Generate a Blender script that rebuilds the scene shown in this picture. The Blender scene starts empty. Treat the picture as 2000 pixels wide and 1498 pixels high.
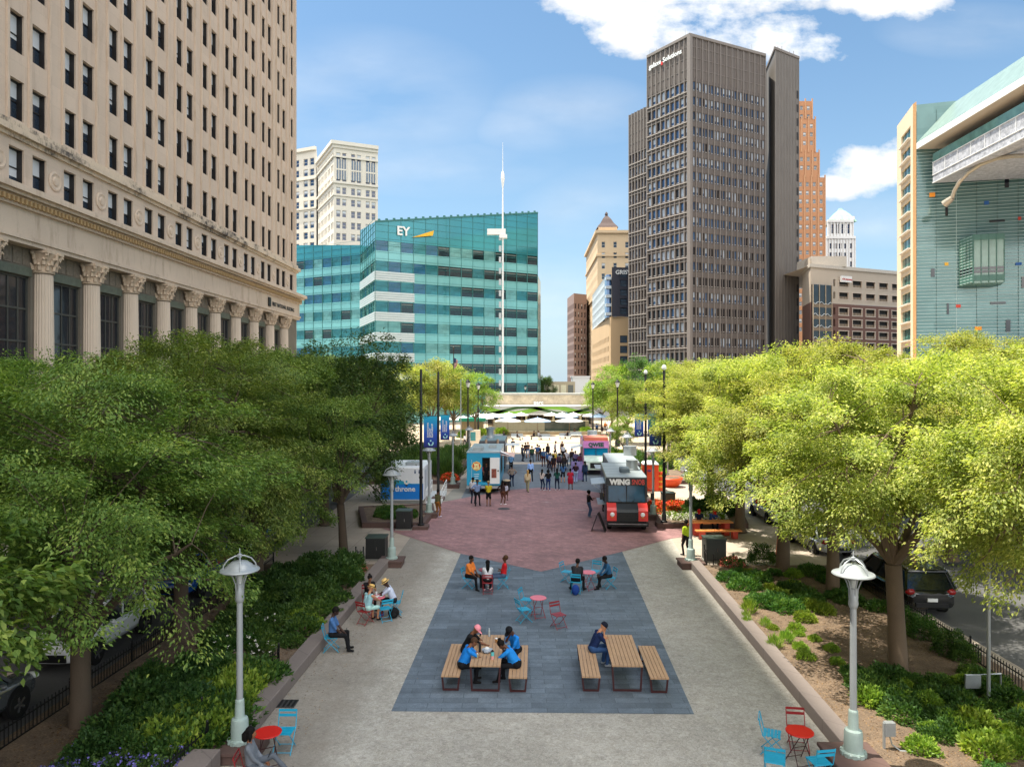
import bpy, bmesh, math, random
import numpy as np
from mathutils import Vector, Matrix, Quaternion
R = math.radians
random.seed(7); RNG = np.random.default_rng(7)
SC = bpy.context.scene
COL = SC.collection
# ---------------- camera ----------------
F, CX, HY, CAMZ = 1387.0, 1000.0, 748.0, 8.5      # focal length in photo pixels, principal column, horizon row, eye height
cam = bpy.data.cameras.new('camera'); camo = bpy.data.objects.new('camera', cam); COL.objects.link(camo)
cam.sensor_width = 36.0; cam.lens = 36.0*F/2000.0; cam.clip_start = 0.3; cam.clip_end = 5000
camo.location = (0, 0, CAMZ); camo.rotation_euler = (R(90), 0, 0); SC.camera = camo
SC.render.resolution_x = 1024; SC.render.resolution_y = 766
# ---------------- light ----------------
SUN_EL = R(70.0)
SUN_DIR = Vector((-.985*math.cos(SUN_EL), .17*math.cos(SUN_EL), math.sin(SUN_EL))).normalized()
sun = bpy.data.lights.new('sun', 'SUN'); sun.energy = 3.7; sun.angle = R(.5); sun.color = (1, .93, .80)
suno = bpy.data.objects.new('sun', sun); COL.objects.link(suno)
suno.rotation_euler = SUN_DIR.to_track_quat('Z', 'Y').to_euler()
SC.view_settings.view_transform = 'Standard'; SC.view_settings.look = 'None'
SC.view_settings.exposure = 1.38; SC.view_settings.gamma = 1.0
SC.cycles.max_bounces = 6; SC.cycles.transparent_max_bounces = 6; SC.cycles.diffuse_bounces = 3
SC.cycles.sample_clamp_indirect = 8
SC.cycles.use_denoising = True
# ---------------- sky ----------------
W = bpy.data.worlds.new('World'); SC.world = W; W.use_nodes = True
nt = W.node_tree; N = nt.nodes; L = nt.links
for n in list(N): N.remove(n)
def wn(t, **k):
    n = N.new(t)
    for a, b in k.items(): setattr(n, a, b)
    return n
def wm(op, a, b=None, c=None, clamp=False):
    n = N.new('ShaderNodeMath'); n.operation = op; n.use_clamp = clamp
    for i, v in enumerate((a, b, c)):
        if v is None: continue
        if isinstance(v, (int, float)): n.inputs[i].default_value = v
        else: L.new(v, n.inputs[i])
    return n.outputs[0]
sky = wn('ShaderNodeTexSky', sky_type='NISHITA', sun_disc=False, sun_elevation=SUN_EL, sun_rotation=R(-80), altitude=200, air_density=1.0, dust_density=1.2, ozone_density=2.0)
tc = wn('ShaderNodeTexCoord'); sep = wn('ShaderNodeSeparateXYZ'); L.new(tc.outputs['Generated'], sep.inputs[0])
sx, sy, sz = sep.outputs
ysafe = wm('MAXIMUM', wm('ABSOLUTE', sy), .05)
u = wm('DIVIDE', sx, ysafe); v = wm('DIVIDE', sz, ysafe)
front = wm('GREATER_THAN', sy, 0.0)
cmb = wn('ShaderNodeCombineXYZ'); L.new(u, cmb.inputs[0]); L.new(v, cmb.inputs[1]); L.new(front, cmb.inputs[2])
noi = wn('ShaderNodeTexNoise'); noi.inputs['Scale'].default_value = 9; noi.inputs['Detail'].default_value = 9; noi.inputs['Roughness'].default_value = .62
mp = wn('ShaderNodeMapping'); mp.inputs['Scale'].default_value = (1, 1.5, 1); L.new(cmb.outputs[0], mp.inputs[0]); L.new(mp.outputs[0], noi.inputs['Vector'])
nz = noi.outputs['Fac']
def blob(px, py, rx, ry):
    a = wm('DIVIDE', wm('SUBTRACT', u, (px-CX)/F), rx/F); b = wm('DIVIDE', wm('SUBTRACT', v, (HY-py)/F), ry/F)
    d = wm('ADD', wm('MULTIPLY', a, a), wm('MULTIPLY', b, b))
    return wm('SUBTRACT', 1.0, d, clamp=True)
acc = None
for b in [(1190, 10, 150, 70), (1230, 60, 110, 60), (1370, 50, 150, 85), (1520, 75, 130, 62), (1600, 90, 70, 40), (1740, -5, 160, 55), (1400, -30, 340, 70), (1700, 335, 110, 62), (1640, 362, 72, 34), (1752, 318, 60, 60), (1850, 330, 120, 60)]:
    o = blob(*b); acc = o if acc is None else wm('MAXIMUM', acc, o)
thick = wm('MULTIPLY_ADD', wm('SUBTRACT', nz, .52), 3.1, acc)
dens = wm('MULTIPLY', wm('MULTIPLY', wm('SUBTRACT', thick, .25), 1.9, clamp=True), wm('MULTIPLY', acc, 7.0, clamp=True))
wis = None
for b in [(1120, 215, 190, 75), (1030, 250, 120, 60), (700, 200, 300, 160), (1080, 560, 120, 170), (1150, 420, 150, 100), (1700, 430, 160, 60), (860, 330, 260, 60), (1900, 60, 200, 60)]:
    o = blob(*b); wis = o if wis is None else wm('MAXIMUM', wis, o)
noi2 = wn('ShaderNodeTexNoise'); noi2.inputs['Scale'].default_value = 5; noi2.inputs['Detail'].default_value = 6
mp2 = wn('ShaderNodeMapping'); mp2.inputs['Scale'].default_value = (.8, 2.4, 1); L.new(cmb.outputs[0], mp2.inputs[0]); L.new(mp2.outputs[0], noi2.inputs['Vector'])
wd = wm('MULTIPLY', wm('MULTIPLY', wis, wm('SUBTRACT', noi2.outputs['Fac'], .32), clamp=True), 1.5, clamp=True)
above = wm('GREATER_THAN', sz, 0.0)
dens = wm('MULTIPLY', wm('MAXIMUM', dens, wm('MULTIPLY', wd, .5)), above)
hz = wm('POWER', wm('SUBTRACT', 1.0, wm('ABSOLUTE', sz), clamp=True), 5.0)
mxh = wn('ShaderNodeMix', data_type='RGBA'); L.new(wm('MULTIPLY', hz, .85), mxh.inputs[0]); tint = wn('ShaderNodeMix', data_type='RGBA', blend_type='MULTIPLY'); tint.inputs[0].default_value = 1; L.new(sky.outputs[0], tint.inputs[6]); tint.inputs[7].default_value = (.60, .74, .745, 1)
L.new(tint.outputs[2], mxh.inputs[6]); mxh.inputs[7].default_value = (2.5, 3.15, 3.65, 1)
shade = wm('MULTIPLY_ADD', nz, -.7, 1.32)
ccol = wn('ShaderNodeCombineXYZ')
for i, c in enumerate((4.4, 4.45, 4.5)): L.new(wm('MULTIPLY', shade, c), ccol.inputs[i])
mxc = wn('ShaderNodeMix', data_type='RGBA'); L.new(dens, mxc.inputs[0]); L.new(mxh.outputs[2], mxc.inputs[6]); L.new(ccol.outputs[0], mxc.inputs[7])
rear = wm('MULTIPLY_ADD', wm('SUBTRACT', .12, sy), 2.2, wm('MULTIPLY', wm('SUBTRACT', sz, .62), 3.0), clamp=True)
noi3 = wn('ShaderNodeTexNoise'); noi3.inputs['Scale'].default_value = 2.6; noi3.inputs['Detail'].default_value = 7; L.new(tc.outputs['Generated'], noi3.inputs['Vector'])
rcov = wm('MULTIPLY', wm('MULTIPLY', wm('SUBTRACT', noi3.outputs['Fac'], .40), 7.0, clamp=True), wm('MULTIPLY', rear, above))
mxr = wn('ShaderNodeMix', data_type='RGBA'); L.new(rcov, mxr.inputs[0]); L.new(mxc.outputs[2], mxr.inputs[6]); mxr.inputs[7].default_value = (13.0, 12.6, 12.2, 1)  # unseen bright cloud cover behind and overhead, added as fill light
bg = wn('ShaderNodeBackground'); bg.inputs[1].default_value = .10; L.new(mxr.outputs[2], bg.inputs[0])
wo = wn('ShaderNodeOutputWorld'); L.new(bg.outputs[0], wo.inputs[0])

# ---------------- helpers ----------------
def G(px, py, z=0.0):
    """photo pixel -> point on the horizontal plane z"""
    Y = F*(CAMZ-z)/(py-HY); return Vector(((px-CX)/F*Y, Y, z))
def ZY(py, Y): return CAMZ+(HY-py)/F*Y
def XY(px, Y): return (px-CX)/F*Y
def lin(h):
    h = h.lstrip('#'); o = []
    if len(h) == 3: h = ''.join(c*2 for c in h)
    for i in (0, 2, 4):
        c = int(h[i:i+2], 16)/255.0; o.append(c/12.92 if c <= .04045 else ((c+.055)/1.055)**2.4)
    return tuple(o)+(1,)
class MB:
    def __init__(s): s.v = []; s.f = []; s.m = []
    def add(s, vs, fs, mi=0, M=None):
        n = len(s.v)
        if M is not None: vs = [tuple(M @ Vector(p)) for p in vs]
        s.v += [tuple(p) for p in vs]; s.f += [tuple(i+n for i in f) for f in fs]
        s.m += (mi if isinstance(mi, list) else [mi]*len(fs)); return s
    def quad(s, a, b, c, d, mi=0): return s.add([a, b, c, d], [(0, 1, 2, 3)], mi)
    def box(s, c, d, mi=0, rz=0, M=None, taper=1.0):
        x, y, z = [k/2 for k in d]; t = taper
        vs = [(-x, -y, -z), (x, -y, -z), (x, y, -z), (-x, y, -z), (-x*t, -y*t, z), (x*t, -y*t, z), (x*t, y*t, z), (-x*t, y*t, z)]
        T = Matrix.Translation(c) @ Matrix.Rotation(rz, 4, 'Z')
        if M is not None: T = M @ T
        return s.add(vs, [(3, 2, 1, 0), (4, 5, 6, 7), (0, 1, 5, 4), (1, 2, 6, 5), (2, 3, 7, 6), (3, 0, 4, 7)], mi, T)
    def b2(s, x0, x1, y0, y1, z0, z1, mi=0): return s.box(((x0+x1)/2, (y0+y1)/2, (z0+z1)/2), (abs(x1-x0), abs(y1-y0), abs(z1-z0)), mi)
    def bar(s, p, q, w, h, mi=0):
        p, q = Vector(p), Vector(q); d = q-p; l = d.length
        if l < 1e-6: return s
        z = d.normalized(); up = Vector((0, 0, 1)) if abs(z.z) < .95 else Vector((0, 1, 0))
        x = up.cross(z).normalized(); y = z.cross(x)
        M = Matrix((x, y, z)).transposed().to_4x4(); M.translation = (p+q)/2
        return s.box((0, 0, 0), (w, h, l), mi, M=M)
    def tube(s, pts, rs, n=8, mi=0, caps=True, flat=1.0):
        pts = [Vector(p) for p in pts]
        if isinstance(rs, (int, float)): rs = [rs]*len(pts)
        vs = []; fs = []; up = None
        for i, p in enumerate(pts):
            d = (pts[min(i+1, len(pts)-1)]-pts[max(i-1, 0)])
            d = d.normalized() if d.length > 1e-9 else Vector((0, 0, 1))
            if up is None: up = Vector((1, 0, 0)) if abs(d.x) < .8 else Vector((0, 1, 0))
            x = up.cross(d)
            x = x.normalized() if x.length > 1e-6 else Vector((1, 0, 0)); y = d.cross(x); up = y.cross(x)*-1 if False else up
            for k in range(n):
                a = 2*math.pi*k/n; vs.append(p+(x*math.cos(a)+y*math.sin(a)*flat)*rs[i])
        for i in range(len(pts)-1):
            for k in range(n):
                k2 = (k+1) % n; fs.append((i*n+k, i*n+k2, (i+1)*n+k2, (i+1)*n+k))
        if caps: fs.append(tuple(range(n-1, -1, -1))); fs.append(tuple((len(pts)-1)*n+k for k in range(n)))
        return s.add(vs, fs, mi)
    def lathe(s, prof, n=16, c=(0, 0, 0), mi=0, flute=0, M=None):
        vs = []; fs = []
        for (r, z) in prof:
            for k in range(n):
                a = 2*math.pi*k/n; rr = r*(1-flute*(k % 2)); vs.append((c[0]+rr*math.cos(a), c[1]+rr*math.sin(a), c[2]+z))
        m = len(prof)
        for i in range(m-1):
            for k in range(n):
                k2 = (k+1) % n; fs.append((i*n+k, i*n+k2, (i+1)*n+k2, (i+1)*n+k))
        fs.append(tuple(range(n-1, -1, -1))); fs.append(tuple((m-1)*n+k for k in range(n)))
        return s.add(vs, fs, mi, M)
    def prism(s, poly, z0, z1, mi=0, mtop=None):
        n = len(poly); vs = [(p[0], p[1], z0) for p in poly]+[(p[0], p[1], z1) for p in poly]
        fs = [tuple(range(n-1, -1, -1)), tuple(range(n, 2*n))]+[(i, (i+1) % n, n+(i+1) % n, n+i) for i in range(n)]
        return s.add(vs, fs, [mi, mi if mtop is None else mtop]+[mi]*n)
    def ell(s, c, r, n=10, m=7, mi=0, M=None):
        vs = [(0, 0, -1)]; fs = []
        for i in range(1, m):
            a = -math.pi/2+math.pi*i/m
            for k in range(n): b = 2*math.pi*k/n; vs.append((math.cos(a)*math.cos(b), math.cos(a)*math.sin(b), math.sin(a)))
        vs.append((0, 0, 1)); t = len(vs)-1
        for k in range(n): fs.append((0, 1+(k+1) % n, 1+k)); fs.append((t, 1+(m-2)*n+k, 1+(m-2)*n+(k+1) % n))
        for i in range(m-2):
            for k in range(n): k2 = (k+1) % n; fs.append((1+i*n+k, 1+i*n+k2, 1+(i+1)*n+k2, 1+(i+1)*n+k))
        T = Matrix.Translation(c)
        if M is not None: T = T @ M
        return s.add(vs, fs, mi, T @ Matrix.Diagonal((r[0], r[1], r[2], 1)))
    def mesh(s, name, mats, smooth=False):
        me = bpy.data.meshes.new(name); me.from_pydata(s.v, [], s.f)
        for m in (mats if isinstance(mats, (list, tuple)) else [mats]): me.materials.append(m)
        if any(s.m): me.polygons.foreach_set('material_index', s.m)
        if smooth:
            me.polygons.foreach_set('use_smooth', [True]*len(s.f))
            try: me.set_sharp_from_angle(angle=R(38))
            except Exception: pass
        me.update(); return me
    def build(s, name, mats, parent=None, smooth=False, loc=None, rz=0): return obj(name, s.mesh(name, mats, smooth), parent, loc, rz)
def obj(name, me, parent=None, loc=None, rz=0):
    o = bpy.data.objects.new(name, me); COL.objects.link(o)
    if parent is not None: o.parent = parent
    if loc is not None: o.location = loc
    if rz: o.rotation_euler = (0, 0, rz)
    return o
def tag(o, label, cat=None, group=None, kind=None):
    if label: o['label'] = label
    if cat: o['category'] = cat
    if group: o['group'] = group
    if kind: o['kind'] = kind
    return o
def thing(name, label, cat, loc=(0, 0, 0), rz=0, group=None):
    o = bpy.data.objects.new(name, None); COL.objects.link(o); o.location = loc; o.rotation_euler = (0, 0, rz); o.empty_display_size = .3
    return tag(o, label, cat, group)
KIDS = {}
def kids_of(o):
    return [c for c in o.children]
def dup(root, loc=None, rz=None, label=None, group=None, parent=None):
    r = root.copy(); COL.objects.link(r)
    if parent is not None: r.parent = parent
    if loc is not None: r.location = loc
    if rz is not None: r.rotation_euler = (0, 0, rz)
    if label: r['label'] = label
    if group: r['group'] = group
    for c in kids_of(root): dup(c, parent=r)
    return r
def structure(name, mb, m, label=None):
    o = mb.build(name, m); o['kind'] = 'structure'; o['label'] = label or name.replace('_', ' '); return o

# ---------------- materials ----------------
class NM:
    def __init__(s, name):
        s.m = bpy.data.materials.new(name); s.m.use_nodes = True; s.t = s.m.node_tree; s.b = s.t.nodes['Principled BSDF']; s.tc = None
    def n(s, t, ins=None, **k):
        n = s.t.nodes.new(t)
        for a, b in k.items(): setattr(n, a, b)
        for a, b in (ins or {}).items(): s.put(n.inputs[a], b)
        return n
    def put(s, sock, v):
        if hasattr(v, 'node'): s.t.links.new(v, sock)
        else: sock.default_value = v
    def co(s):
        if s.tc is None: s.tc = s.n('ShaderNodeTexCoord')
        return s.tc.outputs['Object']
    def noise(s, scale, detail=4, rough=.6, vec=None, dist=0): return s.n('ShaderNodeTexNoise', {'Vector': vec or s.co(), 'Scale': scale, 'Detail': detail, 'Roughness': rough, 'Distortion': dist}).outputs['Fac']
    def math(s, op, a, b=None, c=None, clamp=False):
        n = s.n('ShaderNodeMath', operation=op, use_clamp=clamp)
        for i, v in enumerate((a, b, c)):
            if v is not None: s.put(n.inputs[i], v)
        return n.outputs[0]
    def mix(s, f, a, b, blend='MIX'):
        n = s.n('ShaderNodeMix', data_type='RGBA', blend_type=blend); s.put(n.inputs[0], f); s.put(n.inputs[6], a); s.put(n.inputs[7], b); return n.outputs[2]
    def ramp(s, f, stops):
        n = s.n('ShaderNodeValToRGB', {'Fac': f}); e = n.color_ramp.elements
        while len(e) < len(stops): e.new(.5)
        for i, (p, c) in enumerate(stops): e[i].position = p; e[i].color = c
        return n.outputs[0]
    def base(s, c): s.put(s.b.inputs['Base Color'], c)
    def rough(s, r): s.put(s.b.inputs['Roughness'], r)
    def bump(s, h, st=.3, d=.02): s.put(s.b.inputs['Normal'], s.n('ShaderNodeBump', {'Height': h, 'Strength': st, 'Distance': d}).outputs[0])
def shade(c, k): return tuple(min(1, x*k) for x in c[:3])+(1,)
def M_(name, col, rough=.6, var=.18, scale=3.0, bump=0.0, metal=0.0, spec=.5, coat=0.0, fine=None):
    """plain procedural material: base colour with two octaves of noise variation"""
    c = lin(col) if isinstance(col, str) else col
    k = NM(name); n1 = k.noise(scale, 5, .65); n2 = k.noise(fine or scale*9, 3, .6)
    f = k.math('ADD', k.math('MULTIPLY', n1, .6), k.math('MULTIPLY', n2, .4))
    k.base(k.ramp(f, [(.25, shade(c, 1-var*1.6)), (.75, shade(c, 1+var*1.3))]))
    k.rough(k.math('MULTIPLY_ADD', n2, .16, rough-.08)); k.b.inputs['Metallic'].default_value = metal
    k.b.inputs['Specular IOR Level'].default_value = spec; k.b.inputs['Coat Weight'].default_value = coat
    if bump: k.bump(n2, bump, .02)
    return k.m
def stone_mat(name, col, var=.12, stain=.35, sc=1.0, block=None, grout=.75):
    c = lin(col); k = NM(name); co = k.co()
    st = k.n('ShaderNodeMapping', {'Vector': co, 'Scale': (1.2*sc, 1.2*sc, .22*sc)}).outputs[0]
    streak = k.noise(1.0, 6, .7, st); big = k.noise(.25*sc, 4, .6); fine = k.noise(14*sc, 3, .6)
    col1 = k.ramp(k.math('ADD', k.math('MULTIPLY', big, .6), k.math('MULTIPLY', fine, .4)), [(.3, shade(c, 1-var)), (.7, shade(c, 1+var))])
    f = k.math('MULTIPLY', k.math('SUBTRACT', streak, .52, clamp=True), stain*4, clamp=True)
    col2 = k.mix(f, col1, shade((c[0]*.55, c[1]*.5, c[2]*.45), 1))
    if block:
        bx, bz = block; sp = k.n('ShaderNodeSeparateXYZ', {0: co}); h = k.math('ADD', sp.outputs[0], sp.outputs[1])
        cb = k.n('ShaderNodeCombineXYZ', {0: h, 1: sp.outputs[2]}).outputs[0]
        br = k.n('ShaderNodeTexBrick', {'Vector': cb, 'Scale': 1.0, 'Brick Width': bx, 'Row Height': bz, 'Mortar Size': .02, 'Color1': (1, 1, 1, 1), 'Color2': (.93, .93, .93, 1), 'Mortar': (grout, grout, grout, 1)})
        col2 = k.mix(1.0, col2, br.outputs[0], 'MULTIPLY')
    k.base(col2); k.rough(.85); k.bump(fine, .25, .02); return k.m
def glass_mat(name, col, rough=.06, spec=.8, var=.25, metal=0.0, sc=.6):
    c = lin(col) if isinstance(col, str) else col
    k = NM(name); n1 = k.noise(sc, 3, .6)
    k.base(k.ramp(n1, [(.3, shade(c, 1-var)), (.7, shade(c, 1+var))])); k.rough(rough)
    k.b.inputs['Specular IOR Level'].default_value = spec; k.b.inputs['Metallic'].default_value = metal
    k.bump(k.noise(.9, 2, .5), .04, .05)
    return k.m
def metal_mat(name, col, rough=.4, metal=.6): return M_(name, col, rough, .1, 2.0, .05, metal)
MAT = {}
def P(name, *a, **k):
    if name not in MAT: MAT[name] = M_(name, *a, **k)
    return MAT[name]
_cache = {}
def cloth(col):
    if col not in _cache: _cache[col] = M_('cloth_'+str(len(_cache)), col, .85, .14, 8.0, .15, spec=.2, fine=60)
    return _cache[col]
def skinm(col):
    k = 's'+col
    if k not in _cache: _cache[k] = M_('skin_'+str(len(_cache)), col, .5, .08, 20.0, spec=.35)
    return _cache[k]
BLACKM = P('black_metal', '#1b1c1d', .45, metal=.3); DARKR = P('dark_rubber', '#161616', .8)
WHITE = P('white_paint', '#e2e4e3', .4, var=.06); CHROME = P('chrome', '#c8cacc', .22, metal=.9)
GALV = P('galvanised_steel', '#aab0b2', .42, var=.1, metal=.55)
GLASSD = glass_mat('dark_glass', '#10161b', .05)

def text_mesh(s, size, mat, depth=.01, align='CENTER', bold=0.0, spacing=1.0):
    cu = bpy.data.curves.new('txt', 'FONT'); cu.body = s; cu.size = size; cu.extrude = depth; cu.align_x = align; cu.offset = bold; cu.resolution_u = 2
    cu.space_character = spacing
    to = bpy.data.objects.new('txt', cu); COL.objects.link(to); bpy.context.view_layer.update()
    me = bpy.data.meshes.new_from_object(to.evaluated_get(bpy.context.evaluated_depsgraph_get()))
    bpy.data.objects.remove(to); me.materials.clear(); me.materials.append(mat); return me
def put_text(s, size, mat, parent, pos, t=(1, 0, 0), up=(0, 0, 1), name='lettering', fit=None, **k):
    me = text_mesh(s, size, mat, **k)
    if fit: xs = [v.co.x for v in me.vertices]; me.transform(Matrix.Scale(fit/(max(xs)-min(xs)), 4, (1, 0, 0)))
    o = obj(name, me, parent)
    t = Vector(t).normalized(); up = Vector(up).normalized(); n = t.cross(up)
    M = Matrix((t, up, n)).transposed().to_4x4(); M.translation = Vector(pos); o.matrix_local = M; return o
# ================= ground, paving, kerbs =================
def LX(Y): return -6.83+.0346*Y
def RX(Y): return 6.82+.042*Y
def paver(name, col, bw, rh, rot=0, var=.2, mortar=.7, scale=1.0, msize=.012, rough=.8, blotch=.25, spots=0):
    c = lin(col); k = NM(name); co = k.co()
    mp = k.n('ShaderNodeMapping', {'Vector': co, 'Rotation': (0, 0, rot)}).outputs[0]
    br = k.n('ShaderNodeTexBrick', {'Vector': mp, 'Scale': 1.0, 'Brick Width': bw, 'Row Height': rh, 'Mortar Size': msize, 'Mortar Smooth': .3,
        'Color1': shade(c, 1-var), 'Color2': shade(c, 1+var), 'Mortar': shade(c, mortar)}, offset=.43)
    big = k.noise(.35, 6, .65); fine = k.noise(30, 3, .7)
    a = k.mix(1.0, br.outputs[0], k.ramp(big, [(.3, (1-blotch,)*3+(1,)), (.7, (1+blotch,)*3+(1,))]), 'MULTIPLY')
    a = k.mix(1.0, a, k.ramp(fine, [(.3, (.76,)*3+(1,)), (.7, (1.22,)*3+(1,))]), 'MULTIPLY'); st = k.noise(1.7, 7, .75, dist=.8); a = k.mix(1.0, a, k.ramp(st, [(.35, (.78, .78, .79, 1)), (.62, (1.1,)*3+(1,))]), 'MULTIPLY')
    if spots:
        sp = k.noise(.55, 8, .72, dist=.6); f = k.math('MULTIPLY', k.math('SUBTRACT', sp, .62, clamp=True), 5*spots, clamp=True)
        a = k.mix(f, a, (.5, .48, .46, 1))
    k.base(a); k.rough(k.math('MULTIPLY_ADD', big, .3, rough-.2)); k.bump(br.outputs['Fac'], -.25, .01); return k.m
def gravel_mat():
    k = NM('gravel'); c = lin('#a6a39c')
    f1 = k.noise(60, 2, .8); f2 = k.noise(9, 6, .75, dist=1.2); f3 = k.noise(.35, 6, .65); f4 = k.noise(2.2, 6, .7, dist=.5)
    a = k.ramp(f1, [(.2, shade(c, .62)), (.5, c), (.85, shade(c, 1.55))])
    a = k.mix(1.0, a, k.ramp(f2, [(.32, (.66, .66, .65, 1)), (.68, (1.28, 1.28, 1.27, 1))]), 'MULTIPLY')
    a = k.mix(1.0, a, k.ramp(f4, [(.3, (.86, .84, .8, 1)), (.7, (1.1, 1.1, 1.1, 1))]), 'MULTIPLY')
    # gravel colour turns darker and browner towards the left kerb
    sp = k.n('ShaderNodeSeparateXYZ', {0: k.co()}); line = k.math('SUBTRACT', sp.outputs[0], k.math('MULTIPLY', sp.outputs[1], .0346))
    ed = k.math('MULTIPLY', k.math('SUBTRACT', k.math('ADD', -5.0, k.math('MULTIPLY', k.noise(.8, 5, .6), 1.4)), line), 1.1, clamp=True)
    a = k.mix(k.math('MULTIPLY', ed, .55), a, (.17, .14, .11, 1))
    a = k.mix(1.0, a, k.ramp(f3, [(.3, (.84, .84, .84, 1)), (.7, (1.12, 1.12, 1.12, 1))]), 'MULTIPLY')
    sp2 = k.noise(1.1, 8, .75, dist=1.0); a = k.mix(k.math('MULTIPLY', k.math('SUBTRACT', sp2, .6, clamp=True), 3.2, clamp=True), a, (.16, .15, .14, 1))
    k.base(a); k.rough(.92); k.bump(f1, .5, .02); return k.m
def conc_mat(name, col, joint=1.5, rot=0.0, var=.14):
    c = lin(col); k = NM(name); co = k.co()
    mp = k.n('ShaderNodeMapping', {'Vector': co, 'Rotation': (0, 0, rot)}).outputs[0]
    br = k.n('ShaderNodeTexBrick', {'Vector': mp, 'Scale': 1.0, 'Brick Width': joint, 'Row Height': joint, 'Mortar Size': .012, 'Color1': shade(c, .95), 'Color2': shade(c, 1.05), 'Mortar': shade(c, .55)}, offset=0)
    big = k.noise(.5, 6, .65); fine = k.noise(25, 3, .7)
    a = k.mix(1.0, br.outputs[0], k.ramp(big, [(.3, (1-var,)*3+(1,)), (.7, (1+var,)*3+(1,))]), 'MULTIPLY')
    a = k.mix(1.0, a, k.ramp(fine, [(.3, (.9,)*3+(1,)), (.7, (1.08,)*3+(1,))]), 'MULTIPLY')
    k.base(a); k.rough(.85); k.bump(fine, .2, .01); return k.m
def asphalt_mat():
    k = NM('asphalt'); f1 = k.noise(40, 3, .8); f3 = k.noise(.25, 6, .65)
    a = k.ramp(f1, [(.2, (.06, .06, .062, 1)), (.8, (.13, .13, .13, 1))])
    k.base(k.mix(1.0, a, k.ramp(f3, [(.3, (.8,)*3+(1,)), (.7, (1.2,)*3+(1,))]), 'MULTIPLY')); k.rough(.85); k.bump(f1, .4, .02); return k.m
def soil_mat():
    k = NM('mulch'); f1 = k.noise(22, 5, .8); f2 = k.noise(2.2, 6, .7)
    a = k.ramp(f1, [(.25, (.05, .034, .024, 1)), (.5, (.16, .115, .08, 1)), (.75, (.26, .19, .135, 1))])
    k.base(k.mix(1.0, a, k.ramp(f2, [(.3, (.62,)*3+(1,)), (.7, (1.35, 1.3, 1.2, 1))]), 'MULTIPLY')); k.rough(.95); k.bump(f1, .8, .04); return k.m
M_ASPH, M_GRAV, M_SOIL = asphalt_mat(), gravel_mat(), soil_mat()
M_CONC = conc_mat('concrete', '#a89c8e', 1.6, .035); M_CONCW = conc_mat('plaza_concrete', '#b7a690', 3.0, .035)
M_SLATE = paver('slate_pavers', '#5f6b76', .92, .30, .0, .2, .62, blotch=.2)
M_RED = paver('red_pavers', '#936f6f', .42, .21, R(45), .14, .7, blotch=.22, spots=1)
M_KERB = stone_mat('granite_kerb', '#7a706b', .12, .15, block=(1.6, 1.2)); M_PLINTH = stone_mat('brown_granite', '#5f4a44', .12, .1, block=(1.0, .3))
m = MB(); m.add([(-1500, -400, -.14), (1500, -400, -.14), (1500, 3000, -.14), (-1500, 3000, -.14)], [(0, 1, 2, 3)]); structure('ground', m, M_ASPH, 'grey asphalt city ground reaching the horizon')
m = MB(); m.prism([(-12.0, -6), (14.3, -6), (16.6, 62), (16.6, 88), (-12.0, 88), (-12.0, 40)], -.15, 0); structure('pavement', m, M_CONC, 'pale concrete slab pavement along both sides of the mall')
m = MB(); m.prism([(-60, 88), (70, 88), (70, 176), (-60, 176)], -.15, -.004); structure('plaza', m, M_CONCW, 'sunlit pale plaza beyond the food trucks')
m = MB(); m.prism([(-30.5, -40), (-22.6, -40), (-20.6, 84), (-27.6, 98)], -.15, 0); structure('sidewalk', m, M_CONC, 'shaded sidewalk along the columned building')
m = MB(); m.prism([(46, -20), (90, -20), (120, 150), (60, 175), (48, 88)], -.15, 0); structure('sidewalk', m, M_CONCW, 'pale sidewalk on the far side of the street')
def sheet(name, pts, z, mt, label): m = MB(); m.add([(p[0], p[1], z) for p in pts], [tuple(range(len(pts)))]); return structure(name, m, mt, label)
def gp(*ps): return [tuple(G(*p))[:2] for p in ps]
gr = [(LX(8), 8), (RX(8), 8), (RX(33.2), 33.2)]+gp((1312, 1051), (1215, 1077), (1057, 1116), (900, 1081), (801, 1049))+[(LX(33.2), 33.2)]
sheet('gravel_path', gr, .004, M_GRAV, 'grey gravel walk between the granite kerbs')
sheet('slate_paving', gp((764, 1388), (1356, 1394), (1215, 1076), (1057, 1115), (900, 1080)), .009, M_SLATE, 'blue grey slate paving tapering away under the tables')
sheet('red_paving', gp((745, 1031), (803, 1049), (900, 1080.5), (1057, 1115.5), (1215, 1076.5), (1312, 1050.5), (1390, 1040), (1340, 1030.5), (1286, 1030.5), (1281, 975), (1175, 962), (1130, 956), (1060, 951), (985, 957), (905, 972), (862, 980), (829, 1030.5)), .014, M_RED, 'dull red paver forecourt in front of the food trucks')
M_SLATE2 = paver('slate_setts', '#646c74', 1.2, .4, 0, .08, .85, blotch=.14)
sheet('slate_walk', gp((900, 974), (985, 957), (1060, 951), (1130, 956), (1177, 963), (1170, 889), (1160, 887), (970, 886), (935, 905)), .010, M_SLATE2, 'blue grey paved walk between the rows of food trucks')
sheet('paving_band', [(-3.6, 74.8), (7.6, 74.8), (7.6, 76.6), (-3.6, 76.6)], .014, M_CONC, 'pale concrete band crossing the slate walk')
sheet('paving_band', gp((862, 978), (912, 926), (935, 905), (900, 974)), .006, conc_mat('grey_concrete', '#8d8a80', 1.2, .5), 'grey concrete strip beside the blue food truck')
sheet('crosswalk', [(-20, 101), (30, 101), (30, 101.5), (-20, 101.5)], .004, P('road_line', '#8a5a48', .8), 'brown inlaid line crossing the pale plaza')
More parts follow.
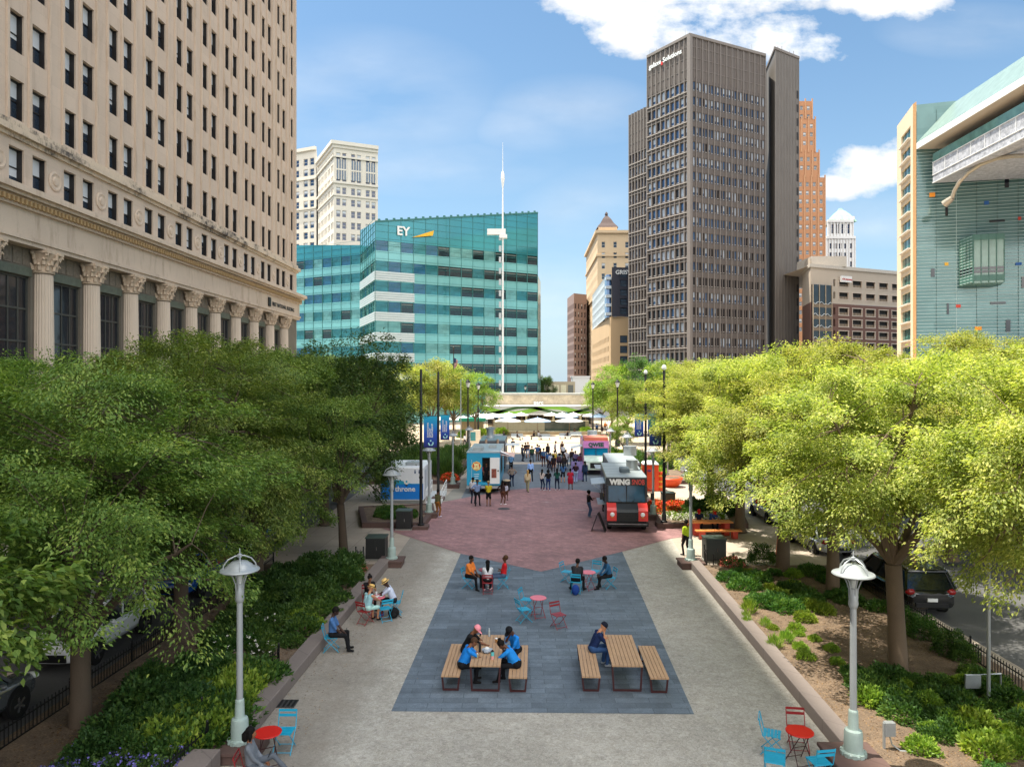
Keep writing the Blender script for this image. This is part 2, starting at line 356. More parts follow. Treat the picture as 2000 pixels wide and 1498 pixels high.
def strip(y0, y1, fx, wdt, z0, z1, side):
    n = 10; mb = MB()
    P0 = [(fx(y0+(y1-y0)*i/n), y0+(y1-y0)*i/n) for i in range(n+1)]; P1 = [(x+side*wdt, y) for x, y in reversed(P0)]
    poly = P0+P1
    if side > 0: poly = poly[::-1]
    mb.prism(poly, z0, z1); return mb
soil = MB(); soil.prism([(LX(6)-.4, 6), (LX(32.6)-.4, 32.6), (-11.6, 32.6), (-12.0, 6)], 0, .22); structure('soil', soil, M_SOIL, 'dark mulch bed under the trees in shade')
soil = MB(); soil.prism([(RX(6)+.4, 6), (13.6, 6), (14.9, 32.4), (RX(32.4)+.4, 32.4)], 0, .22); structure('soil', soil, M_SOIL, 'brown mulch bed under the sunlit trees')
def kerb(mb, label, name='granite_kerb', mt=None): o = mb.build(name, mt or M_KERB); bev = o.modifiers.new('b', 'BEVEL'); bev.width = .025; bev.segments = 2; return tag(o, label, 'kerb', 'granite kerbs of the planting beds')
kerb(strip(16.9, 33.1, LX, .50, 0, .36, -1), 'long grey granite kerb edging the shaded bed where people sit')
kerb(strip(6, 15.7, lambda Y: LX(Y)-.15, .7, 0, .44, -1), 'dark granite kerb block beneath the woman in grey')
kerb(strip(16.2, 33.0, RX, .45, 0, .36, 1), 'long grey granite kerb edging the sunlit mulch bed')
kerb(strip(6, 14.9, RX, .45, 0, .36, 1), 'short granite kerb in front of the big silver lamp')
# raised planters
def planter(poly, label, zt=.3, w=.32, soilz=.26, slabel='planter soil', sname='soil'):
    t = thing('stone_planter', label, 'planter'); n = len(poly); cx = sum(p[0] for p in poly)/n; cy = sum(p[1] for p in poly)/n
    inn = []
    for i in range(n):
        a, b, c = Vector(poly[i-1]), Vector(poly[i]), Vector(poly[(i+1) % n]); d1 = (b-a).normalized(); d2 = (c-b).normalized()
        n1 = Vector((-d1.y, d1.x)); n2 = Vector((-d2.y, d2.x)); bi = (n1+n2); k = w/max(.3, bi.dot(n1)); inn.append(tuple(b+bi*k))
    rim = MB(); v = [(x, y, 0) for x, y in poly]+[(x, y, zt) for x, y in poly]+[(x, y, zt) for x, y in inn]+[(x, y, .1) for x, y in inn]; f = []
    for i in range(n):
        j = (i+1) % n; f += [(i, j, n+j, n+i), (n+i, n+j, 2*n+j, 2*n+i), (2*n+i, 2*n+j, 3*n+j, 3*n+i)]
    rim.add(v, f); rim.build('rim', M_PLINTH, t); s = MB(); s.add([(x, y, soilz) for x, y in inn], [tuple(range(n))]); s.build('soil_bed', M_SOIL, t); return t
planter(gp((707, 1030), (829, 1030), (849, 1004), (846, 990), (700, 996)), 'low brown granite planter in front of the blue toilet container')
planter(gp((1283, 1031), (1462, 1031), (1440, 985), (1281, 985)), 'low brown granite planter of orange and white flowers')
planter([(-12, 60), (-4.75, 60), (-4.4, 83), (-12, 83)], 'long planter of tall grasses beside the blue food truck')
planter([(9.7, 60), (16, 60), (16, 84), (10.4, 84)], 'sunny shrub planter behind the portable toilet')
sheet('plaza', gp((1262, 990), (1345, 990), (1345, 957), (1262, 957)), .006, M_CONCW, 'pale sunlit slab under the orange portable toilet')
# drain grates
for px, py, lab in [(557, 1374, 'square black drain grate in the gravel near the blue chair'), (984, 993, 'small round dark utility cover in the red paving')]:
    p = G(px, py); mb = MB()
    if px < 600:
        mb.b2(-.3, .3, -.22, .22, .003, .02)
        for i in range(5): mb.b2(-.27+i*.12, -.2+i*.12, -.19, .19, .021, .03, 1)
    else: mb.lathe([(.42, .003), (.42, .014), (.38, .02)], 20)
    tag(mb.build('drain_cover', [P('cast_iron', '#3a3a3a', .6), BLACKM], loc=(p.x, p.y, .012)), lab, 'drain')
# ================= buildings =================
def settle(root, loc):
    loc = Vector(loc); root.location = loc
    for c in kids_of(root): c.location = c.location-loc
def wall_grid(mb, A, B, z0, z1, xs, zs, depth=.3, mi=0, mr=None):
    A = Vector((A[0], A[1])); B = Vector((B[0], B[1])); L_ = (B-A).length; t = (B-A)/L_; inn = Vector((-t.y, t.x)); mr = mi if mr is None else mr
    def pt(x, z, d=0): q = A+t*x+inn*d; return (q.x, q.y, z)
    zc = z0; out = []
    for (a, b) in sorted(zs):
        if a > zc+1e-4: mb.quad(pt(0, zc), pt(L_, zc), pt(L_, a), pt(0, a), mi)
        xc = 0
        for (x0, x1) in sorted(xs):
            if x0 > xc+1e-4: mb.quad(pt(xc, a), pt(x0, a), pt(x0, b), pt(xc, b), mi)
            mb.quad(pt(x0, a), pt(x0, a, depth), pt(x0, b, depth), pt(x0, b), mr); mb.quad(pt(x1, a), pt(x1, b), pt(x1, b, depth), pt(x1, a, depth), mr)
            mb.quad(pt(x0, a), pt(x1, a), pt(x1, a, depth), pt(x0, a, depth), mr); mb.quad(pt(x0, b), pt(x0, b, depth), pt(x1, b, depth), pt(x1, b), mr)
            o = pt(x0, a, depth); M = Matrix(((t.x, inn.x, 0, o[0]), (t.y, inn.y, 0, o[1]), (0, 0, 1, o[2]), (0, 0, 0, 1)))
            out.append((M, x1-x0, b-a)); xc = x1
        if xc < L_-1e-4: mb.quad(pt(xc, a), pt(L_, a), pt(L_, b), pt(xc, b), mi)
        zc = b
    if zc < z1: mb.quad(pt(0, zc), pt(L_, zc), pt(L_, z1), pt(0, z1), mi)
    return out
def evenly(L_, n, w, m0=0.0, m1=None):
    m1 = m0 if m1 is None else m1; s = (L_-m0-m1)/n; return [(m0+s*i+(s-w)/2, m0+s*i+(s+w)/2) for i in range(n)]
def floors(z0, n, fh, sill, h): return [(z0+fh*i+sill, z0+fh*i+sill+h) for i in range(n)]
def win(w, h, style='plain', fw=.07, mats=None, blind=0.0, cols=1, rows=1, name='window'):
    """pane (0), frame (1), blind (2)"""
    mb = MB(); mb.quad((0, 0, 0), (w, 0, 0), (w, 0, h), (0, 0, h), 0)
    if blind > 0:
        zb = h*(1-blind); mb.quad((fw, -.012, zb), (w-fw, -.012, zb), (w-fw, -.012, h-fw), (fw, -.012, h-fw), 2)
    if style != 'bare':
        mb.b2(0, fw, -.07, -.002, 0, h, 1); mb.b2(w-fw, w, -.07, -.002, 0, h, 1); mb.b2(fw, w-fw, -.07, -.002, 0, fw, 1); mb.b2(fw, w-fw, -.07, -.002, h-fw, h, 1)
    for i in range(1, cols): mb.b2(w*i/cols-fw*.4, w*i/cols+fw*.4, -.05, -.002, fw, h-fw, 1)
    for i in range(1, rows): mb.b2(fw, w-fw, -.062, -.004, h*i/rows-fw*.45, h*i/rows+fw*.45, 1)
    return mb
def score(M, w, h):
    p = M.translation; Y = max(p.y, 1.0); px = CX+F*p.x/Y; py = HY-F*(p.z+h/2-CAMZ)/Y
    vis = 1 if (-10 < px < 2010 and -10 < py < 745 and p.y > 5) else .001
    return vis*w*h/Y/Y
def place(root, wins, variants, mats, name='window', limit=100, seed=1, pick=None):
    """wins: (matrix, w, h); variants: functions (w, h) -> MB. The largest in view become parts, the rest one part"""
    rnd = random.Random(seed); cache = {}
    ws = sorted(wins, key=lambda q: -score(*q)); rest = MB()
    for i, (M, w, h) in enumerate(ws):
        vi = pick(M, rnd) if pick else rnd.randrange(len(variants)); key = (vi, round(w, 2), round(h, 2))
        if i < limit:
            if key not in cache: cache[key] = variants[vi](w, h).mesh(name, mats)
            o = obj(name, cache[key], root); o.matrix_local = M
        else:
            t = variants[vi](w, h); rest.add(t.v, t.f, t.m, M)
    if rest.v: o = rest.build(name, mats, root); o['kind'] = 'stuff'
def part(root, mb, name, mt, smooth=False): return mb.build(name, mt, root, smooth)
def ring_band(mb, pts, z0, z1, out, mi=0, closed=False):
    """a projecting band (cornice, string course) along a polyline of ground points, outward to its right"""
    n = len(pts); off = []
    for i in range(n):
        p = Vector(pts[i]); d = []
        if i > 0: d.append((p-Vector(pts[i-1])).normalized())
        if i < n-1: d.append((Vector(pts[i+1])-p).normalized())
        nn = [Vector((q.y, -q.x)) for q in d]; b = sum(nn, Vector((0, 0))); b = b/max(.2, b.length); off.append(p+b*out/max(.4, b.dot(nn[0])))
    for i in range(n-1):
        a, b, c, d = Vector(pts[i]), Vector(pts[i+1]), off[i+1], off[i]
        vs = [(a.x, a.y, z0), (b.x, b.y, z0), (c.x, c.y, z0), (d.x, d.y, z0), (a.x, a.y, z1), (b.x, b.y, z1), (c.x, c.y, z1), (d.x, d.y, z1)]
        mb.add(vs, [(0, 3, 2, 1)[::-1] if False else (0, 1, 2, 3), (7, 6, 5, 4), (3, 2, 6, 7), (0, 3, 7, 4), (2, 1, 5, 6)], mi)
# ---- columned bank building on the shady side ----
M_LIME = stone_mat('limestone', '#c9b6a3', .08, .4, 1.0, block=(2.42, 1.3), grout=.9); M_LIME2 = stone_mat('limestone_trim', '#c6b39f', .12, .9, 1.2)
M_BLIND = P('blind', '#c9cdd0', .7, var=.05); M_SASH = P('dark_sash', '#23201f', .5)
M_WBLUE = glass_mat('sash_glass', '#2c3a49', .04, metal=.2)
def FA(Y, off=0.0): return (-29.9+.0216*Y+off, Y)
def soot_mat():
    k = NM('sooty_limestone'); c = lin('#cbb9a2'); co = k.co(); mp = k.n('ShaderNodeMapping', {'Vector': co, 'Scale': (1.3, 1.3, .7)}).outputs[0]
    n1 = k.noise(.55, 3, .5); n2 = k.noise(3.0, 7, .8, mp); f = k.math('MULTIPLY', k.math('SUBTRACT', k.math('ADD', k.math('MULTIPLY', n1, .6), k.math('MULTIPLY', n2, .6)), .60, clamp=True), 7.0, clamp=True)
    k.base(k.mix(f, k.ramp(n2, [(.3, shade(c, .85)), (.7, shade(c, 1.1))]), (.06, .05, .045, 1))); k.rough(.9); return k.m
b1 = thing('office_building', 'tall beige stone office building with a row of giant fluted columns', 'building')
wall = MB(); YE = 92.0; Y0 = 92-4.85*18
xs = []
for i in range(18):
    c = Y0+4.85*(i+.5)  # bay centre between two medallions / columns
    xs += [(c-1.62-Y0, c-.36-Y0), (c+.36-Y0, c+1.62-Y0)]
shift = .75; xs = [(a-shift*0, b) for a, b in xs]
# bays are set so that medallions fall at 45.0 + 4.85 n
off = (45.0-Y0) % 4.85; xs = []
k0 = 0
y = Y0+off-4.85
while y < 92:
    for a, b in ((y+.82, y+2.06), (y+2.78, y+4.02)):
        if a > Y0+.3 and b < 91.6: xs.append((a-Y0, b-Y0))
    y += 4.85
rows = [(20.1, 22.3)]+[(23.95+3.95*i, 26.3+3.95*i) for i in range(19)]
wins = wall_grid(wall, FA(Y0), FA(YE), 19.2, 103.6, xs, rows, .42)
xN = FA(YE)
wall.quad((xN[0], YE, 0), (xN[0]-32, YE+.7, 0), (xN[0]-32, YE+.7, 103.6), (xN[0], YE, 103.6))            # north end
wall.b2(-62, -31.9, -70, 92.6, 0, 103.4)                                                                   # the mass behind
wall.b2(-62, FA(Y0)[0]-.05, -70, Y0-.02, 0, 103.6)
wall.quad((-62, Y0, 103.6), FA(Y0)+(103.6,), FA(YE)+(103.6,), (-62, YE, 103.6))
part(b1, wall, 'wall', M_LIME)
def sash(w, h, b):
    mb = win(w, h, blind=b, rows=2, fw=.08); mb.b2(w-.07, w-.004, -.30, -.071, .004, h-.004, 1); mb.b2(.004, w-.071, -.16, -.071, h-.07, h-.004, 1); return mb  # dark boxes at far jamb and head: frame plus recess shade as colour
variants = [lambda w, h, b=b: sash(w, h, b) for b in (.48, .5, .62, .42, .47, .74, .5, .3)]
place(b1, wins, variants, [M_WBLUE, M_SASH, M_BLIND], seed=3)
# trim: string courses, entablature, pilaster ribs
tr = MB(); Z = Vector
def FB(Y): return FA(Y)
ends = [FA(Y0), FA(YE+.05), (FA(YE)[0]-8, YE+.25)]
def bandf(z0, z1, o, mb=None): ring_band(mb or tr, ends, z0, z1, o)
sc_ = MB(); bandf(22.75, 23.0, .18, sc_); bandf(23.0, 23.35, .42, sc_); bandf(23.35, 23.75, .14, sc_); part(b1, sc_, 'string_course', soot_mat())
bandf(19.55, 19.9, 1.05); bandf(19.35, 19.55, .8); bandf(18.75, 19.35, .5); bandf(19.9, 20.02, .7)
bandf(17.2, 18.75, .28); bandf(16.95, 17.2, .42); bandf(16.7, 16.95, .3)
part(b1, tr, 'cornice', M_LIME2)
den = MB(); yy = Y0
while yy < 92: x, _ = FA(yy); den.box((x+.62, yy, 19.05), (.26, .17, .3)); yy += .36
part(b1, den, 'dentil_pattern', P('dentil_stone', '#a98c62', .8))
rib = MB(); y = Y0+off-4.85
while y < 92:
    for dy in (.62, 2.42, 4.23):
        if Y0 < y+dy < 91.7:
            x, _ = FA(y+dy); rib.b2(x, x+.15, y+dy-.09, y+dy+.09, 23.76, 103.2)
    y += 4.85
part(b1, rib, 'pilaster_rib', M_LIME2)
md = MB(); md.lathe([(.62, 0), (.62, .05), (.5, .09), (.42, .04), (.3, .04), (.26, .1), (.1, .12)], 20, flute=0)
mdm = md.mesh('medallion', M_LIME2, True); y = 45.0-4.85*2
while y < 92:
    x, _ = FA(y-.05); o = obj('medallion', mdm, b1, (x+.003, y-.05, 21.25)); o.rotation_euler = (0, R(90), 0); y += 4.85
# colonnade: recessed glazed wall, columns in front
rec = MB(); cols_y = [44.25+4.85*i for i in range(-6, 10)]
xsr = [(c+.78-14.0, c+4.07-14.0) for c in cols_y if c > 14.5 and c+3.85 < 91]
rw = wall_grid(rec, FA(14.0, -.5), FA(YE, -.5), 0, 16.7, xsr, [(1.2, 15.0)], .25)
for c in (90.4,): rec.b2(FA(c)[0]-1.1, FA(c)[0]+.0, 88.6, 92.0, 0, 16.7)
rec.b2(FA(14)[0]-1.4, FA(14)[0], Y0, 14.0, 0, 16.7)
part(b1, rec, 'colonnade_wall', stone_mat('bronze_stone', '#6f675b', .2, .3, 2))
rec2 = MB(); rec2.quad(FA(14, 0)+(16.7,), FA(YE, 0)+(16.7,), FA(YE, -1.2)+(16.7,), FA(14, -1.2)+(16.7,)); rec2.quad(FA(14, -1.2)+(16.69,), FA(YE, -1.2)+(16.69,), FA(YE, 0)+(19.25,), FA(14, 0)+(19.25,))
part(b1, rec2, 'soffit', M_LIME)
place(b1, rw, [lambda w, h: win(w, h, cols=4, rows=7, fw=.12)], [glass_mat('bank_glass', '#20242a', .05), P('bronze_frame', '#474741', .5)], name='tall_window', seed=4)
pan = MB()
for (M, w, h) in rw:
    p = M.translation; x, _ = FA(p.y, -.45); pan = MB()
    pan.b2(x-.15, x+.06, p.y-.05, p.y+w+.05, 15.02, 15.55)
    for i in range(4): pan.b2(x-.12, x+.03, p.y+w*i/4+.1, p.y+w*(i+1)/4-.08, 15.65, 16.6, 1)
    part(b1, pan, 'spandrel_panel', [P('verdigris_bronze', '#5f6557', .6, var=.3), P('carved_panel', '#7b6f60', .8, var=.4, scale=6, bump=.6)])
shaft = MB(); shaft.lathe([(.80, 0), (.80, .35), (.72, .5), (.66, .7)], 32); shaft.lathe([(.63, .7), (.63, 5), (.60, 11), (.55, 15.25)], 48, flute=.075); shm = shaft.mesh('column', stone_mat('column_stone', '#c9b8a5', .08, .3, 1.6), False)
cap = MB(); cap.lathe([(.62, 0), (.66, .08), (.6, .14), (.62, .5), (.7, .9), (.84, 1.18)], 24)
for ring, (zz, rr, nn) in enumerate(((.18, .66, 10), (.52, .70, 10), (.86, .82, 8))):
    for i in range(nn):
        a = 2*math.pi*(i+.5*ring)/nn; ca, sa = math.cos(a), math.sin(a)
        pts = [(rr*ca, rr*sa, zz), ((rr+.06)*ca, (rr+.06)*sa, zz+.25), ((rr+.2)*ca, (rr+.2)*sa, zz+.36), ((rr+.26)*ca, (rr+.26)*sa, zz+.26)]
        cap.tube(pts, [.13, .11, .07, .04], 5)
for sx_ in (-1, 1):
    for sy_ in (-1, 1): cap.tube([(.6*sx_, .6*sy_, .95), (.72*sx_, .72*sy_, 1.15), (.78*sx_, .78*sy_, 1.02)], [.14, .12, .05], 6)
cap.box((0, 0, 1.28), (1.62, 1.62, .18)); capm = cap.mesh('capital', stone_mat('capital_stone', '#c2ad95', .2, .6, 3), False)
for c in cols_y:
    if c < 30 or c > 88: continue
    x, _ = FA(c); o = obj('column', shm, b1, (x-.28, c, 0)); obj('capital', capm, o, (0, 0, 15.3))
put_text('FIRST NATIONAL BUILDING', .62, P('dark_letters', '#1d1b1b', .5), b1, FA(82.4, .3)+(17.55,), (.0216, 1, 0), name='lettering', align='LEFT', bold=.02)
mb = MB(); mb.box((0, 0, 0), (.12, .75, 1.0)); mb.build('sign_emblem', P('dark_letters', '#1d1b1b', .5), b1, loc=FA(81.4, .36)+(17.85,))
settle(b1, (-28.5, 60, 0))

# ---- cream office tower behind ----
M_CREAM = stone_mat('cream_terracotta', '#d6cebf', .06, .15, .6); M_NAVY = glass_mat('navy_glass', '#223a5c', .05, var=.35); M_FR = P('window_frame', '#c9c4b8', .6)
def tower(label, faces, ztop, wm, gm, fh, h, wfrac, per, name='office_tower', z0=0, zwin0=20, lim=100, fm=None, variants=None, depth=.35, groups=None, crown=0, plain=None, sill=.8, body=None):
    t = thing(name, label, 'building'); wall = MB(); allw = []
    for (A, B) in faces:
        L_ = (Vector(B)-Vector(A)).length; n = max(1, round(L_/per)); s = L_/n
        if groups: xs = [x for g in range(n) for x in [(s*g+s*a, s*g+s*b) for a, b in groups]]
        else: xs = evenly(L_, n, s*wfrac)
        k = int((ztop-crown-zwin0)/fh); zs = [(ztop-crown-fh*(i+1)+sill, ztop-crown-fh*(i+1)+sill+h) for i in range(k)]
        allw += wall_grid(wall, A, B, z0, ztop, xs, zs, depth)
    P_ = [faces[0][0]]+[f[1] for f in faces]
    if body: P_ = P_+body
    wall.add([(p[0], p[1], ztop) for p in P_], [tuple(range(len(P_)))])
    for i in range(len(faces), len(P_)): a, b = P_[i], P_[(i+1) % len(P_)]; wall.quad((a[0], a[1], z0), (b[0], b[1], z0), (b[0], b[1], ztop), (a[0], a[1], ztop))
    part(t, wall, 'wall', wm)
    place(t, allw, variants or [lambda w, h: win(w, h, fw=.12, rows=2), lambda w, h: win(w, h, fw=.12, rows=2, blind=.4)], [gm, fm or M_FR, M_BLIND], limit=lim, seed=len(label))
    return t, P_
def XYp(px, Y): return (XY(px, Y), Y)
t, P_ = tower('cream stone tower with blue windows rising behind the teal glass block', [(XYp(621, 262), XYp(652, 240)), (XYp(652, 240), XYp(738, 246))], 90, M_CREAM, M_NAVY, 3.9, 2.3, .5, 5.0, groups=[(.16, .44), (.56, .84)], zwin0=25, body=[XYp(738, 290), XYp(621, 290)], crown=2.5, lim=90)
c = MB(); q = P_[:3]
for z, zz, o in ((89.2, 90.4, 1.1), (88.2, 89.2, .5), (85.0, 85.6, .5), (76.2, 76.9, .6), (72.0, 72.4, .4)): ring_band(c, q, z, zz, o)
part(t, c, 'cornice', M_CREAM)
c = MB()
for i in range(3):   # two-storey arcade windows under the cornice
    for (A, B) in ((P_[1], P_[2]),):
        A = Vector(A); B = Vector(B); tt = (B-A).normalized(); L_ = (B-A).length; s = L_/3; a = A+tt*(s*i+s*.16); b = A+tt*(s*i+s*.84); nn = Vector((tt.y, -tt.x))*.06
        c.quad((a.x+nn.x, a.y+nn.y, 77.6), (b.x+nn.x, b.y+nn.y, 77.6), (b.x+nn.x, b.y+nn.y, 84.4), (a.x+nn.x, a.y+nn.y, 84.4))
        for j in range(5): q_ = a.lerp(b, j/4); c.box((q_.x+nn.x*2, q_.y+nn.y*2, 81), (.22, .2, 6.8), 1)
        q_ = a.lerp(b, .5); c.box((q_.x+nn.x*2, q_.y+nn.y*2, 81), ((b-a).length, .16, .5), 1, math.atan2(tt.y, tt.x))
part(t, c, 'arcade_window', [glass_mat('teal_bay', '#2c5068', .08), M_CREAM]); settle(t, (P_[1][0], P_[1][1], 0))
t, P_ = tower('cream stone tower wing squeezed between the columned building and its taller twin', [(XYp(560, 268), XYp(618, 262))], 95.5, M_CREAM, M_NAVY, 3.9, 2.5, .5, 6.2, groups=[(.14, .42), (.56, .84)], zwin0=25, body=[XYp(622, 292), XYp(560, 292)], crown=3, lim=60)
c = MB(); ring_band(c, P_[:2], 94.6, 95.8, .9); ring_band(c, P_[:2], 84.0, 84.6, .5); ring_band(c, P_[:2], 73.0, 73.6, .5); part(t, c, 'cornice', M_CREAM); settle(t, (P_[1][0], P_[1][1], 0))

# ---- teal glass block ----
M_TEALS = glass_mat('teal_spandrel', '#74b2b2', .10, var=.12, sc=.1, metal=.2); M_TEALT = glass_mat('teal_parapet_glass', '#3a8c95', .06, var=.18, sc=.05, metal=.35); M_MUL = P('teal_mullion', '#35716f', .5)
M_WLOUV = P('white_spandrel', '#b9c4c6', .35, var=.06); M_YEL = P('yellow_sign', '#e8b21e', .4)
gv = [glass_mat('vision_dark', '#14262a', .05, var=.4), glass_mat('vision_teal', '#2f757c', .05, var=.3, metal=.3), glass_mat('vision_blue', '#1d5876', .05, var=.35), glass_mat('vision_pale', '#6a9f9c', .07, var=.25, metal=.3)]
eyt = thing('glass_office_building', 'teal glass office block with white letters EY and a rising sloped top', 'building')
K = [XYp(560, 176), XYp(704, 165), XYp(733, 148), XYp(1050, 167)]
wall = MB(); sp = MB(); wl = MB(); allw = []
def glass_face(A, B, topA, topB, white_to=0.0, z_first=5.0, fh=4.25, nf=8, pw=2.75, whole_white=False):
    A = Vector(A); B = Vector(B); L_ = (B-A).length; t = (B-A)/L_; inn = Vector((-t.y, t.x)); n = round(L_/pw)
    zs = floors(z_first, nf, fh, 1.5, 2.15)
    for M, w, h in wall_grid(sp, A, B, 0, zs[-1][1], evenly(L_, n, L_/n-.10), zs, .12, 0, 1): allw.append((M, w, h))
    zt = zs[-1][1]
    sp.quad((A.x, A.y, zt), (B.x, B.y, zt), (B.x, B.y, topB), (A.x, A.y, topA), 2)
    for i in range(n+1):        # mullions, proud of the glass
        q = A+t*(L_*i/n)-inn*.03; ztop = topA+(topB-topA)*i/n
        sp.box((q.x, q.y, ztop/2), (.07, .09, ztop), 1, math.atan2(t.y, t.x))
    z = 2.0
    while z < max(topA, topB):
        e = 1.0 if z < min(topA, topB) else max(.02, (z-topA)/(topB-topA)) if topB > topA else 1.0
        a = A if z < topA else A+t*L_*e
        if (B-a).length > .3: c_ = (a+B)/2-inn*.025; sp.box((c_.x, c_.y, z), ((B-a).length, .06, .05), 1, math.atan2(t.y, t.x))
        z += fh/3
    if white_to > 0:
        for (a, b) in zs[:-1]:
            for j in range(4):
                c_ = A+t*(white_to/2)-inn*.12; wl.box((c_.x, c_.y, a-.25-j*.48), (white_to, .12, .40), 0, math.atan2(t.y, t.x))
    return zs
zr = ZY(472, 172)
glass_face(K[0], K[1], zr, ZY(478, 165), 0)
glass_face(K[1], K[2], ZY(438, 165)-1.3, ZY(432, 148), (Vector(K[2])-Vector(K[1])).length)
glass_face(K[2], K[3], ZY(432, 148), ZY(415, 167), 8.6)
top = [K[2]+(ZY(432, 148)-.1,), K[3]+(ZY(415, 167)-.1,), (K[3][0], 205, ZY(415, 167)-.1), (K[1][0], 205, ZY(432, 148)-.1), K[1]+(ZY(438, 165)-1.4,)]
sp.add(top, [(0, 1, 2, 3, 4)], 2); sp.quad(K[0]+(zr-.1,), K[1]+(ZY(478, 165)-.1,), (K[1][0], 205, zr-.1), (K[0][0], 205, zr-.1), 2)
sp.quad(K[3]+(0,), (XY(1056, 178), 178, 0), (XY(1056, 178), 178, 34), K[3]+(34,), 0)
part(eyt, sp, 'glass_skin', [M_TEALS, M_MUL, M_TEALT]); part(eyt, wl, 'white_louvre', M_WLOUV)
for i in range(22):
    pass
def eypick(M, rnd):
    px = CX+F*M.translation.x/M.translation.y; z = M.translation.z
    if px > 850: return rnd.choices((0, 1, 3, 2), (6, 3, 1.2, 0))[0]
    if px > 730: return rnd.choices((2, 1, 3, 0), (4, 2.5, 1.6, .6))[0]
    return rnd.choices((1, 2, 0, 3), (4, 3, 1.5, 2))[0]
gvar = []
for gi in range(4):
    def f(w, h, gi=gi):
        mb = MB(); mb.quad((0, 0, 0), (w, 0, 0), (w, 0, h), (0, 0, h), gi); mb.b2(0, w, -.04, -.002, h*.72, h*.72+.05, 4)
        if gi == 0: mb.quad((.1, -.01, h*.8), (w-.1, -.01, h*.8), (w-.1, -.01, h*.84), (.1, -.01, h*.84), 5)
        return mb
    gvar.append(f)
place(eyt, allw, gvar, gv+[M_MUL, P('ceiling_strip', '#8a8f86', .6)], seed=11, pick=eypick)
coping = MB(); A, B = Vector(K[2]+(ZY(432, 148),)), Vector(K[3]+(ZY(415, 167),))
coping.bar(A, B, .5, .3)
for i in range(24): q = A.lerp(B, (i+.5)/24); coping.box((q.x, q.y, q.z+.3), (.5, .5, .35))
part(eyt, coping, 'coping', M_MUL)
A2, B2 = Vector(K[2]), Vector(K[3]); tdir = (B2-A2).normalized(); nout = Vector((tdir.y, -tdir.x))
def on_face(px, z, out=.3):
    # intersection of the view column with the face, moved outward
    k = (px-CX)/F; s = (k*A2.y-A2.x)/(tdir.x-k*tdir.y); q = A2+tdir*s+nout*out; return (q.x, q.y, z)
yy = on_face(780, 0)[1]
put_text('EY', 2.6, WHITE, eyt, on_face(774, ZY(458, yy)), tdir.to_3d(), name='lettering', align='LEFT', bold=.06, depth=.12)
w = MB(); a, b, c_ = on_face(803, ZY(461, yy), .4), on_face(845, ZY(449, yy+3), .4), on_face(843, ZY(459, yy+3), .4)
n3 = Vector((nout.x, nout.y, 0))*.3; tri = [Vector(a), Vector(c_), Vector(b)]; w.add([tuple(p) for p in tri]+[tuple(p+n3) for p in tri], [(2, 1, 0), (3, 4, 5), (0, 1, 4, 3), (1, 2, 5, 4), (2, 0, 3, 5)]); part(eyt, w, 'sign_emblem', M_YEL)
settle(eyt, (K[2][0], K[2][1], 0))
# white mast
mast = thing('mast', 'very tall slim white mast with a box arm before the teal glass block', 'mast', (XY(982, 146), 146, 0))
m = MB(); m.tube([(0, 0, 0), (0, 0, 44), (0, 0, 58.0)], [.24, .17, .03], 10); part(mast, m, 'pole', WHITE)
m = MB(); m.b2(-3.2, .6, -.5, .5, ZY(458, 146), ZY(447, 146)); m.b2(-.7, .9, -.6, .6, ZY(460, 146)-.5, ZY(458, 146)-.01); part(mast, m, 'box_arm', WHITE)
m = MB(); m.lathe([(.1, ZY(370, 146)), (.40, ZY(348, 146)), (.34, ZY(340, 146)), (.2, ZY(334, 146))], 8); part(mast, m, 'spindle', WHITE)
lat = MB()
for i in range(16): z = 4+i*2.3; lat.box((-.55, 0, z), (.5, .4, 1.2))
part(mast, lat, 'ladder_box', GALV)

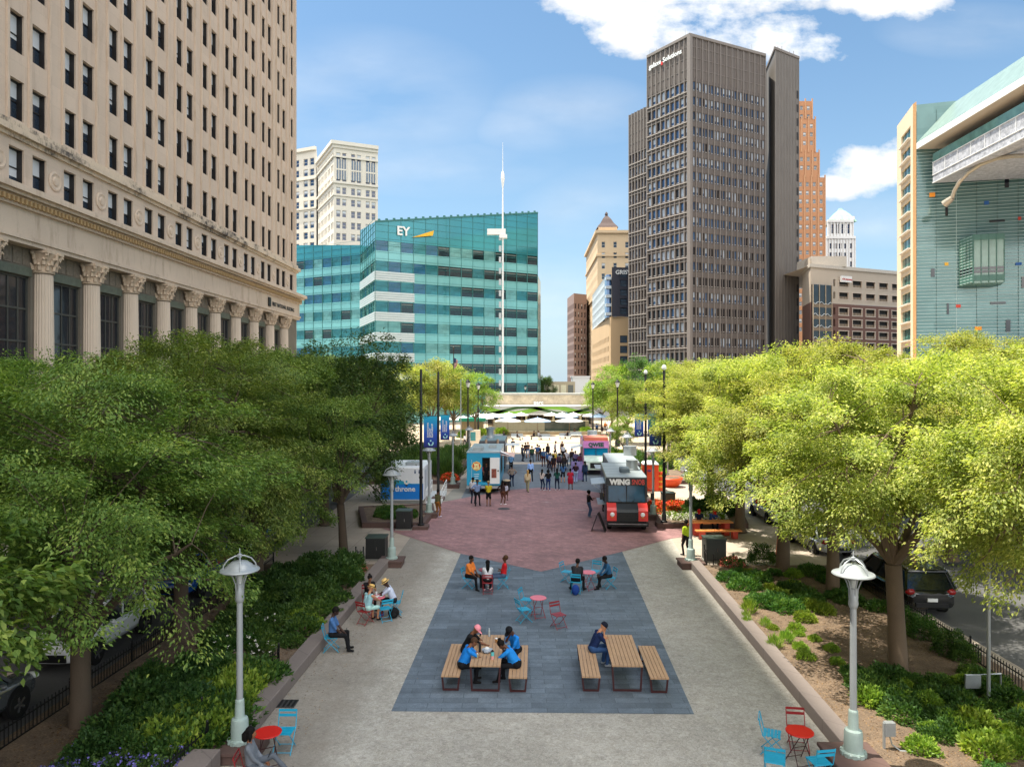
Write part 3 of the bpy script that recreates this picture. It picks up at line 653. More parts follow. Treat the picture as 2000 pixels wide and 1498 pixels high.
# ---- dark granite tower ----
M_DK = stone_mat('dark_granite', '#5c5551', .10, .3, .5, block=(1.4, 4.1), grout=.7); M_DKT = P('fin_stone', '#77706b', .8, var=.12); M_DGL = glass_mat('tower_glass', '#46688f', .06, metal=.35, var=.45, sc=.15); M_DGL2 = glass_mat('tower_glass_dark', '#1b1f27', .05, var=.4)
M_PANEL = P('louvre_panel', '#55504e', .7, var=.2)
dk = thing('office_tower', 'tall dark granite office tower with galaxe solutions letters on its top', 'building')
C0 = XYp(1347, 193); C1 = XYp(1494, 205); C2 = XYp(1265, 206); C3 = XYp(1229.5, 214); ZT = 103.2; ZT2 = ZY(212, 209)
wall = MB(); fin = MB(); allw = []; blank = []
def dkface(A, B, zt, nb, nwin, blank_h, fins=True, ww=.5, sills=1):
    A = Vector(A); B = Vector(B); L_ = (B-A).length; t = (B-A)/L_; o = Vector((t.y, -t.x)); ang = math.atan2(t.y, t.x)
    k = int((zt-blank_h-3)/4.1); zs = [(zt-blank_h-4.1*(i+1)+1.1, zt-blank_h-4.1*(i+1)+3.7) for i in range(k)]
    g = wall_grid(wall, A, B, 0, zt, evenly(L_, nb*nwin, L_/nb/nwin*ww), zs, .3); allw.extend(g)
    for i in range(nb+1):
        q = A+t*(L_*i/nb)+o*.14; fin.box((q.x, q.y, zt/2+1), (.26, .34, zt-2), 0, ang)
    if sills:
        for (a, b) in zs:
            q = A+t*L_/2+o*.2; fin.box((q.x, q.y, a-.32), (L_, .46, .22), sills, ang); fin.box((q.x-o.x*.08, q.y-o.y*.08, b+.22), (L_, .3, .16), 0, ang)
    for i in range(nb*2): q = A+t*(L_*(i+.5)/nb/2)+o*.05; fin.box((q.x, q.y, zt-blank_h/2), (.12, .12, blank_h-1), 0, ang)
    if blank_h > 8:
        for j in range(1, 4):
            q = A+t*L_/2+o*.06; fin.box((q.x, q.y, zt-blank_h*j/4), (L_, .14, .12), 0, ang)
dkface(C2, C0, ZT, 9, 1, 12.0, ww=.74); dkface(C0, C1, ZT, 13, 2, 12.0, ww=.66, sills=0); dkface(C3, XYp(1264.5, 207), ZT2, 6, 1, 12.0, ww=.6)
wall.quad(C1+(0,), (C1[0]+4, 215, 0), (C1[0]+4, 215, ZT), C1+(ZT,)); wall.add([C2+(ZT-.3,), C0+(ZT-.3,), C1+(ZT-.3,), (C1[0]-6, 222, ZT-.3), (C2[0]+4.5, 222, ZT-.3)], [(0, 1, 2, 3, 4)])
wall.quad(C2+(ZT2-1,), (C2[0]+4.5, 222, ZT2-1), (C2[0]+4.5, 222, ZT), C2+(ZT,)); wall.add([C3+(ZT2-.2,), XYp(1264.5, 207)+(ZT2-.2,), (C2[0]+4.5, 222, ZT2-.2), (C3[0]+2, 222, ZT2-.2)], [(0, 1, 2, 3)])
part(dk, wall, 'wall', M_DK); part(dk, fin, 'fin', [M_DKT, P('sill_stone', '#a39a92', .8)])
def dvar(g, b):
    def f(w, h):
        mb = MB(); mb.quad((0, 0, 0), (w, 0, 0), (w, 0, h), (0, 0, h), g)
        if b: mb.quad((.04, -.015, h*(1-b)), (w-.04, -.015, h*(1-b)), (w-.04, -.015, h), (.04, -.015, h), 2)
        mb.b2(0, w, -.06, -.004, h*.1, h*.16, 3); return mb
    return f
def dkpick(M, rnd):
    z = M.translation.z; lim = 45
    return rnd.choices((0, 1, 2, 3), (5, .7, 3.4, 2.2) if z > lim else (1.6, 5, 1.8, 1.2))[0]
place(dk, allw, [dvar(0, 0), dvar(1, 0), dvar(0, .55), dvar(0, .8)], [M_DGL, M_DGL2, P('grey_blind', '#aab6c4', .7), P('bright_sill', '#b9b4ae', .6)], seed=5, pick=dkpick)
cor = MB(); ring_band(cor, [C2, C0, C1], ZT-.5, ZT+.25, .45); cor.box((C0[0], C0[1], ZT/2), (1.1, 1.1, ZT-1), 0, R(40)); part(dk, cor, 'parapet', M_DKT)
an = MB(); rnd = random.Random(4)
for i in range(9): a = Vector(C2).lerp(Vector(C0), rnd.random()) if i < 4 else Vector(C0).lerp(Vector(C1), rnd.random()); an.tube([(a.x, a.y+1, ZT-.2), (a.x, a.y+1, ZT+1.2+rnd.random()*1.6)], .07, 5)
part(dk, an, 'antenna', GALV)
td = (Vector(C0)-Vector(C2)).normalized(); no = Vector((td.y, -td.x)); a = Vector(C2)+td*1.0+no*.45
put_text('galaxe', 1.9, WHITE, dk, (a.x, a.y, ZT-4.2), td.to_3d(), align='LEFT', bold=.03, depth=.08)
a = Vector(C2)+td*6.3+no*.45; put_text('Solutions', 1.9, WHITE, dk, (a.x, a.y, ZT-4.2), td.to_3d(), align='LEFT', bold=.03, depth=.08)
a = Vector(C2)+td*6.0+no*.45; m = MB(); m.box((a.x, a.y, ZT-4.3), (.6, .15, .9), 0, math.atan2(td.y, td.x)); part(dk, m, 'sign_emblem', P('red_sign', '#c8332a', .5))
settle(dk, (C0[0], C0[1], 0))
S0, S1, S2 = XYp(1493, 222), XYp(1514, 205), XYp(1560, 211); ZS = ZY(94, 205)
sh = thing('service_tower', 'blank dark stone shaft joined to the right of the granite tower', 'building'); m = MB()
m.prism([S1, S2, (S2[0]+3, 232), (S0[0], 232), S0], 0, ZS); part(sh, m, 'wall', stone_mat('shaft_stone', '#6b6661', .1, .45, .6, block=(1.15, 2.7), grout=.8))
m = MB(); A, B = Vector(S1), Vector(S2); tt = (B-A).normalized(); oo = Vector((tt.y, -tt.x))
for i in range(9): q = A+tt*((B-A).length*i/8)+oo*.05; m.box((q.x, q.y, ZS/2), (.12, .16, ZS-.5), 0, math.atan2(tt.y, tt.x))
for i in range(22): q = A+tt*((B-A).length*.94)+oo*.06; m.box((q.x, q.y, 8+i*4.1), (.7, .1, 2.2), 1, math.atan2(tt.y, tt.x))
part(sh, m, 'fin', [M_DKT, P('slot_dark', '#26221f', .6)]); m = MB(); ring_band(m, [S0, S1, S2], ZS-.4, ZS+.3, .3)
for i in range(7): q = A.lerp(B, i/6); m.tube([(q.x, q.y+1, ZS), (q.x, q.y+1, ZS+1+.5*(i % 3))], .08, 5)
part(sh, m, 'parapet', M_DKT); settle(sh, (S1[0], S1[1], 0))

# ---- towers behind ----
M_TAN = stone_mat('tan_brick', '#cdb492', .07, .15, .5); M_TANW = glass_mat('tan_glass', '#4a5866', .06)
HB = [XYp(1145, 345), XYp(1167, 290), XYp(1236, 290)]; zt = ZY(452, 290)
t, P_ = tower('tan brick hotel tower crowned by a dark pagoda roof', [(HB[0], HB[1]), (HB[1], HB[2])], zt, M_TAN, M_TANW, 4.3, 2.4, .3, 4.6, name='hotel_tower', body=[XYp(1236, 345)], zwin0=10, crown=3, lim=100, depth=.3)
m = MB(); ring_band(m, P_[:3], zt-.6, zt+.5, 1.0); ring_band(m, P_[:3], zt-10, zt-9.4, .6); ring_band(m, P_[:3], zt-26, zt-25.4, .6); part(t, m, 'cornice', M_TAN)
x0, x1 = XY(1165, 296), XY(1206, 296); cx = (x0+x1)/2; hw = (x1-x0)/2; zb = ZY(446, 296)
m = MB(); m.b2(x0+.6, x1-.6, 293, 303, zt-1, zb, 1)
Mt = Matrix.Translation((cx, 298, zb))@Matrix.Rotation(R(45), 4, 'Z')
m.lathe([(hw*1.42, 0), (hw*1.25, .9), (hw*.9, 2.2), (hw*.55, 4.2), (hw*.25, 5.4), (hw*.15, 5.9), (hw*.2, 6.5), (.3, 7.4)], 4, M=Mt); part(t, m, 'pagoda_roof', [P('dark_copper', '#4b3a36', .6, var=.25), M_TAN])
m = MB(); m.b2(XY(1150, 330), XY(1160, 310), 300, 330, zt, zt+3); part(t, m, 'roof_shed', P('dark_copper', '#4b3a36', .6)); settle(t, (HB[1][0], HB[1][1], 0))
BB = [XYp(1108, 340), XYp(1121, 320), XYp(1146, 325)]
t, P_ = tower('slim brown grey high rise at the end of the street', [(BB[0], BB[1]), (BB[1], BB[2])], ZY(573, 322), P('brown_cladding', '#8e7870', .8, var=.1), M_DGL2, 3.7, 2.4, .5, 2.2, name='high_rise', body=[XYp(1146, 350)], zwin0=8, crown=4, lim=80, fm=P('brown_cladding', '#8e7870', .8)); settle(t, (BB[1][0], BB[1][1], 0))
# griswold block
gt = thing('apartment_building', 'tan apartment block with a dark upper box and pale glazed upper storeys', 'building')
A0, A1, A2, A3 = XYp(1157, 288), XYp(1190, 232), XYp(1193, 231), XYp(1232, 231); zl = ZY(618, 231)
wall = MB(); gw = wall_grid(wall, A0, A1, 0, zl, evenly((Vector(A1)-Vector(A0)).length, 14, 1.5), floors(2, 7, 3.2, 1, 1.8), .25)
gw += wall_grid(wall, A2, A3, 0, zl, [(3.0, 5.4)], floors(1, 7, 3.35, .6, 2.4), .3); wall.quad(A1+(0,), A2+(0,), A2+(zl,), A1+(zl,)); wall.add([A0+(zl,), A2+(zl,), A3+(zl,), (A3[0], 290, zl)], [(0, 1, 2, 3)])
part(gt, wall, 'wall', stone_mat('tan_stone', '#c3a680', .07, .12, .5)); place(gt, gw, [lambda w, h: win(w, h, fw=.1, rows=2)], [M_TANW, M_SASH], seed=2, limit=80)
m = MB(); zz = ZY(522, 231); dw = wall_grid(m, XYp(1195, 230), A3, zl+.05, zz, [(2.8, 5.2)], floors(zl+.3, 5, 3.0, .5, 2.1), .3); m.quad(XYp(1195, 262)+(zl,), XYp(1195, 230)+(zl,), XYp(1195, 230)+(zz,), XYp(1195, 262)+(zz,)); part(gt, m, 'upper_box', P('charcoal_panel', '#3a3c48', .6, var=.06)); place(gt, dw, [lambda w, h: win(w, h, fw=.1, rows=2)], [M_TANW, M_SASH], name='upper_window', seed=2)
m = MB(); g2 = (Vector(A0), Vector(XYp(1183, 236))); z2 = ZY(538, 236)
fw_ = wall_grid(m, g2[0], g2[1], zl+.05, z2, evenly((g2[1]-g2[0]).length, 12, 3.6), floors(zl, 5, 2.9, .6, 1.9), .1); m.quad(tuple(g2[1])+(zl,), XYp(1193, 238)+(zl,), XYp(1193, 238)+(z2,), tuple(g2[1])+(z2,)); m.add([tuple(g2[0])+(z2,), tuple(g2[1])+(z2,), XYp(1195, 240)+(z2,), XYp(1195, 290)+(z2,)], [(0, 1, 2, 3)]); part(gt, m, 'glazed_storeys', P('pale_panel', '#c3ccd0', .5))
place(gt, fw_, [lambda w, h: win(w, h, fw=.08, cols=3)], [glass_mat('pale_glass', '#8fa5ae', .08), WHITE], name='ribbon_window', seed=3)
m = MB(); m.b2(XY(1184, 234), XY(1193, 234), 233, 238, zl, z2)
for i in range(5): m.b2(XY(1184, 233)-.3, XY(1193, 233), 231.5, 233.4, zl+.6+i*2.9, zl+1.5+i*2.9, 1)
part(gt, m, 'balcony', [M_DGL, P('pale_panel', '#c3ccd0', .5)])
put_text('GRISWOLD', 1.9, WHITE, gt, (XY(1202, 229.8), 229.8, ZY(535, 230)), (1, 0, 0), align='LEFT', bold=.03, depth=.1); settle(gt, (A1[0], A1[1], 0))
# orange brick stepped tower
M_ORB = stone_mat('orange_brick', '#b98560', .1, .12, .4); ot = thing('stepped_tower', 'stepped orange brick tower behind the dark shaft', 'building'); wall = MB(); ow = []
for (pxr, ztp, zbt) in ((1612, 346, 800), (1600.5, 297, 346), (1593, 232, 297), (1587, 197, 232)):
    z1_, z0_ = ZY(ztp, 300), (0 if zbt == 800 else ZY(zbt, 300)); A, B = XYp(1540, 300), XYp(pxr, 300); L_ = B[0]-A[0]
    k = int((z1_-max(z0_, 30))/3.6); xs_ = []; n = int(L_/3.0)
    for i in range(n): xr = L_-1.1-i*2.9; xs_.append((xr-1.3, xr))
    ow += wall_grid(wall, A, B, z0_, z1_-.0, [x for x in xs_ if x[0] > .2], [(z1_-1.2-3.6*(i+1)+1.0, z1_-1.2-3.6*(i+1)+2.8) for i in range(k)], .3)
    wall.quad(B+(z0_,), (B[0]+1, 325, z0_), (B[0]+1, 325, z1_), B+(z1_,)); wall.add([A+(z1_,), B+(z1_,), (B[0]+1, 325, z1_), (A[0], 325, z1_)], [(0, 1, 2, 3)])
    for i in range(int(L_/2.9)+1): wall.box((B[0]-.2-i*2.9, 299.85, (z0_+z1_)/2+.5), (.5, .3, z1_-z0_+1.0), 1)
part(ot, wall, 'wall', [M_ORB, P('orange_pier', '#c4936c', .8)]); place(ot, ow, [lambda w, h: win(w, h, fw=.12, rows=2), lambda w, h: win(w, h, fw=.12, rows=2, blind=.5)], [M_TANW, P('pale_frame', '#d8cbb8', .6), M_BLIND], seed=8, limit=90); settle(ot, (XY(1590, 300), 300, 0))
# white terracotta tower with green roof
M_WT = stone_mat('white_terracotta', '#e4e4e2', .06, .12, .5); wt = thing('ornate_tower', 'ornate white tower with a green copper roof', 'building'); wall = MB(); ww_ = []
for (pa, pb, ya, yb, n) in ((1613, 1670, 520, 462, 5), (1616, 1666, 462, 430, 4)):
    A, B = XYp(pa, 330), XYp(pb, 330); z0_, z1_ = (ZY(ya, 330) if ya < 500 else 0), ZY(yb, 330)
    rws = [(z1_-2.2-4.2*(i+1)+.9, z1_-2.2-4.2*(i+1)+3.4) for i in range(1 if yb == 430 else 9)]
    if yb == 430: rws = [(z0_+1.5, z1_-1.6)]
    ww_ += wall_grid(wall, A, B, z0_, z1_, evenly(B[0]-A[0], n, 1.5, .8), rws, .4); wall.quad(B+(z0_,), (B[0]+.5, 345, z0_), (B[0]+.5, 345, z1_), B+(z1_,)); wall.add([A+(z1_,), B+(z1_,), (B[0], 345, z1_), (A[0], 345, z1_)], [(0, 1, 2, 3)])
    ring_band(wall, [A, B], z1_-.9, z1_+.3, .8)
    for i in range(n*2+1): wall.box((A[0]+(B[0]-A[0])*i/n/2, 329.8, (z0_+z1_)/2), (.35, .5, z1_-z0_))
part(wt, wall, 'wall', M_WT); place(wt, ww_, [lambda w, h: win(w, h, fw=.12, rows=2)], [M_NAVY, M_FR], seed=4, limit=60)
m = MB(); cx = XY(1641, 337); Mt = Matrix.Translation((cx, 337, ZY(430, 330)))@Matrix.Rotation(R(45), 4, 'Z'); m.lathe([(7.6, 0), (6.6, 1.5), (5.0, 3.4), (3.0, 5.2), (1.4, 6.3), (.8, 7.2)], 4, M=Mt)
for i in range(3): m.box((cx-3.4+3.4*i, 331.6, ZY(424, 330)), (1.2, 1.5, 1.6), 1)
part(wt, m, 'copper_roof', [P('green_copper', '#93b9a3', .7, var=.12), M_WT]); settle(wt, (cx, 330, 0))
# parking and shop block, beige over brown
cv = thing('parking_building', 'beige over brown brick block with wide openings and a red lettered pharmacy sign', 'building')
A, B = XYp(1583, 190), XYp(1800, 207); zc = 40.2; Lc = (Vector(B)-Vector(A)).length; wall = MB(); zspl = ZY(590, 191)
xsw = [(1.0, 2.2)]; pos = [(.0, .0)]
xb = [(5.3+0*i, 0) for i in range(0)]
wid = [(10.2+5.1*i, 14.0+5.1*i) for i in range(6)]; nar = [(8.3, 9.0)]
rowsb = [(zspl+1.3, zspl+3.2), (zspl+4.7, zspl+6.6)]; rowsl = [(zspl-3.05-3.15*i, zspl-1.1-3.15*i) for i in range(8)]
allx = nar+wid; wv = []
wv += wall_grid(wall, A, B, zspl, zc, allx, rowsb, .45, 0); wv += wall_grid(wall, A, B, 0, zspl-.02, allx, rowsl, .45, 1)
wall.quad(XYp(1567, 202)+(0,), A+(0,), A+(zspl,), XYp(1567, 202)+(zspl,), 1); wall.quad(XYp(1567, 202)+(zspl,), A+(zspl,), A+(ZY(500, 190),), XYp(1567, 202)+(ZY(500, 190),), 0)
wall.add([A+(zc-.1,), B+(zc-.1,), (B[0], 235, zc-.1), (A[0]-2, 235, zc-.1)], [(0, 1, 2, 3)], 0)
part(cv, wall, 'wall', [stone_mat('beige_panel', '#b9ac9c', .06, .15, .5), stone_mat('brown_brick', '#6d5047', .08, .1, .6)])
pv = [w for w in wv if w[1] > 1]; nv = [w for w in wv if w[1] <= 1]
def parkw(w, h):
    mb = MB(); mb.quad((0, 0, 0), (w, 0, 0), (w, 0, h), (0, 0, h), 0); mb.b2(0, w, -.1, -.004, 0, h*.42, 1)
    for i in (1, 2): mb.b2(w*i/3-.04, w*i/3+.04, -.13, -.101, 0, h, 2)
    mb.b2(0, w, -.14, -.131, h*.42, h*.48, 2); mb.b2(0, .12, -.56, -.2, 0, h, 3); mb.b2(w-.12, w, -.56, -.2, 0, h, 3); mb.b2(-.1, w+.1, -.56, -.2, h-.02, h+.18, 3); mb.b2(-.1, w+.1, -.56, -.2, -.16, .04, 3); return mb
place(cv, pv, [parkw], [P('garage_dark', '#161412', .8), P('garage_wall', '#8a7a68', .8), M_SASH, P('window_surround', '#cbbdaf', .8)], name='garage_opening', seed=5); place(cv, nv, [lambda w, h: win(w, h)], [M_DGL2, M_SASH], name='slot_window', seed=5)
m = MB(); t2 = (Vector(B)-Vector(A)).normalized(); o2 = Vector((t2.y, -t2.x)); ang = math.atan2(t2.y, t2.x); q = Vector(A)+t2*3.7-o2*-.25
m.box((q.x, q.y, 17.5), (6.8, .5, 35), 0, ang)
for i in range(9):
    m.box((q.x+o2.x*.28, q.y+o2.y*.28, 3.0+3.15*i+1.2), (6.8, .08, 1.0), 1, ang)
    for j in range(3): m.tube([tuple((q+t2*(-3.2+2.2*j+s*1.1)+o2*.36).to_3d()+Vector((0, 0, 4.9+3.15*i+.32*math.sin(s*math.pi)*(1 if (i+j) % 2 else -1)))) for s in (0, .25, .5, .75, 1.0, 1.5, 1.9)], .09, 5, 3)
for i in range(4): m.box((q.x+t2.x*(-3.4+2.27*i)+o2.x*.35, q.y+t2.y*(-3.4+2.27*i)+o2.y*.35, 17.5), (.12, .16, 35), 2, ang)
part(cv, m, 'glass_bay', [glass_mat('bay_glass', '#1b1f26', .05, var=.6), P('bay_spandrel', '#7d6d5b', .7), P('bay_mullion', '#b9a890', .6), P('wave_white', '#c9cfd2', .5)])
m = MB(); ring_band(m, [XYp(1567, 202), A, B], zc-.6, zc+.3, .35); m.b2(XY(1568, 200), XY(1634, 200), 194, 204, zc+.2, ZY(497, 192)); part(cv, m, 'parapet', P('beige_parapet', '#c4bcb0', .7))
q = Vector(A)+t2*12.4+o2*.5; m = MB(); m.box((q.x, q.y, rowsb[1][1]+.15), (4.0, .5, 1.7), 0, ang); part(cv, m, 'sign_board', P('sign_white', '#e8e6e2', .5))
q = Vector(A)+t2*10.7+o2*.78; put_text('CVS pharmacy', .62, P('red_sign', '#c8332a', .5), cv, (q.x, q.y, rowsb[1][1]-.1), t2.to_3d(), align='LEFT', bold=.02, depth=.02)
settle(cv, (A[0], A[1], 0))

# ---- large glazed building with sloping roof ----
cw = thing('glass_office_building', 'big cream and green glazed building with an overhanging sloped roof', 'building')
E0, E1, E2 = XYp(1752, 165), XYp(1783, 152), XYp(1790, 150.5); ztw = ZY(203, 152); wall = MB()
Lw = (Vector(E1)-Vector(E0)).length; ws_ = wall_grid(wall, E0, E1, 0, ztw, [(Lw*.28, Lw*.86)], [(ztw-6.4-3.98*i, ztw-3.9-3.98*i) for i in range(15)], .35); wall.quad(E1+(0,), E2+(0,), E2+(ztw,), E1+(ztw,), 1)
wall.add([E0+(ztw,), E1+(ztw,), (E1[0]+10, 175, ztw), (E0[0]+8, 178, ztw)], [(0, 1, 2, 3)])
part(cw, wall, 'wall', [stone_mat('cream_panel', '#dcc6aa', .05, .06, .4), P('bronze_corner', '#b98f62', .6)])
def cww(w, h):
    mb = MB(); mb.quad((0, 0, 0), (w, 0, 0), (w, 0, h), (0, 0, h), 0); mb.b2(-.1, w+.1, -.95, -.02, -.35, -.08, 1)
    for i in (1, 2): mb.b2(w*i/3-.05, w*i/3+.05, -.08, -.002, 0, h, 2)
    return mb
place(cw, ws_, [cww], [glass_mat('corner_glass', '#3a6a63', .06, var=.5), P('sill_white', '#dcd4c8', .6), M_SASH], seed=3)
def gfac_mat():
    k = NM('fritted_glass'); sp = k.n('ShaderNodeSeparateXYZ', {0: k.co()}); n1 = k.noise(.12, 3, .6)
    pan = k.n('ShaderNodeTexBrick', {'Vector': k.n('ShaderNodeCombineXYZ', {0: sp.outputs[0], 1: sp.outputs[2]}).outputs[0], 'Scale': 1.0, 'Brick Width': 3.7, 'Row Height': 1.42, 'Mortar Size': 0, 'Color1': (.09, .185, .18, 1), 'Color2': (.13, .24, .235, 1)}, offset=0)
    k.base(k.mix(1.0, pan.outputs[0], k.ramp(n1, [(.3, (.85,)*3+(1,)), (.7, (1.12,)*3+(1,))]), 'MULTIPLY')); k.rough(.1); k.b.inputs['Metallic'].default_value = .25; k.b.inputs['Specular IOR Level'].default_value = .7; k.bump(n1, .1, .1); return k.m
D0 = Vector(E2); dirf = Vector((1, -.31)).normalized(); Lf = 52.0; D1 = D0+dirf*Lf; nf_ = Vector((dirf.y, -dirf.x)); angf = math.atan2(dirf.y, dirf.x)
fac = MB(); zb_ = 58.3
fac.quad((D0.x, D0.y, 0), (D1.x, D1.y, 0), (D1.x, D1.y, zb_+9.2), (D0.x, D0.y, zb_+9.2))
part(cw, fac, 'glass_facade', gfac_mat())
lines = MB(); z = 1.2
while z < 58: q = D0+dirf*Lf/2+nf_*.06; lines.box((q.x, q.y, z), (Lf, .12, .085), 0, angf); z += .71
for i in range(15): q = D0+dirf*(3.7*i)+nf_*.04; lines.box((q.x, q.y, 33), (.06, .1, 66), 0 if i == 2 else 1, angf)
part(cw, lines, 'glazing_bar', [P('glazing_bar', '#b3c6c4', .4), P('glazing_dark', '#33524d', .5)])
m = MB()
def fx(px): k = (px-CX)/F; return (k*D0.y-D0.x)/(dirf.x-k*dirf.y)
for (px0, px1, py0, py1, mi) in [(1815, 1826, 376, 384, 0), (1845, 1852, 512, 518, 1), (1867, 1876, 594, 600, 2), (1904, 1917, 637, 644, 0), (1922, 1931, 392, 399, 3), (1983, 1995, 512, 517, 3), (1988, 1994, 423, 429, 2), (1986, 1992, 308, 316, 1),
    (1818, 1825, 524, 540, 4), (1846, 1851, 402, 421, 4), (1849, 1853, 592, 613, 4), (1819, 1845, 674, 677, 4), (1964, 1973, 624, 647, 4), (1934, 1964, 589, 593, 4), (1965, 1975, 668, 673, 4), (1984, 1997, 667, 672, 4), (1932, 1962, 429, 433, 4), (1962, 1970, 344, 366, 4), (1904, 1912, 711, 718, 4), (1995, 2002, 540, 562, 4)]:
    s0, s1 = fx(px0), fx(px1); q = D0+dirf*(s0+s1)/2+nf_*.1; Y = q.y; z0_, z1_ = ZY(py1, Y), ZY(py0, Y); mb = MB(); mb.box((q.x, q.y, (z0_+z1_)/2), (s1-s0, .16, z1_-z0_), 0, angf)
    part(cw, mb, 'window' if mi == 4 else 'coloured_panel', [P('panel_orange', '#e08a1c', .5), P('panel_yellow', '#e0a92a', .5), P('panel_red', '#c23a24', .5), P('panel_blue', '#1d5da8', .5), M_DGL2][mi])
# protruding glass bay
s0, s1 = fx(1904), fx(1963); a, b = D0+dirf*s0, D0+dirf*s1; dep = 7.5; zt0, zt1 = ZY(447, 138), ZY(545, 138)
mall = Vector((.029, 1)).normalized(); pA = Vector(XYp(1876, a.y+3)); q0 = D0+dirf*fx(1874); q1 = a-mall*dep*0+nf_*0; fr0 = q0-mall*0
f0 = D0+dirf*fx(1886)+nf_*5.0; f1 = D0+dirf*fx(1944)+nf_*5.0; r0 = D0+dirf*fx(1875)+nf_*.2; r1 = D0+dirf*(fx(1944)+1)+nf_*.2
m = MB(); m.prism([tuple(r0), tuple(f0), tuple(f1), tuple(r1)], zt1, zt0); part(cw, m, 'glass_bay', [glass_mat('bay_pale', '#6c8e80', .12, var=.15)])
m = MB()
for (u0, u1) in ((r0, f0), (f0, f1)):
    tt = (u1-u0).normalized(); oo = Vector((tt.y, -tt.x)); an_ = math.atan2(tt.y, tt.x); c_ = (u0+u1)/2+oo*.05; Lb = (u1-u0).length; H = zt0-zt1
    m.box((c_.x, c_.y, zt0-H*.06), (Lb, .12, H*.11), 1, an_); m.box((c_.x, c_.y, zt1+H*.10), (Lb, .12, H*.12), 1, an_)
    for j in (.30, .23): m.box((c_.x, c_.y, zt1+H*j), (Lb, .12, H*.05), 2, an_)
    for i in range(5): q = u0+tt*Lb*i/4+oo*.1; m.box((q.x, q.y, (zt0+zt1)/2), (.12, .14, H), 1, an_)
    if u0 is r0:
        for i in range(16): m.box((c_.x, c_.y, zt1+H*(i+.5)/16), (Lb, .18, .1), 0, an_)
part(cw, m, 'bay_frame', [P('glazing_bar', '#b3c6c4', .4), P('bay_green', '#4a7166', .4), M_DGL2])
# roof overhang, balcony slab, arch pipe (all run along the street)
def ML(X150, Y): return X150+.0288*(Y-150)
rf = MB(); ya, yb = 150.3, 62.0
P1, P2 = (ML(85.6, ya), ya), (ML(85.6, yb), yb)
rf.add([P1+(58.0,), P2+(58.0,), P2+(59.3,), P1+(59.3,)], [(0, 1, 2, 3)], 0)
rf.add([P1+(58.0,), (125, 139, 55.5), (130, yb, 55.5), P2+(58.0,)], [(0, 1, 2, 3)], 1)
R1, R2 = (ML(92.5, ya), ya, 67.2), (ML(92.5, yb), yb, 67.2)
rf.add([P1+(59.3,), P2+(59.3,), R2, R1], [(0, 1, 2, 3)], 2); rf.add([R1, R2, (130, yb, 67.2), (130, ya, 67.2)], [(0, 1, 2, 3)], 0)
rf.add([P1+(58.0,), P1+(59.3,), R1, (125, ya+.1, 67.2), (125, ya+.1, 55.5)], [(0, 1, 2, 3, 4)], 0)
part(cw, rf, 'roof', [P('white_fascia', '#dfe1e1', .4, var=.04), P('soffit_grey', '#b5aa9c', .6, var=.05), glass_mat('roof_glass', '#84978f', .25, spec=.4, var=.12)])
m = MB(); m.lathe([(13, 0), (12.6, 2), (10, 4.5), (4, 6)], 24, c=(116, 160, 66)); part(cw, m, 'roof_drum', P('drum_white', '#dfe3e6', .5), True)
bl = MB(); yc = 147.2; Q1, Q2 = (ML(87.3, yc), yc), (ML(87.3, 62), 62)
bl.prism([Q2, (128, 62), (128, 138.5), Q1], 50.0, 54.2, 0); part(cw, bl, 'balcony', [M_('mosaic_band', '#aeb0b6', .5, .5, 1.2, fine=4.0)])
m = MB(); m.quad(Q1+(54.25,), Q2+(54.25,), Q2+(56.0,), Q1+(56.0,)); part(cw, m, 'balustrade', glass_mat('green_rail', '#5c8478', .1)); m = MB()
for z in (50.0, 51.6, 54.2): m.bar(Q1+(z,), Q2+(z,), .3, .12)
for i in range(20): y = 147-i*4.2; m.box((ML(87.3, y)-.06, y, 52.9), (.08, .12, 2.5))
part(cw, m, 'balcony_rail', P('white_fascia', '#dfe1e1', .4))
m = MB(); pts = []
arc = [(1868, 386, 141), (1872, 372, 140.5), (1882, 355, 139), (1900, 336, 137), (1925, 320, 134), (1955, 309, 131), (1990, 304, 127), (2030, 303, 122), (2080, 310, 117)]
for px, py, Y in arc: pts.append((XY(px, Y)-.8, Y, ZY(py, Y)))
m.tube(pts, .38, 10); m.tube([pts[0], (pts[0][0]-.7, pts[0][1]+1.4, pts[0][2]-.9)], [.55, .8], 10); part(cw, m, 'arch_pipe', P('arch_steel', '#b3a794', .4, metal=.4), True)
m = MB(); m.b2(92, 130, 120, 138, .2, 6.5); part(cw, m, 'ground_floor', glass_mat('blue_shop', '#23579a', .2)); settle(cw, (E1[0], E1[1], 0))

# ---- small buildings at the plaza ----
t = thing('utility_building', 'small beige block with pale vertical bays beyond the cafe pavilion', 'building', (XY(1094, 190), 190, 0)); m = MB(); m.b2(-4, 4, 0, 8, 0, 9.0); part(t, m, 'wall', P('beige_block', '#b9ad92', .8))
m = MB()
for i in range(4): m.b2(-3.6+i*1.9, -2.2+i*1.9, -.12, -.003, 1, 8.1, 0 if i < 3 else 1)
part(t, m, 'bay_panel', [P('pale_bay', '#dcd7b8', .6), P('grey_shutter', '#6d716b', .7)])
t = thing('white_tent', 'small white boxy structure beside the brown high rise base', 'tent', (XY(1135, 200), 200, 0)); m = MB(); m.b2(-2.4, 2.4, 0, 5, 0, 10.2); m.b2(-2.6, 2.6, -.2, 5.2, 10.2, 10.6); part(t, m, 'shell', WHITE)
pv = thing('cafe_pavilion', 'low cafe pavilion with a planted wavy green fascia', 'pavilion', (5.3, 140, 0))
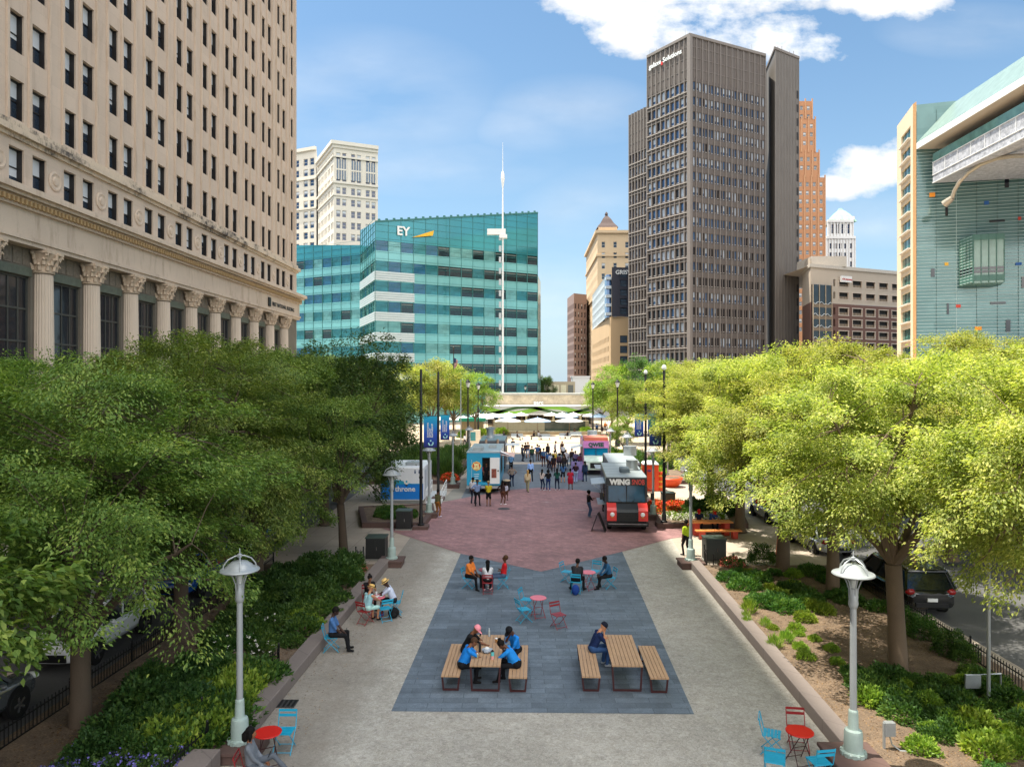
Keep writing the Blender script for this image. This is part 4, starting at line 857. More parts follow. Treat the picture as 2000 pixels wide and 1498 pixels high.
m = MB(); m.b2(-10.6, 10.4, 2, 12, 3.9, 6.2); part(pv, m, 'upper_wall', paver('timber_board', '#b4a58d', 40, .28, 0, .06, .8)); m = MB(); m.b2(-10.9, 10.8, 1.8, 12.5, 6.21, 6.5); part(pv, m, 'roof', P('roof_grey', '#9c9a92', .7))
m = MB(); m.b2(-10.9, 10.9, -2.0, 2, 4.05, 4.2, 0); m.b2(-10.9, 10.9, -2.0, 2, 1.98+.45, 2.6, 0); m.b2(-10.7, 10.7, -1.9, 1.9, 2.61, 4.04, 1)
part(pv, m, 'canopy', [WHITE, P('grey_stone_chip', '#a6a7a2', .9, var=.3, scale=8)])
def wave(zf, w_, mt, ph, x0=-10.7, x1=10.7, nm='green_band'):
    mb = MB(); n = 40; vs = []
    for i in range(n+1):
        x = x0+(x1-x0)*i/n; zc = 3.3+.62*math.sin(x*.42+ph); vs.append((x, -1.93, max(2.62, min(4.03, zc-w_)))); vs.append((x, -1.93, max(2.63, min(4.03, zc+w_))))
    mb.add(vs, [(2*i, 2*i+2, 2*i+3, 2*i+1) for i in range(n)]); part(pv, mb, nm, mt)
wave(0, .42, P('moss_green', '#6f9a34', .9, var=.3, scale=6), .6); wave(0, .28, P('dark_moss', '#35502b', .9, var=.3, scale=6), 2.7)
m = MB(); m.b2(-10.2, 10.2, 3, 8, 0, 3.9, 0)
for i in range(15): m.b2(-10.2+i*1.42, -9.1+i*1.42, 2.85, 2.99, .3, 2.35, 1)
for i in range(4): m.b2(-8+i*5.3, -7.6+i*5.3, -1.0, -.6, 0, 2.42, 2)
part(pv, m, 'shopfront', [P('warm_wall', '#9b8d78', .8), GLASSD, P('pale_bay', '#dcd7b8', .6)])
put_text('parc', 1.1, WHITE, pv, (0, 1.9, 4.35), (1, 0, 0), bold=.03, depth=.05)
fw = thing('fountain_wall', 'low stone fountain wall with a dark wet face in front of the cafe', 'fountain', (5.0, 122, 0))
m = MB(); m.b2(-8.2, 8.2, 0, 1.2, 0, 2.1); m.b2(-9.4, 9.8, -4.5, -4.0, 0, .55); part(fw, m, 'stone_wall', stone_mat('fountain_stone', '#a8987c', .1, .4, .8, block=(.8, .25)))
m = MB(); m.b2(.6, 7.6, -.04, -.003, .3, 2.0); part(fw, m, 'wet_face', glass_mat('wet_stone', '#3f443c', .15)); m = MB(); m.b2(-9, 9.4, -3.9, -.1, .3, .36); part(fw, m, 'basin_water', glass_mat('water', '#5f7068', .05))
# ================= vegetation =================
def leaf_mat(name, stops, trans=.35, rough=.55):
    k = NM(name); g = k.n('ShaderNodeNewGeometry'); oi = k.n('ShaderNodeObjectInfo')
    f = k.math('ADD', k.math('MULTIPLY', g.outputs['Random Per Island'], .5), k.math('MULTIPLY', k.ramp(k.noise(1.1, 4, .7), [(.33, (0, 0, 0, 1)), (.67, (1, 1, 1, 1))]), .5))
    c = k.ramp(f, stops); hs = k.n('ShaderNodeHueSaturation', {'Hue': k.math('MULTIPLY_ADD', oi.outputs['Random'], .03, .485), 'Value': k.math('MULTIPLY_ADD', oi.outputs['Random'], .3, .85), 'Color': c}).outputs[0]
    k.base(hs); k.rough(rough); k.b.inputs['Specular IOR Level'].default_value = .3
    tr = k.n('ShaderNodeBsdfTranslucent', {'Color': k.mix(1.0, hs, (1.25, 1.35, .55, 1), 'MULTIPLY')}); mx = k.n('ShaderNodeMixShader', {0: trans, 1: k.b.outputs[0], 2: tr.outputs[0]})
    k.t.links.new(mx.outputs[0], k.t.nodes['Material Output'].inputs[0]); return k.m
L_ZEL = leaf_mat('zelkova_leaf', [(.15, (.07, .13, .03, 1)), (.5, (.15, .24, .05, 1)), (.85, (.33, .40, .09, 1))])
L_ZELS = leaf_mat('sunny_leaf', [(.10, (.11, .15, .035, 1)), (.48, (.30, .335, .08, 1)), (.9, (.62, .57, .19, 1))], .45)  # copy of zelkova_leaf with sunlight put into a brighter, yellower colour
L_DARK = leaf_mat('dark_leaf', [(.15, (.03, .07, .02, 1)), (.5, (.055, .12, .03, 1)), (.9, (.12, .19, .04, 1))])
L_LOC = leaf_mat('locust_leaf', [(.15, (.10, .17, .03, 1)), (.5, (.20, .29, .05, 1)), (.9, (.36, .40, .07, 1))], .42)
L_SHR = leaf_mat('shrub_leaf', [(.15, (.03, .08, .02, 1)), (.5, (.07, .16, .035, 1)), (.9, (.17, .27, .05, 1))])
L_BRT = leaf_mat('bright_leaf', [(.15, (.12, .22, .03, 1)), (.5, (.24, .36, .05, 1)), (.9, (.42, .5, .08, 1))])
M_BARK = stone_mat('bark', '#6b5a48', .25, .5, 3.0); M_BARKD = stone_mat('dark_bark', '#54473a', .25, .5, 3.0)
M_PETW = P('white_petal', '#e6e3d8', .7); M_PETB = P('violet_petal', '#6d66b0', .7, var=.2); M_PETO = P('orange_petal', '#e2501c', .6, var=.25); M_PETP = P('pink_petal', '#c9705c', .7, var=.2)
def leaves(C, D, Lg, Wd, rng, up=.74, bend=.25):
    """C centres (n,3), D directions; returns vertex array (4n,3)"""
    n = len(C); D = D/np.maximum(1e-6, np.linalg.norm(D, axis=1))[:, None]
    Nn = rng.normal(size=(n, 3))*(1-up)+np.array([0, 0, up]); S = np.cross(D, Nn); S /= np.maximum(1e-6, np.linalg.norm(S, axis=1))[:, None]
    Lg = Lg*(.7+.6*rng.random(n))[:, None]; Wd = Wd*(.7+.6*rng.random(n))[:, None]
    T = np.cross(S, D)
    v = np.empty((n, 4, 3)); v[:, 0] = C; v[:, 1] = C+D*Lg*.45+S*Wd*.5+T*Wd*bend; v[:, 2] = C+D*Lg-T*Lg*.12; v[:, 3] = C+D*Lg*.45-S*Wd*.5+T*Wd*bend
    return v.reshape(-1, 3)
def np_mesh(name, V, mats, mi=None):
    n = len(V)//4; me = bpy.data.meshes.new(name); me.vertices.add(4*n); me.vertices.foreach_set('co', V.astype(np.float32).ravel())
    me.loops.add(4*n); me.loops.foreach_set('vertex_index', np.arange(4*n, dtype=np.int32)); me.polygons.add(n)
    me.polygons.foreach_set('loop_start', np.arange(0, 4*n, 4, dtype=np.int32)); me.polygons.foreach_set('loop_total', np.full(n, 4, dtype=np.int32))
    for m in (mats if isinstance(mats, (list, tuple)) else [mats]): me.materials.append(m)
    if mi is not None: me.polygons.foreach_set('material_index', mi.astype(np.int32))
    me.update(calc_edges=True); me.validate(); return me
def sprays(rng, cen, axis, ln, wd, th, n):
    """leaf centres inside one flat spray"""
    a = Vector(axis).normalized(); s = Vector((0, 0, 1)).cross(a); s = s.normalized() if s.length > .1 else Vector((1, 0, 0)); t = a.cross(s)
    u = rng.random(n)**.8; w = rng.normal(size=n)*.42*(1-.55*u); h = rng.normal(size=n)*.5
    A, S_, T = (np.array(q) for q in (a, s, t))
    C = np.array(cen)+A*((u-.5)*ln)[:, None]+S_*(w*wd)[:, None]+T*(h*th-.22*ln*(u**2)*.6)[:, None]
    D = A*.8+S_*(np.sign(w)*(.3+.5*rng.random(n)))[:, None]+rng.normal(size=(n, 3))*.35+np.array([0, 0, -.25])
    return C, D
def tree_meshes(seed, Rr=4.3, H=9.8, zc=6.0, rz=3.7, trunk_h=2.6, tr=.24, nb=190, nl=230, leaf=(.13, .06), lm=None, bark=None, spray=(1.7, 1.0, .32), shell=.55, droop=.25, limbs=7):
    rng = np.random.default_rng(seed); rnd = random.Random(seed)
    tk = MB(); lean = rnd.uniform(-.15, .15); base = Vector((lean, 0, trunk_h))
    tk.tube([(0, 0, -.1), (0, 0, .12), (lean*.4, 0, trunk_h*.5), tuple(base)], [tr*1.5, tr*1.12, tr*.95, tr*.92], 12)
    nodes = []
    for i in range(limbs):
        a = 2*math.pi*(i+rnd.random()*.6)/limbs; el = rnd.uniform(.5, 1.25); r = Rr*(.75 if el < .8 else .5); tip = Vector((math.cos(a)*r, math.sin(a)*r, min(H-.8, trunk_h+r*math.tan(el)*.9+.5)))
        pts = []; n = 6
        for k in range(n+1):
            f = k/n; p = base.lerp(tip, f); p.z += math.sin(f*math.pi)*.35; p += Vector((rnd.uniform(-.12, .12), rnd.uniform(-.12, .12), 0))*(1 if 0 < k < n else 0); pts.append(p)
        rs = [tr*.62*(1-.82*k/n) for k in range(n+1)]; tk.tube([tuple(p) for p in pts], rs, 7); nodes += [(p, rs[j]) for j, p in enumerate(pts) if j >= 1]
    Cs, Ds = [], []
    lump = [(rng.random()*6.28, rng.random()*1.6-.6, .48+1.0*rng.random()) for _ in range(18)]
    for b in range(nb):
        while True:
            d = rng.normal(size=3); d /= np.linalg.norm(d)
            if d[2] > -.8: break
        k = 1.0
        for (la, lz, lk) in lump:
            dd = d @ np.array([math.cos(la)*math.sqrt(1-lz*lz), math.sin(la)*math.sqrt(1-lz*lz), lz])
            if dd > .85: k *= 1+(lk-1)*(dd-.85)/.15
        k = min(k, .98 if d[2] < .1 else 1.2); rr = (shell+(1-shell)*rng.random()**.6)*k; c = Vector((d[0]*Rr*rr, d[1]*Rr*rr, zc+d[2]*rz*rr))
        if b < 16 and Rr > 3.5: a_ = rng.random()*6.28; q_ = Rr*(.15+.6*rng.random()); c = Vector((q_*math.cos(a_), q_*math.sin(a_), zc+rz*math.sqrt(max(.1, 1-(q_/Rr)**2))-.45+.65*rng.random()))
        if c.z < trunk_h*.98: c.z = trunk_h*.98+rnd.random()*.8
        out = Vector((d[0], d[1], 0)); out = out.normalized() if out.length > .05 else Vector((1, 0, 0))
        ax = out+Vector((rnd.uniform(-.5, .5), rnd.uniform(-.5, .5), d[2]*.55-droop+rnd.uniform(-.15, .2)))
        f = rnd.uniform(.7, 1.25); C, D = sprays(rng, c, ax, spray[0]*f, spray[1]*f, spray[2], int(nl*rnd.uniform(.6, 1.3))); Cs.append(C); Ds.append(D)
        near = min(nodes, key=lambda q: (q[0]-c).length); r0 = min(near[1]*.5, .05); mid = near[0].lerp(c, .5)+Vector((0, 0, .12))
        tip = c+ax.normalized()*spray[0]*.4*f
        tk.tube([tuple(near[0]), tuple(mid), tuple(c), tuple(tip)], [r0, r0*.7, r0*.45, .006], 4, caps=False)
    V = leaves(np.concatenate(Cs), np.concatenate(Ds), leaf[0], leaf[1], rng)
    return tk.mesh('trunk', bark or M_BARK, True), np_mesh('crown', V, lm or L_ZEL)
def tree(ms, x, y, label, rz=0, s=1.0, sz=None, group=None, name='tree', z=.15):
    t = thing(name, label, 'tree', (x, y, z), rz, group); t.scale = (s, s, sz or s); obj('trunk', ms[0], t); obj('crown', ms[1], t); return t
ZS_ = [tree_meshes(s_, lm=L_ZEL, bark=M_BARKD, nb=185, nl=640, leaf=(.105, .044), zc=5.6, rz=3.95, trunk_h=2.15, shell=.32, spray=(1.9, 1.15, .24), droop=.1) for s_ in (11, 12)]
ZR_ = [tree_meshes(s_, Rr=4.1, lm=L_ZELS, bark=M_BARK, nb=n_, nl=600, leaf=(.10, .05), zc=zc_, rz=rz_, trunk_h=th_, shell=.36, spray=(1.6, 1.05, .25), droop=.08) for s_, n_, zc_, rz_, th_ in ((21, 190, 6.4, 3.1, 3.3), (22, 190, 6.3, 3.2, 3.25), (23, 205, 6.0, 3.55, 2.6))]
gs = 'shaded leafy trees of the planted bed'
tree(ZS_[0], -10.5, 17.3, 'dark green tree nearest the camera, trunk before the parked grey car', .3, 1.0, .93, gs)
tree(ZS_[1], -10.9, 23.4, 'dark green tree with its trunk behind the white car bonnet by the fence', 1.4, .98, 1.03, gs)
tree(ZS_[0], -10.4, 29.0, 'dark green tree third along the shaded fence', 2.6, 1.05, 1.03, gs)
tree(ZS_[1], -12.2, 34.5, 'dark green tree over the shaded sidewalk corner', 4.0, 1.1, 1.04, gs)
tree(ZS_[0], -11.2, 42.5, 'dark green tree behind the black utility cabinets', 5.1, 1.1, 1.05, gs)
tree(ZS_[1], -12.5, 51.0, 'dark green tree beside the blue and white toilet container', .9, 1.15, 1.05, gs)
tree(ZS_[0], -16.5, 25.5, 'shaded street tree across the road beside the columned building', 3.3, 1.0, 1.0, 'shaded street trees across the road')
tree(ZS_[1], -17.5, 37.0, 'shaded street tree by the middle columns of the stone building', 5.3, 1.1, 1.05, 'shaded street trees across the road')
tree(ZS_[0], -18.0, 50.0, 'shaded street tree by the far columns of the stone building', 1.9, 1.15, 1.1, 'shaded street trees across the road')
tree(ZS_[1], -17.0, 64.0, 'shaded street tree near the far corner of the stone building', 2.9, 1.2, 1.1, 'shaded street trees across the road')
OV = tree_meshes(31, Rr=3.1, H=10.4, zc=6.1, rz=4.2, trunk_h=2.4, tr=.2, nb=170, nl=230, lm=L_DARK, bark=M_BARKD, spray=(1.1, .9, .5), leaf=(.14, .075), shell=.6, droop=0)
tree(OV, -8.3, 35.0, 'dense dark oval tree hiding the lamp head beside the first black cabinet', 0, 1.04, 1.0)
NT = tree_meshes(51, Rr=3.2, H=7, zc=3.9, rz=2.5, trunk_h=1.8, tr=.12, nb=75, nl=170, lm=L_ZEL, bark=M_BARKD, spray=(1.5, .9, .3), leaf=(.19, .10), shell=.5)
tree(NT, -11.5, 11.8, 'small broad leaved tree reaching in at the bottom corner of the shaded bed', 1.0)
gr_ = 'sunlit yellow green trees of the mulch bed'
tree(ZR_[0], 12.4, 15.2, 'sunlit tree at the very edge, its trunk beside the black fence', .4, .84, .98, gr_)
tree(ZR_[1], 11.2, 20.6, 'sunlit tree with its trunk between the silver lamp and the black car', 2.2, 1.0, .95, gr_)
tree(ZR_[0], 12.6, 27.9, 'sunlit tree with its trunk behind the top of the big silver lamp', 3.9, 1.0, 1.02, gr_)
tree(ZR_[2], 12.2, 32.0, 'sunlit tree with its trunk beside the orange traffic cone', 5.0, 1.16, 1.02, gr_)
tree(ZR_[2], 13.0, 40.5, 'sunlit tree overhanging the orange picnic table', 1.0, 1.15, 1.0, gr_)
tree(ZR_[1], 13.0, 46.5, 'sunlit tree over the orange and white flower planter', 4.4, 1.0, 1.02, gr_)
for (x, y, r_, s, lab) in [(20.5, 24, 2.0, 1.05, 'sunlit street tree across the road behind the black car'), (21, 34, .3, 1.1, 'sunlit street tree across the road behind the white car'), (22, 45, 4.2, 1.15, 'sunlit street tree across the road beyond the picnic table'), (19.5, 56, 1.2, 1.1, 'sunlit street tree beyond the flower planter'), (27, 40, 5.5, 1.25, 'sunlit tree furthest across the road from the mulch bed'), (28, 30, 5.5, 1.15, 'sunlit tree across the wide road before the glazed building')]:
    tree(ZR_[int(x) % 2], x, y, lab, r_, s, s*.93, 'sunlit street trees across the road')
LC = [tree_meshes(s_, Rr=3.9, H=11, zc=7.3, rz=3.7, trunk_h=3.2, tr=.17, nb=120, nl=110, leaf=(.24, .13), lm=lm_, spray=(1.9, 1.2, .5), shell=.35) for s_, lm_ in ((41, L_LOC), (42, L_ZELS))]
DT = tree_meshes(43, Rr=3.6, H=11, zc=7.0, rz=4.2, trunk_h=3, tr=.2, nb=130, nl=110, leaf=(.24, .14), lm=L_SHR, spray=(1.4, 1.1, .7), shell=.5)
for i, (px, Y, s, sz, v_, lab) in enumerate([(842, 100, 1.0, 1.03, 1, 'yellow green plaza tree behind the blue banners'), (886, 104, 1.0, .95, 0, 'lime green plaza tree behind the flagpole'), (928, 112, 1.0, .9, 0, 'lime green plaza tree beside the cafe pavilion'), (790, 96, 1.0, .98, 1, 'yellow green plaza tree half hidden by the dark oval tree'), (700, 120, 1.2, 1.1, 1, 'yellow green tree below the teal block'), (640, 118, 1.1, 1.15, 0, 'lime green tree below the teal block near the stone building'), (870, 128, 1.3, 1.1, 1, 'yellow green tree further back by the teal glass block'),
    (1195, 118, 1.1, 1.02, 0, 'lime green plaza tree beside the pavilion and lantern post'), (1225, 100, .9, .8, 0, 'lime green plaza tree between the two lantern posts'), (1300, 104, 1.05, 1.05, 0, 'lime green plaza tree below the granite tower'), (1175, 132, .9, .8, 0, 'small lime green tree at the pavilion corner'), (1345, 92, 1.0, .95, 1, 'yellow green tree behind the orange traffic light'), (1415, 90, 1.1, 1.0, 1, 'yellow green tree at the foot of the granite tower')]):
    tree(LC[v_], XY(px, Y), Y, lab, i*1.3, s, sz, 'plaza trees in full sun', z=0)
tree(DT, XY(1247, 118), 118, 'taller mid green tree rising behind the lantern posts', 0, 1.0, 1.1, z=0)
tree(DT, XY(1066, 185), 185, 'mid green tree between teal block and beige block', 2, .8, .85, z=0)
for i, (x, y, s) in enumerate([(-32, 230, 1.2), (10, 300, 1.1), (16, 320, 1), (5, 310, 1.2)]): tree(DT, x, y, ['distant green tree left of the street gap', 'distant green tree in the street gap beside the teal block', 'distant green tree in the street gap before the brown tower', 'distant green tree hidden behind the teal block'][i], i, s, s, z=0)
# ---- shrubs and flowers ----
def bush_mesh(seed, rx, rz_, n, leaf, lm, flowers=None, fn=0, fsize=.06, upright=0, name='shrub', stems=True):
    rng = np.random.default_rng(seed); d = rng.normal(size=(n, 3)); d /= np.linalg.norm(d, axis=1)[:, None]; d[:, 2] = np.abs(d[:, 2]); rr = (.5+.5*rng.random(n)**.5)[:, None]
    lump = 1+.22*np.sin(d[:, 0]*5+seed)*np.cos(d[:, 1]*6+seed*2)
    C = d*rr*np.array([rx, rx, rz_])*lump[:, None]; D = d+rng.normal(size=(n, 3))*.5+np.array([0, 0, upright]); V = leaves(C, D, leaf[0], leaf[1], rng, up=.4)
    mi = np.zeros(n); mats = [lm]
    if flowers is not None:
        d2 = rng.normal(size=(fn, 3)); d2 /= np.linalg.norm(d2, axis=1)[:, None]; d2[:, 2] = np.abs(d2[:, 2]); C2 = d2*np.array([rx, rx, rz_])*1.05; q = []
        for k in range(3): q.append(leaves(C2+rng.normal(size=C2.shape)*fsize*.3, rng.normal(size=C2.shape), fsize, fsize*.9, rng, up=.5))
        V = np.concatenate([V]+q); mi = np.concatenate([mi, np.ones(3*fn)]); mats.append(flowers)
    return np_mesh(name, V, mats, mi)
BU = {'round': bush_mesh(1, .62, .8, 2600, (.07, .045), L_SHR), 'low': bush_mesh(2, .75, .42, 1500, (.13, .07), L_SHR, upright=.3), 'bright': bush_mesh(3, .6, .5, 900, (.16, .08), L_BRT, upright=.5),
    'spiky': bush_mesh(4, .3, .45, 260, (.42, .035), L_BRT, upright=1.6), 'white': bush_mesh(5, .7, .5, 1500, (.12, .07), L_SHR, M_PETW, 26, .09), 'violet': bush_mesh(6, .6, .45, 1100, (.11, .06), L_SHR, M_PETB, 80, .075),
    'orange': bush_mesh(7, .6, .5, 700, (.10, .06), L_BRT, M_PETO, 420, .09), 'pale': bush_mesh(8, .6, .35, 700, (.10, .06), L_BRT, M_PETW, 120, .08), 'grass': bush_mesh(9, .8, .9, 1300, (.6, .03), L_SHR, upright=2.2), 'pink': bush_mesh(10, .7, .45, 1000, (.12, .07), L_SHR, M_PETP, 200, .09),
    'dark': bush_mesh(12, .8, .75, 2200, (.12, .07), L_DARK), 'red': bush_mesh(13, .5, .35, 400, (.1, .06), L_SHR, M_PETO, 260, .08)}
def bush(k, x, y, label, s=1.0, rz=0.0, z=.2, sz=None, group=None, cat='shrub', name=None):
    o = obj(name or ('flower_bush' if k in ('white', 'violet', 'orange', 'pale', 'pink', 'red') else 'shrub'), BU[k], None, (x, y, z), rz); o.scale = (s, s, sz or s); return tag(o, label, cat, group)
ORD = 'nearest second third fourth fifth sixth seventh eighth ninth tenth eleventh twelfth thirteenth fourteenth'.split()
def scatter(n, region, seed):
    rnd = random.Random(seed); pts = []; tries = 0; x0, x1, y0, y1 = region
    while len(pts) < n and tries < n*60:
        tries += 1; x, y = rnd.uniform(x0, x1), rnd.uniform(y0, y1)
        if any((x-a)**2+(y-b)**2 < .25 for a, b in pts): continue
        pts.append((x, y))
    return sorted(pts, key=lambda p: p[1]), rnd
def bushes(k, n, region, seed, label, group, smin=.8, smax=1.2, z=.2):
    pts, rnd = scatter(n, region, seed)
    for i, (x, y) in enumerate(pts): bush(k, x, y, label+', '+ORD[i]+(' one' if i == 0 else ' nearest'), rnd.uniform(smin, smax), rnd.uniform(0, 6), z, group=group)
def cover(k, n, region, seed, label, smin=.8, smax=1.2, z=.2, name='ground_cover'):
    """planting that reads as one uncountable mass: one object"""
    pts, rnd = scatter(n, region, seed); me = BU[k]; nv = len(me.vertices); co = np.empty(nv*3, dtype=np.float32); me.vertices.foreach_get('co', co); co = co.reshape(-1, 3)
    mi = np.empty(len(me.polygons), dtype=np.int32); me.polygons.foreach_get('material_index', mi); V = []
    for x, y in pts:
        a = rnd.uniform(0, 6.28); s = rnd.uniform(smin, smax); c_, s_ = math.cos(a)*s, math.sin(a)*s
        V.append(np.stack([co[:, 0]*c_-co[:, 1]*s_+x, co[:, 0]*s_+co[:, 1]*c_+y, co[:, 2]*s+z], 1))
    tag(obj(name, np_mesh(name, np.concatenate(V), list(me.materials), np.tile(mi, len(pts)))), label, 'ground cover', kind='stuff')
cover('low', 30, (-9.2, -6.95, 16.0, 20.4), 1, 'low leafy green shrub massed beside the kerb and the pale lamp post', .75, 1.15)
cover('bright', 16, (-8.2, -6.95, 16.0, 20.2), 2, 'fresh green shrub along the kerb behind the near pale lamp post', .7, 1.0)
cover('dark', 12, (-9.8, -8.0, 15.5, 20.0), 3, 'dark green shrub between the near tree trunk and the lamp post', .7, 1.0)
cover('violet', 13, (-9.7, -7.3, 14.7, 16.6), 4, 'low bush of violet blue flowers at the bottom corner of the shaded bed', .55, .8)
cover('low', 20, (-9.6, -6.7, 22.0, 27.5), 5, 'low green shrub behind the man in blue sitting by the kerb', .6, 1.0)
cover('dark', 16, (-9.6, -6.9, 26.5, 31.6), 6, 'dark shrub in the shaded bed behind the three people at a table', .8, 1.15)
bushes('white', 7, (-9.2, -7.0, 21.5, 28.5), 7, 'shaded shrub dotted with white blooms', 'white flowered shrubs in the shaded bed', .55, .8)
bushes('bright', 5, (-7.6, -6.6, 23.8, 25.6), 8, 'yellow green shrub by the kerb between the seated man and the table', 'yellow green shrubs by the shaded kerb', .45, .65)
bushes('pink', 5, (-7.5, -6.6, 30.3, 32.0), 9, 'orange pink flowering bush below the black utility cabinet', 'orange pink bushes by the cabinet', .5, .75)
bushes('round', 5, (13.0, 13.9, 19.5, 31.0), 10, 'low rounded shrub planted along the black fence in sun and shade', 'shrubs along the sunny fence', .6, .9)
cover('low', 24, (9.4, 13.2, 16.6, 20.3), 11, 'patchy low green planting on the sunlit mulch around the second trunk', .45, .85)
cover('bright', 12, (9.2, 13.0, 15.6, 19.5), 31, 'yellow green planting spread over the sunlit mulch', .35, .7)
cover('low', 12, (9.2, 11.5, 26.0, 31.5), 32, 'green planting under the further sunlit trees', .5, .9)
cover('bright', 9, (9.0, 11.5, 24.5, 31.0), 33, 'bright low planting between kerb and further sunlit trees', .4, .7)
bushes('bright', 10, (10.6, 12.8, 14.9, 17.6), 12, 'bright yellow green shrub near the small junction box', 'bright shrubs by the junction box', .5, .85)
bushes('bright', 9, (8.6, 10.0, 20.5, 24.5), 13, 'bright small shrub in the open sunlit mulch', 'small shrubs in the open mulch', .3, .55)
bushes('spiky', 6, (8.0, 8.9, 21.0, 26.0), 14, 'spiky bladed plant beside the sunny kerb', 'spiky plants by the sunny kerb', .4, .7)
bushes('low', 10, (10.6, 13.6, 26.0, 31.4), 15, 'leafy green shrub under the further sunlit trees', 'shrubs under the further sunlit trees', .6, .9)
bush('round', G(1487, 1105).x, G(1487, 1105).y, 'dark rounded bush left of the traffic cone', 1.05)
bush('pink', G(1430, 1112).x, G(1430, 1112).y, 'reddish flowering bush in front of the grey utility cabinet', .8)
bush('bright', G(1425, 1080).x+1.2, 30.5, 'pale shrub by the foot of the cone', .6)
bush('round', G(1873, 1480).x, 14.9, 'small bright bush at the bottom edge of the sunlit bed', .55, z=.1)
# planters
bushes('orange', 9, (9.3, 11.0, 44.5, 47.5), 21, 'vivid orange flowers in the planter behind the food truck', 'orange flowers in the planter', .8, 1.1, .3)
bushes('pale', 9, (9.6, 12.6, 42.9, 44.4), 22, 'white and yellow flowers along the front of the planter', 'white flowers in the planter', .7, 1.0, .3)
bushes('dark', 6, (11.2, 13.8, 44.3, 47.5), 23, 'dark green shrub at the back of the flower planter', 'green shrubs in the flower planter', .8, 1.2, .3)
cover('grass', 26, (-11.2, -5.4, 61, 76), 24, 'tall ornamental grass in the long planter by the blue truck', 1.0, 1.5, .25)
bushes('white', 7, (-8.5, -5.2, 61, 75), 25, 'white flowering plant among the tall grasses', 'white flowers among the grasses', .8, 1.2, .3)
bushes('round', 7, (-11.0, -5.2, 77, 82), 26, 'clipped rounded bush at the far end of the long planter', 'clipped bushes of the long planter', 1.4, 1.9, .25)
bush('red', G(873, 951).x, 60.6, 'small red flower clump in front of the tall grasses', 1.5, z=.3)
bushes('round', 8, (10.8, 15.4, 66, 82), 27, 'rounded green shrub behind the portable toilet', 'rounded shrubs of the sunny planter', 1.2, 1.8, .25)
bushes('bright', 12, (10.3, 15.4, 61, 80), 28, 'bright yellow green shrub behind the portable toilet', 'bright shrubs of the sunny planter', 1.0, 1.7, .25)
bushes('low', 8, (-8.3, -5.9, 43.0, 45.4), 29, 'low green plant in the planter before the toilet container', 'low plants before the toilet container', .6, .9, .28)
LCs = LC[0]
tree(LCs, XY(1217, 78), 78, 'small yellow green tree beside the silver vent of the trailer', 2, .38, .42)

def litter(n, region, seed, label, cols, z, size=.05, name='fallen_leaves'):
    rng = np.random.default_rng(seed); x0, x1, y0, y1 = region; C = np.stack([x0+(x1-x0)*rng.random(n), y0+(y1-y0)*rng.random(n), np.full(n, z)], 1)
    C[:, 0] += .036*(C[:, 1]-y0); D = rng.normal(size=(n, 3))*np.array([1, 1, .12]); V = leaves(C, D, size, size*.5, rng, up=.9)
    tag(obj(name, np_mesh(name, V, cols, rng.integers(0, len(cols), n))), label, 'leaf litter', kind='stuff')
LIT = [P('dry_leaf', '#8d6f48', .9, var=.3), P('wood_chip', '#5d4430', .9, var=.3), P('pale_chip', '#87715a', .9, var=.25)]
litter(9000, (8.0, 12.9, 14.5, 31.5), 5, 'wood chips and dry leaves strewn over the sunlit bed', LIT, .226, .05)
litter(5000, (-11.3, -7.1, 14.5, 31.0), 6, 'wood chips and dry leaves strewn over the shaded bed', LIT, .228, .07)
litter(420, (-6.25, -5.0, 16.5, 32.0), 7, 'small dry leaves and crumbs gathered along the shaded kerb', LIT[:2], .012, .05)
litter(260, (-5.0, 7.0, 14.5, 33.0), 8, 'few tiny leaves scattered on the gravel walk', LIT, .016, .035)
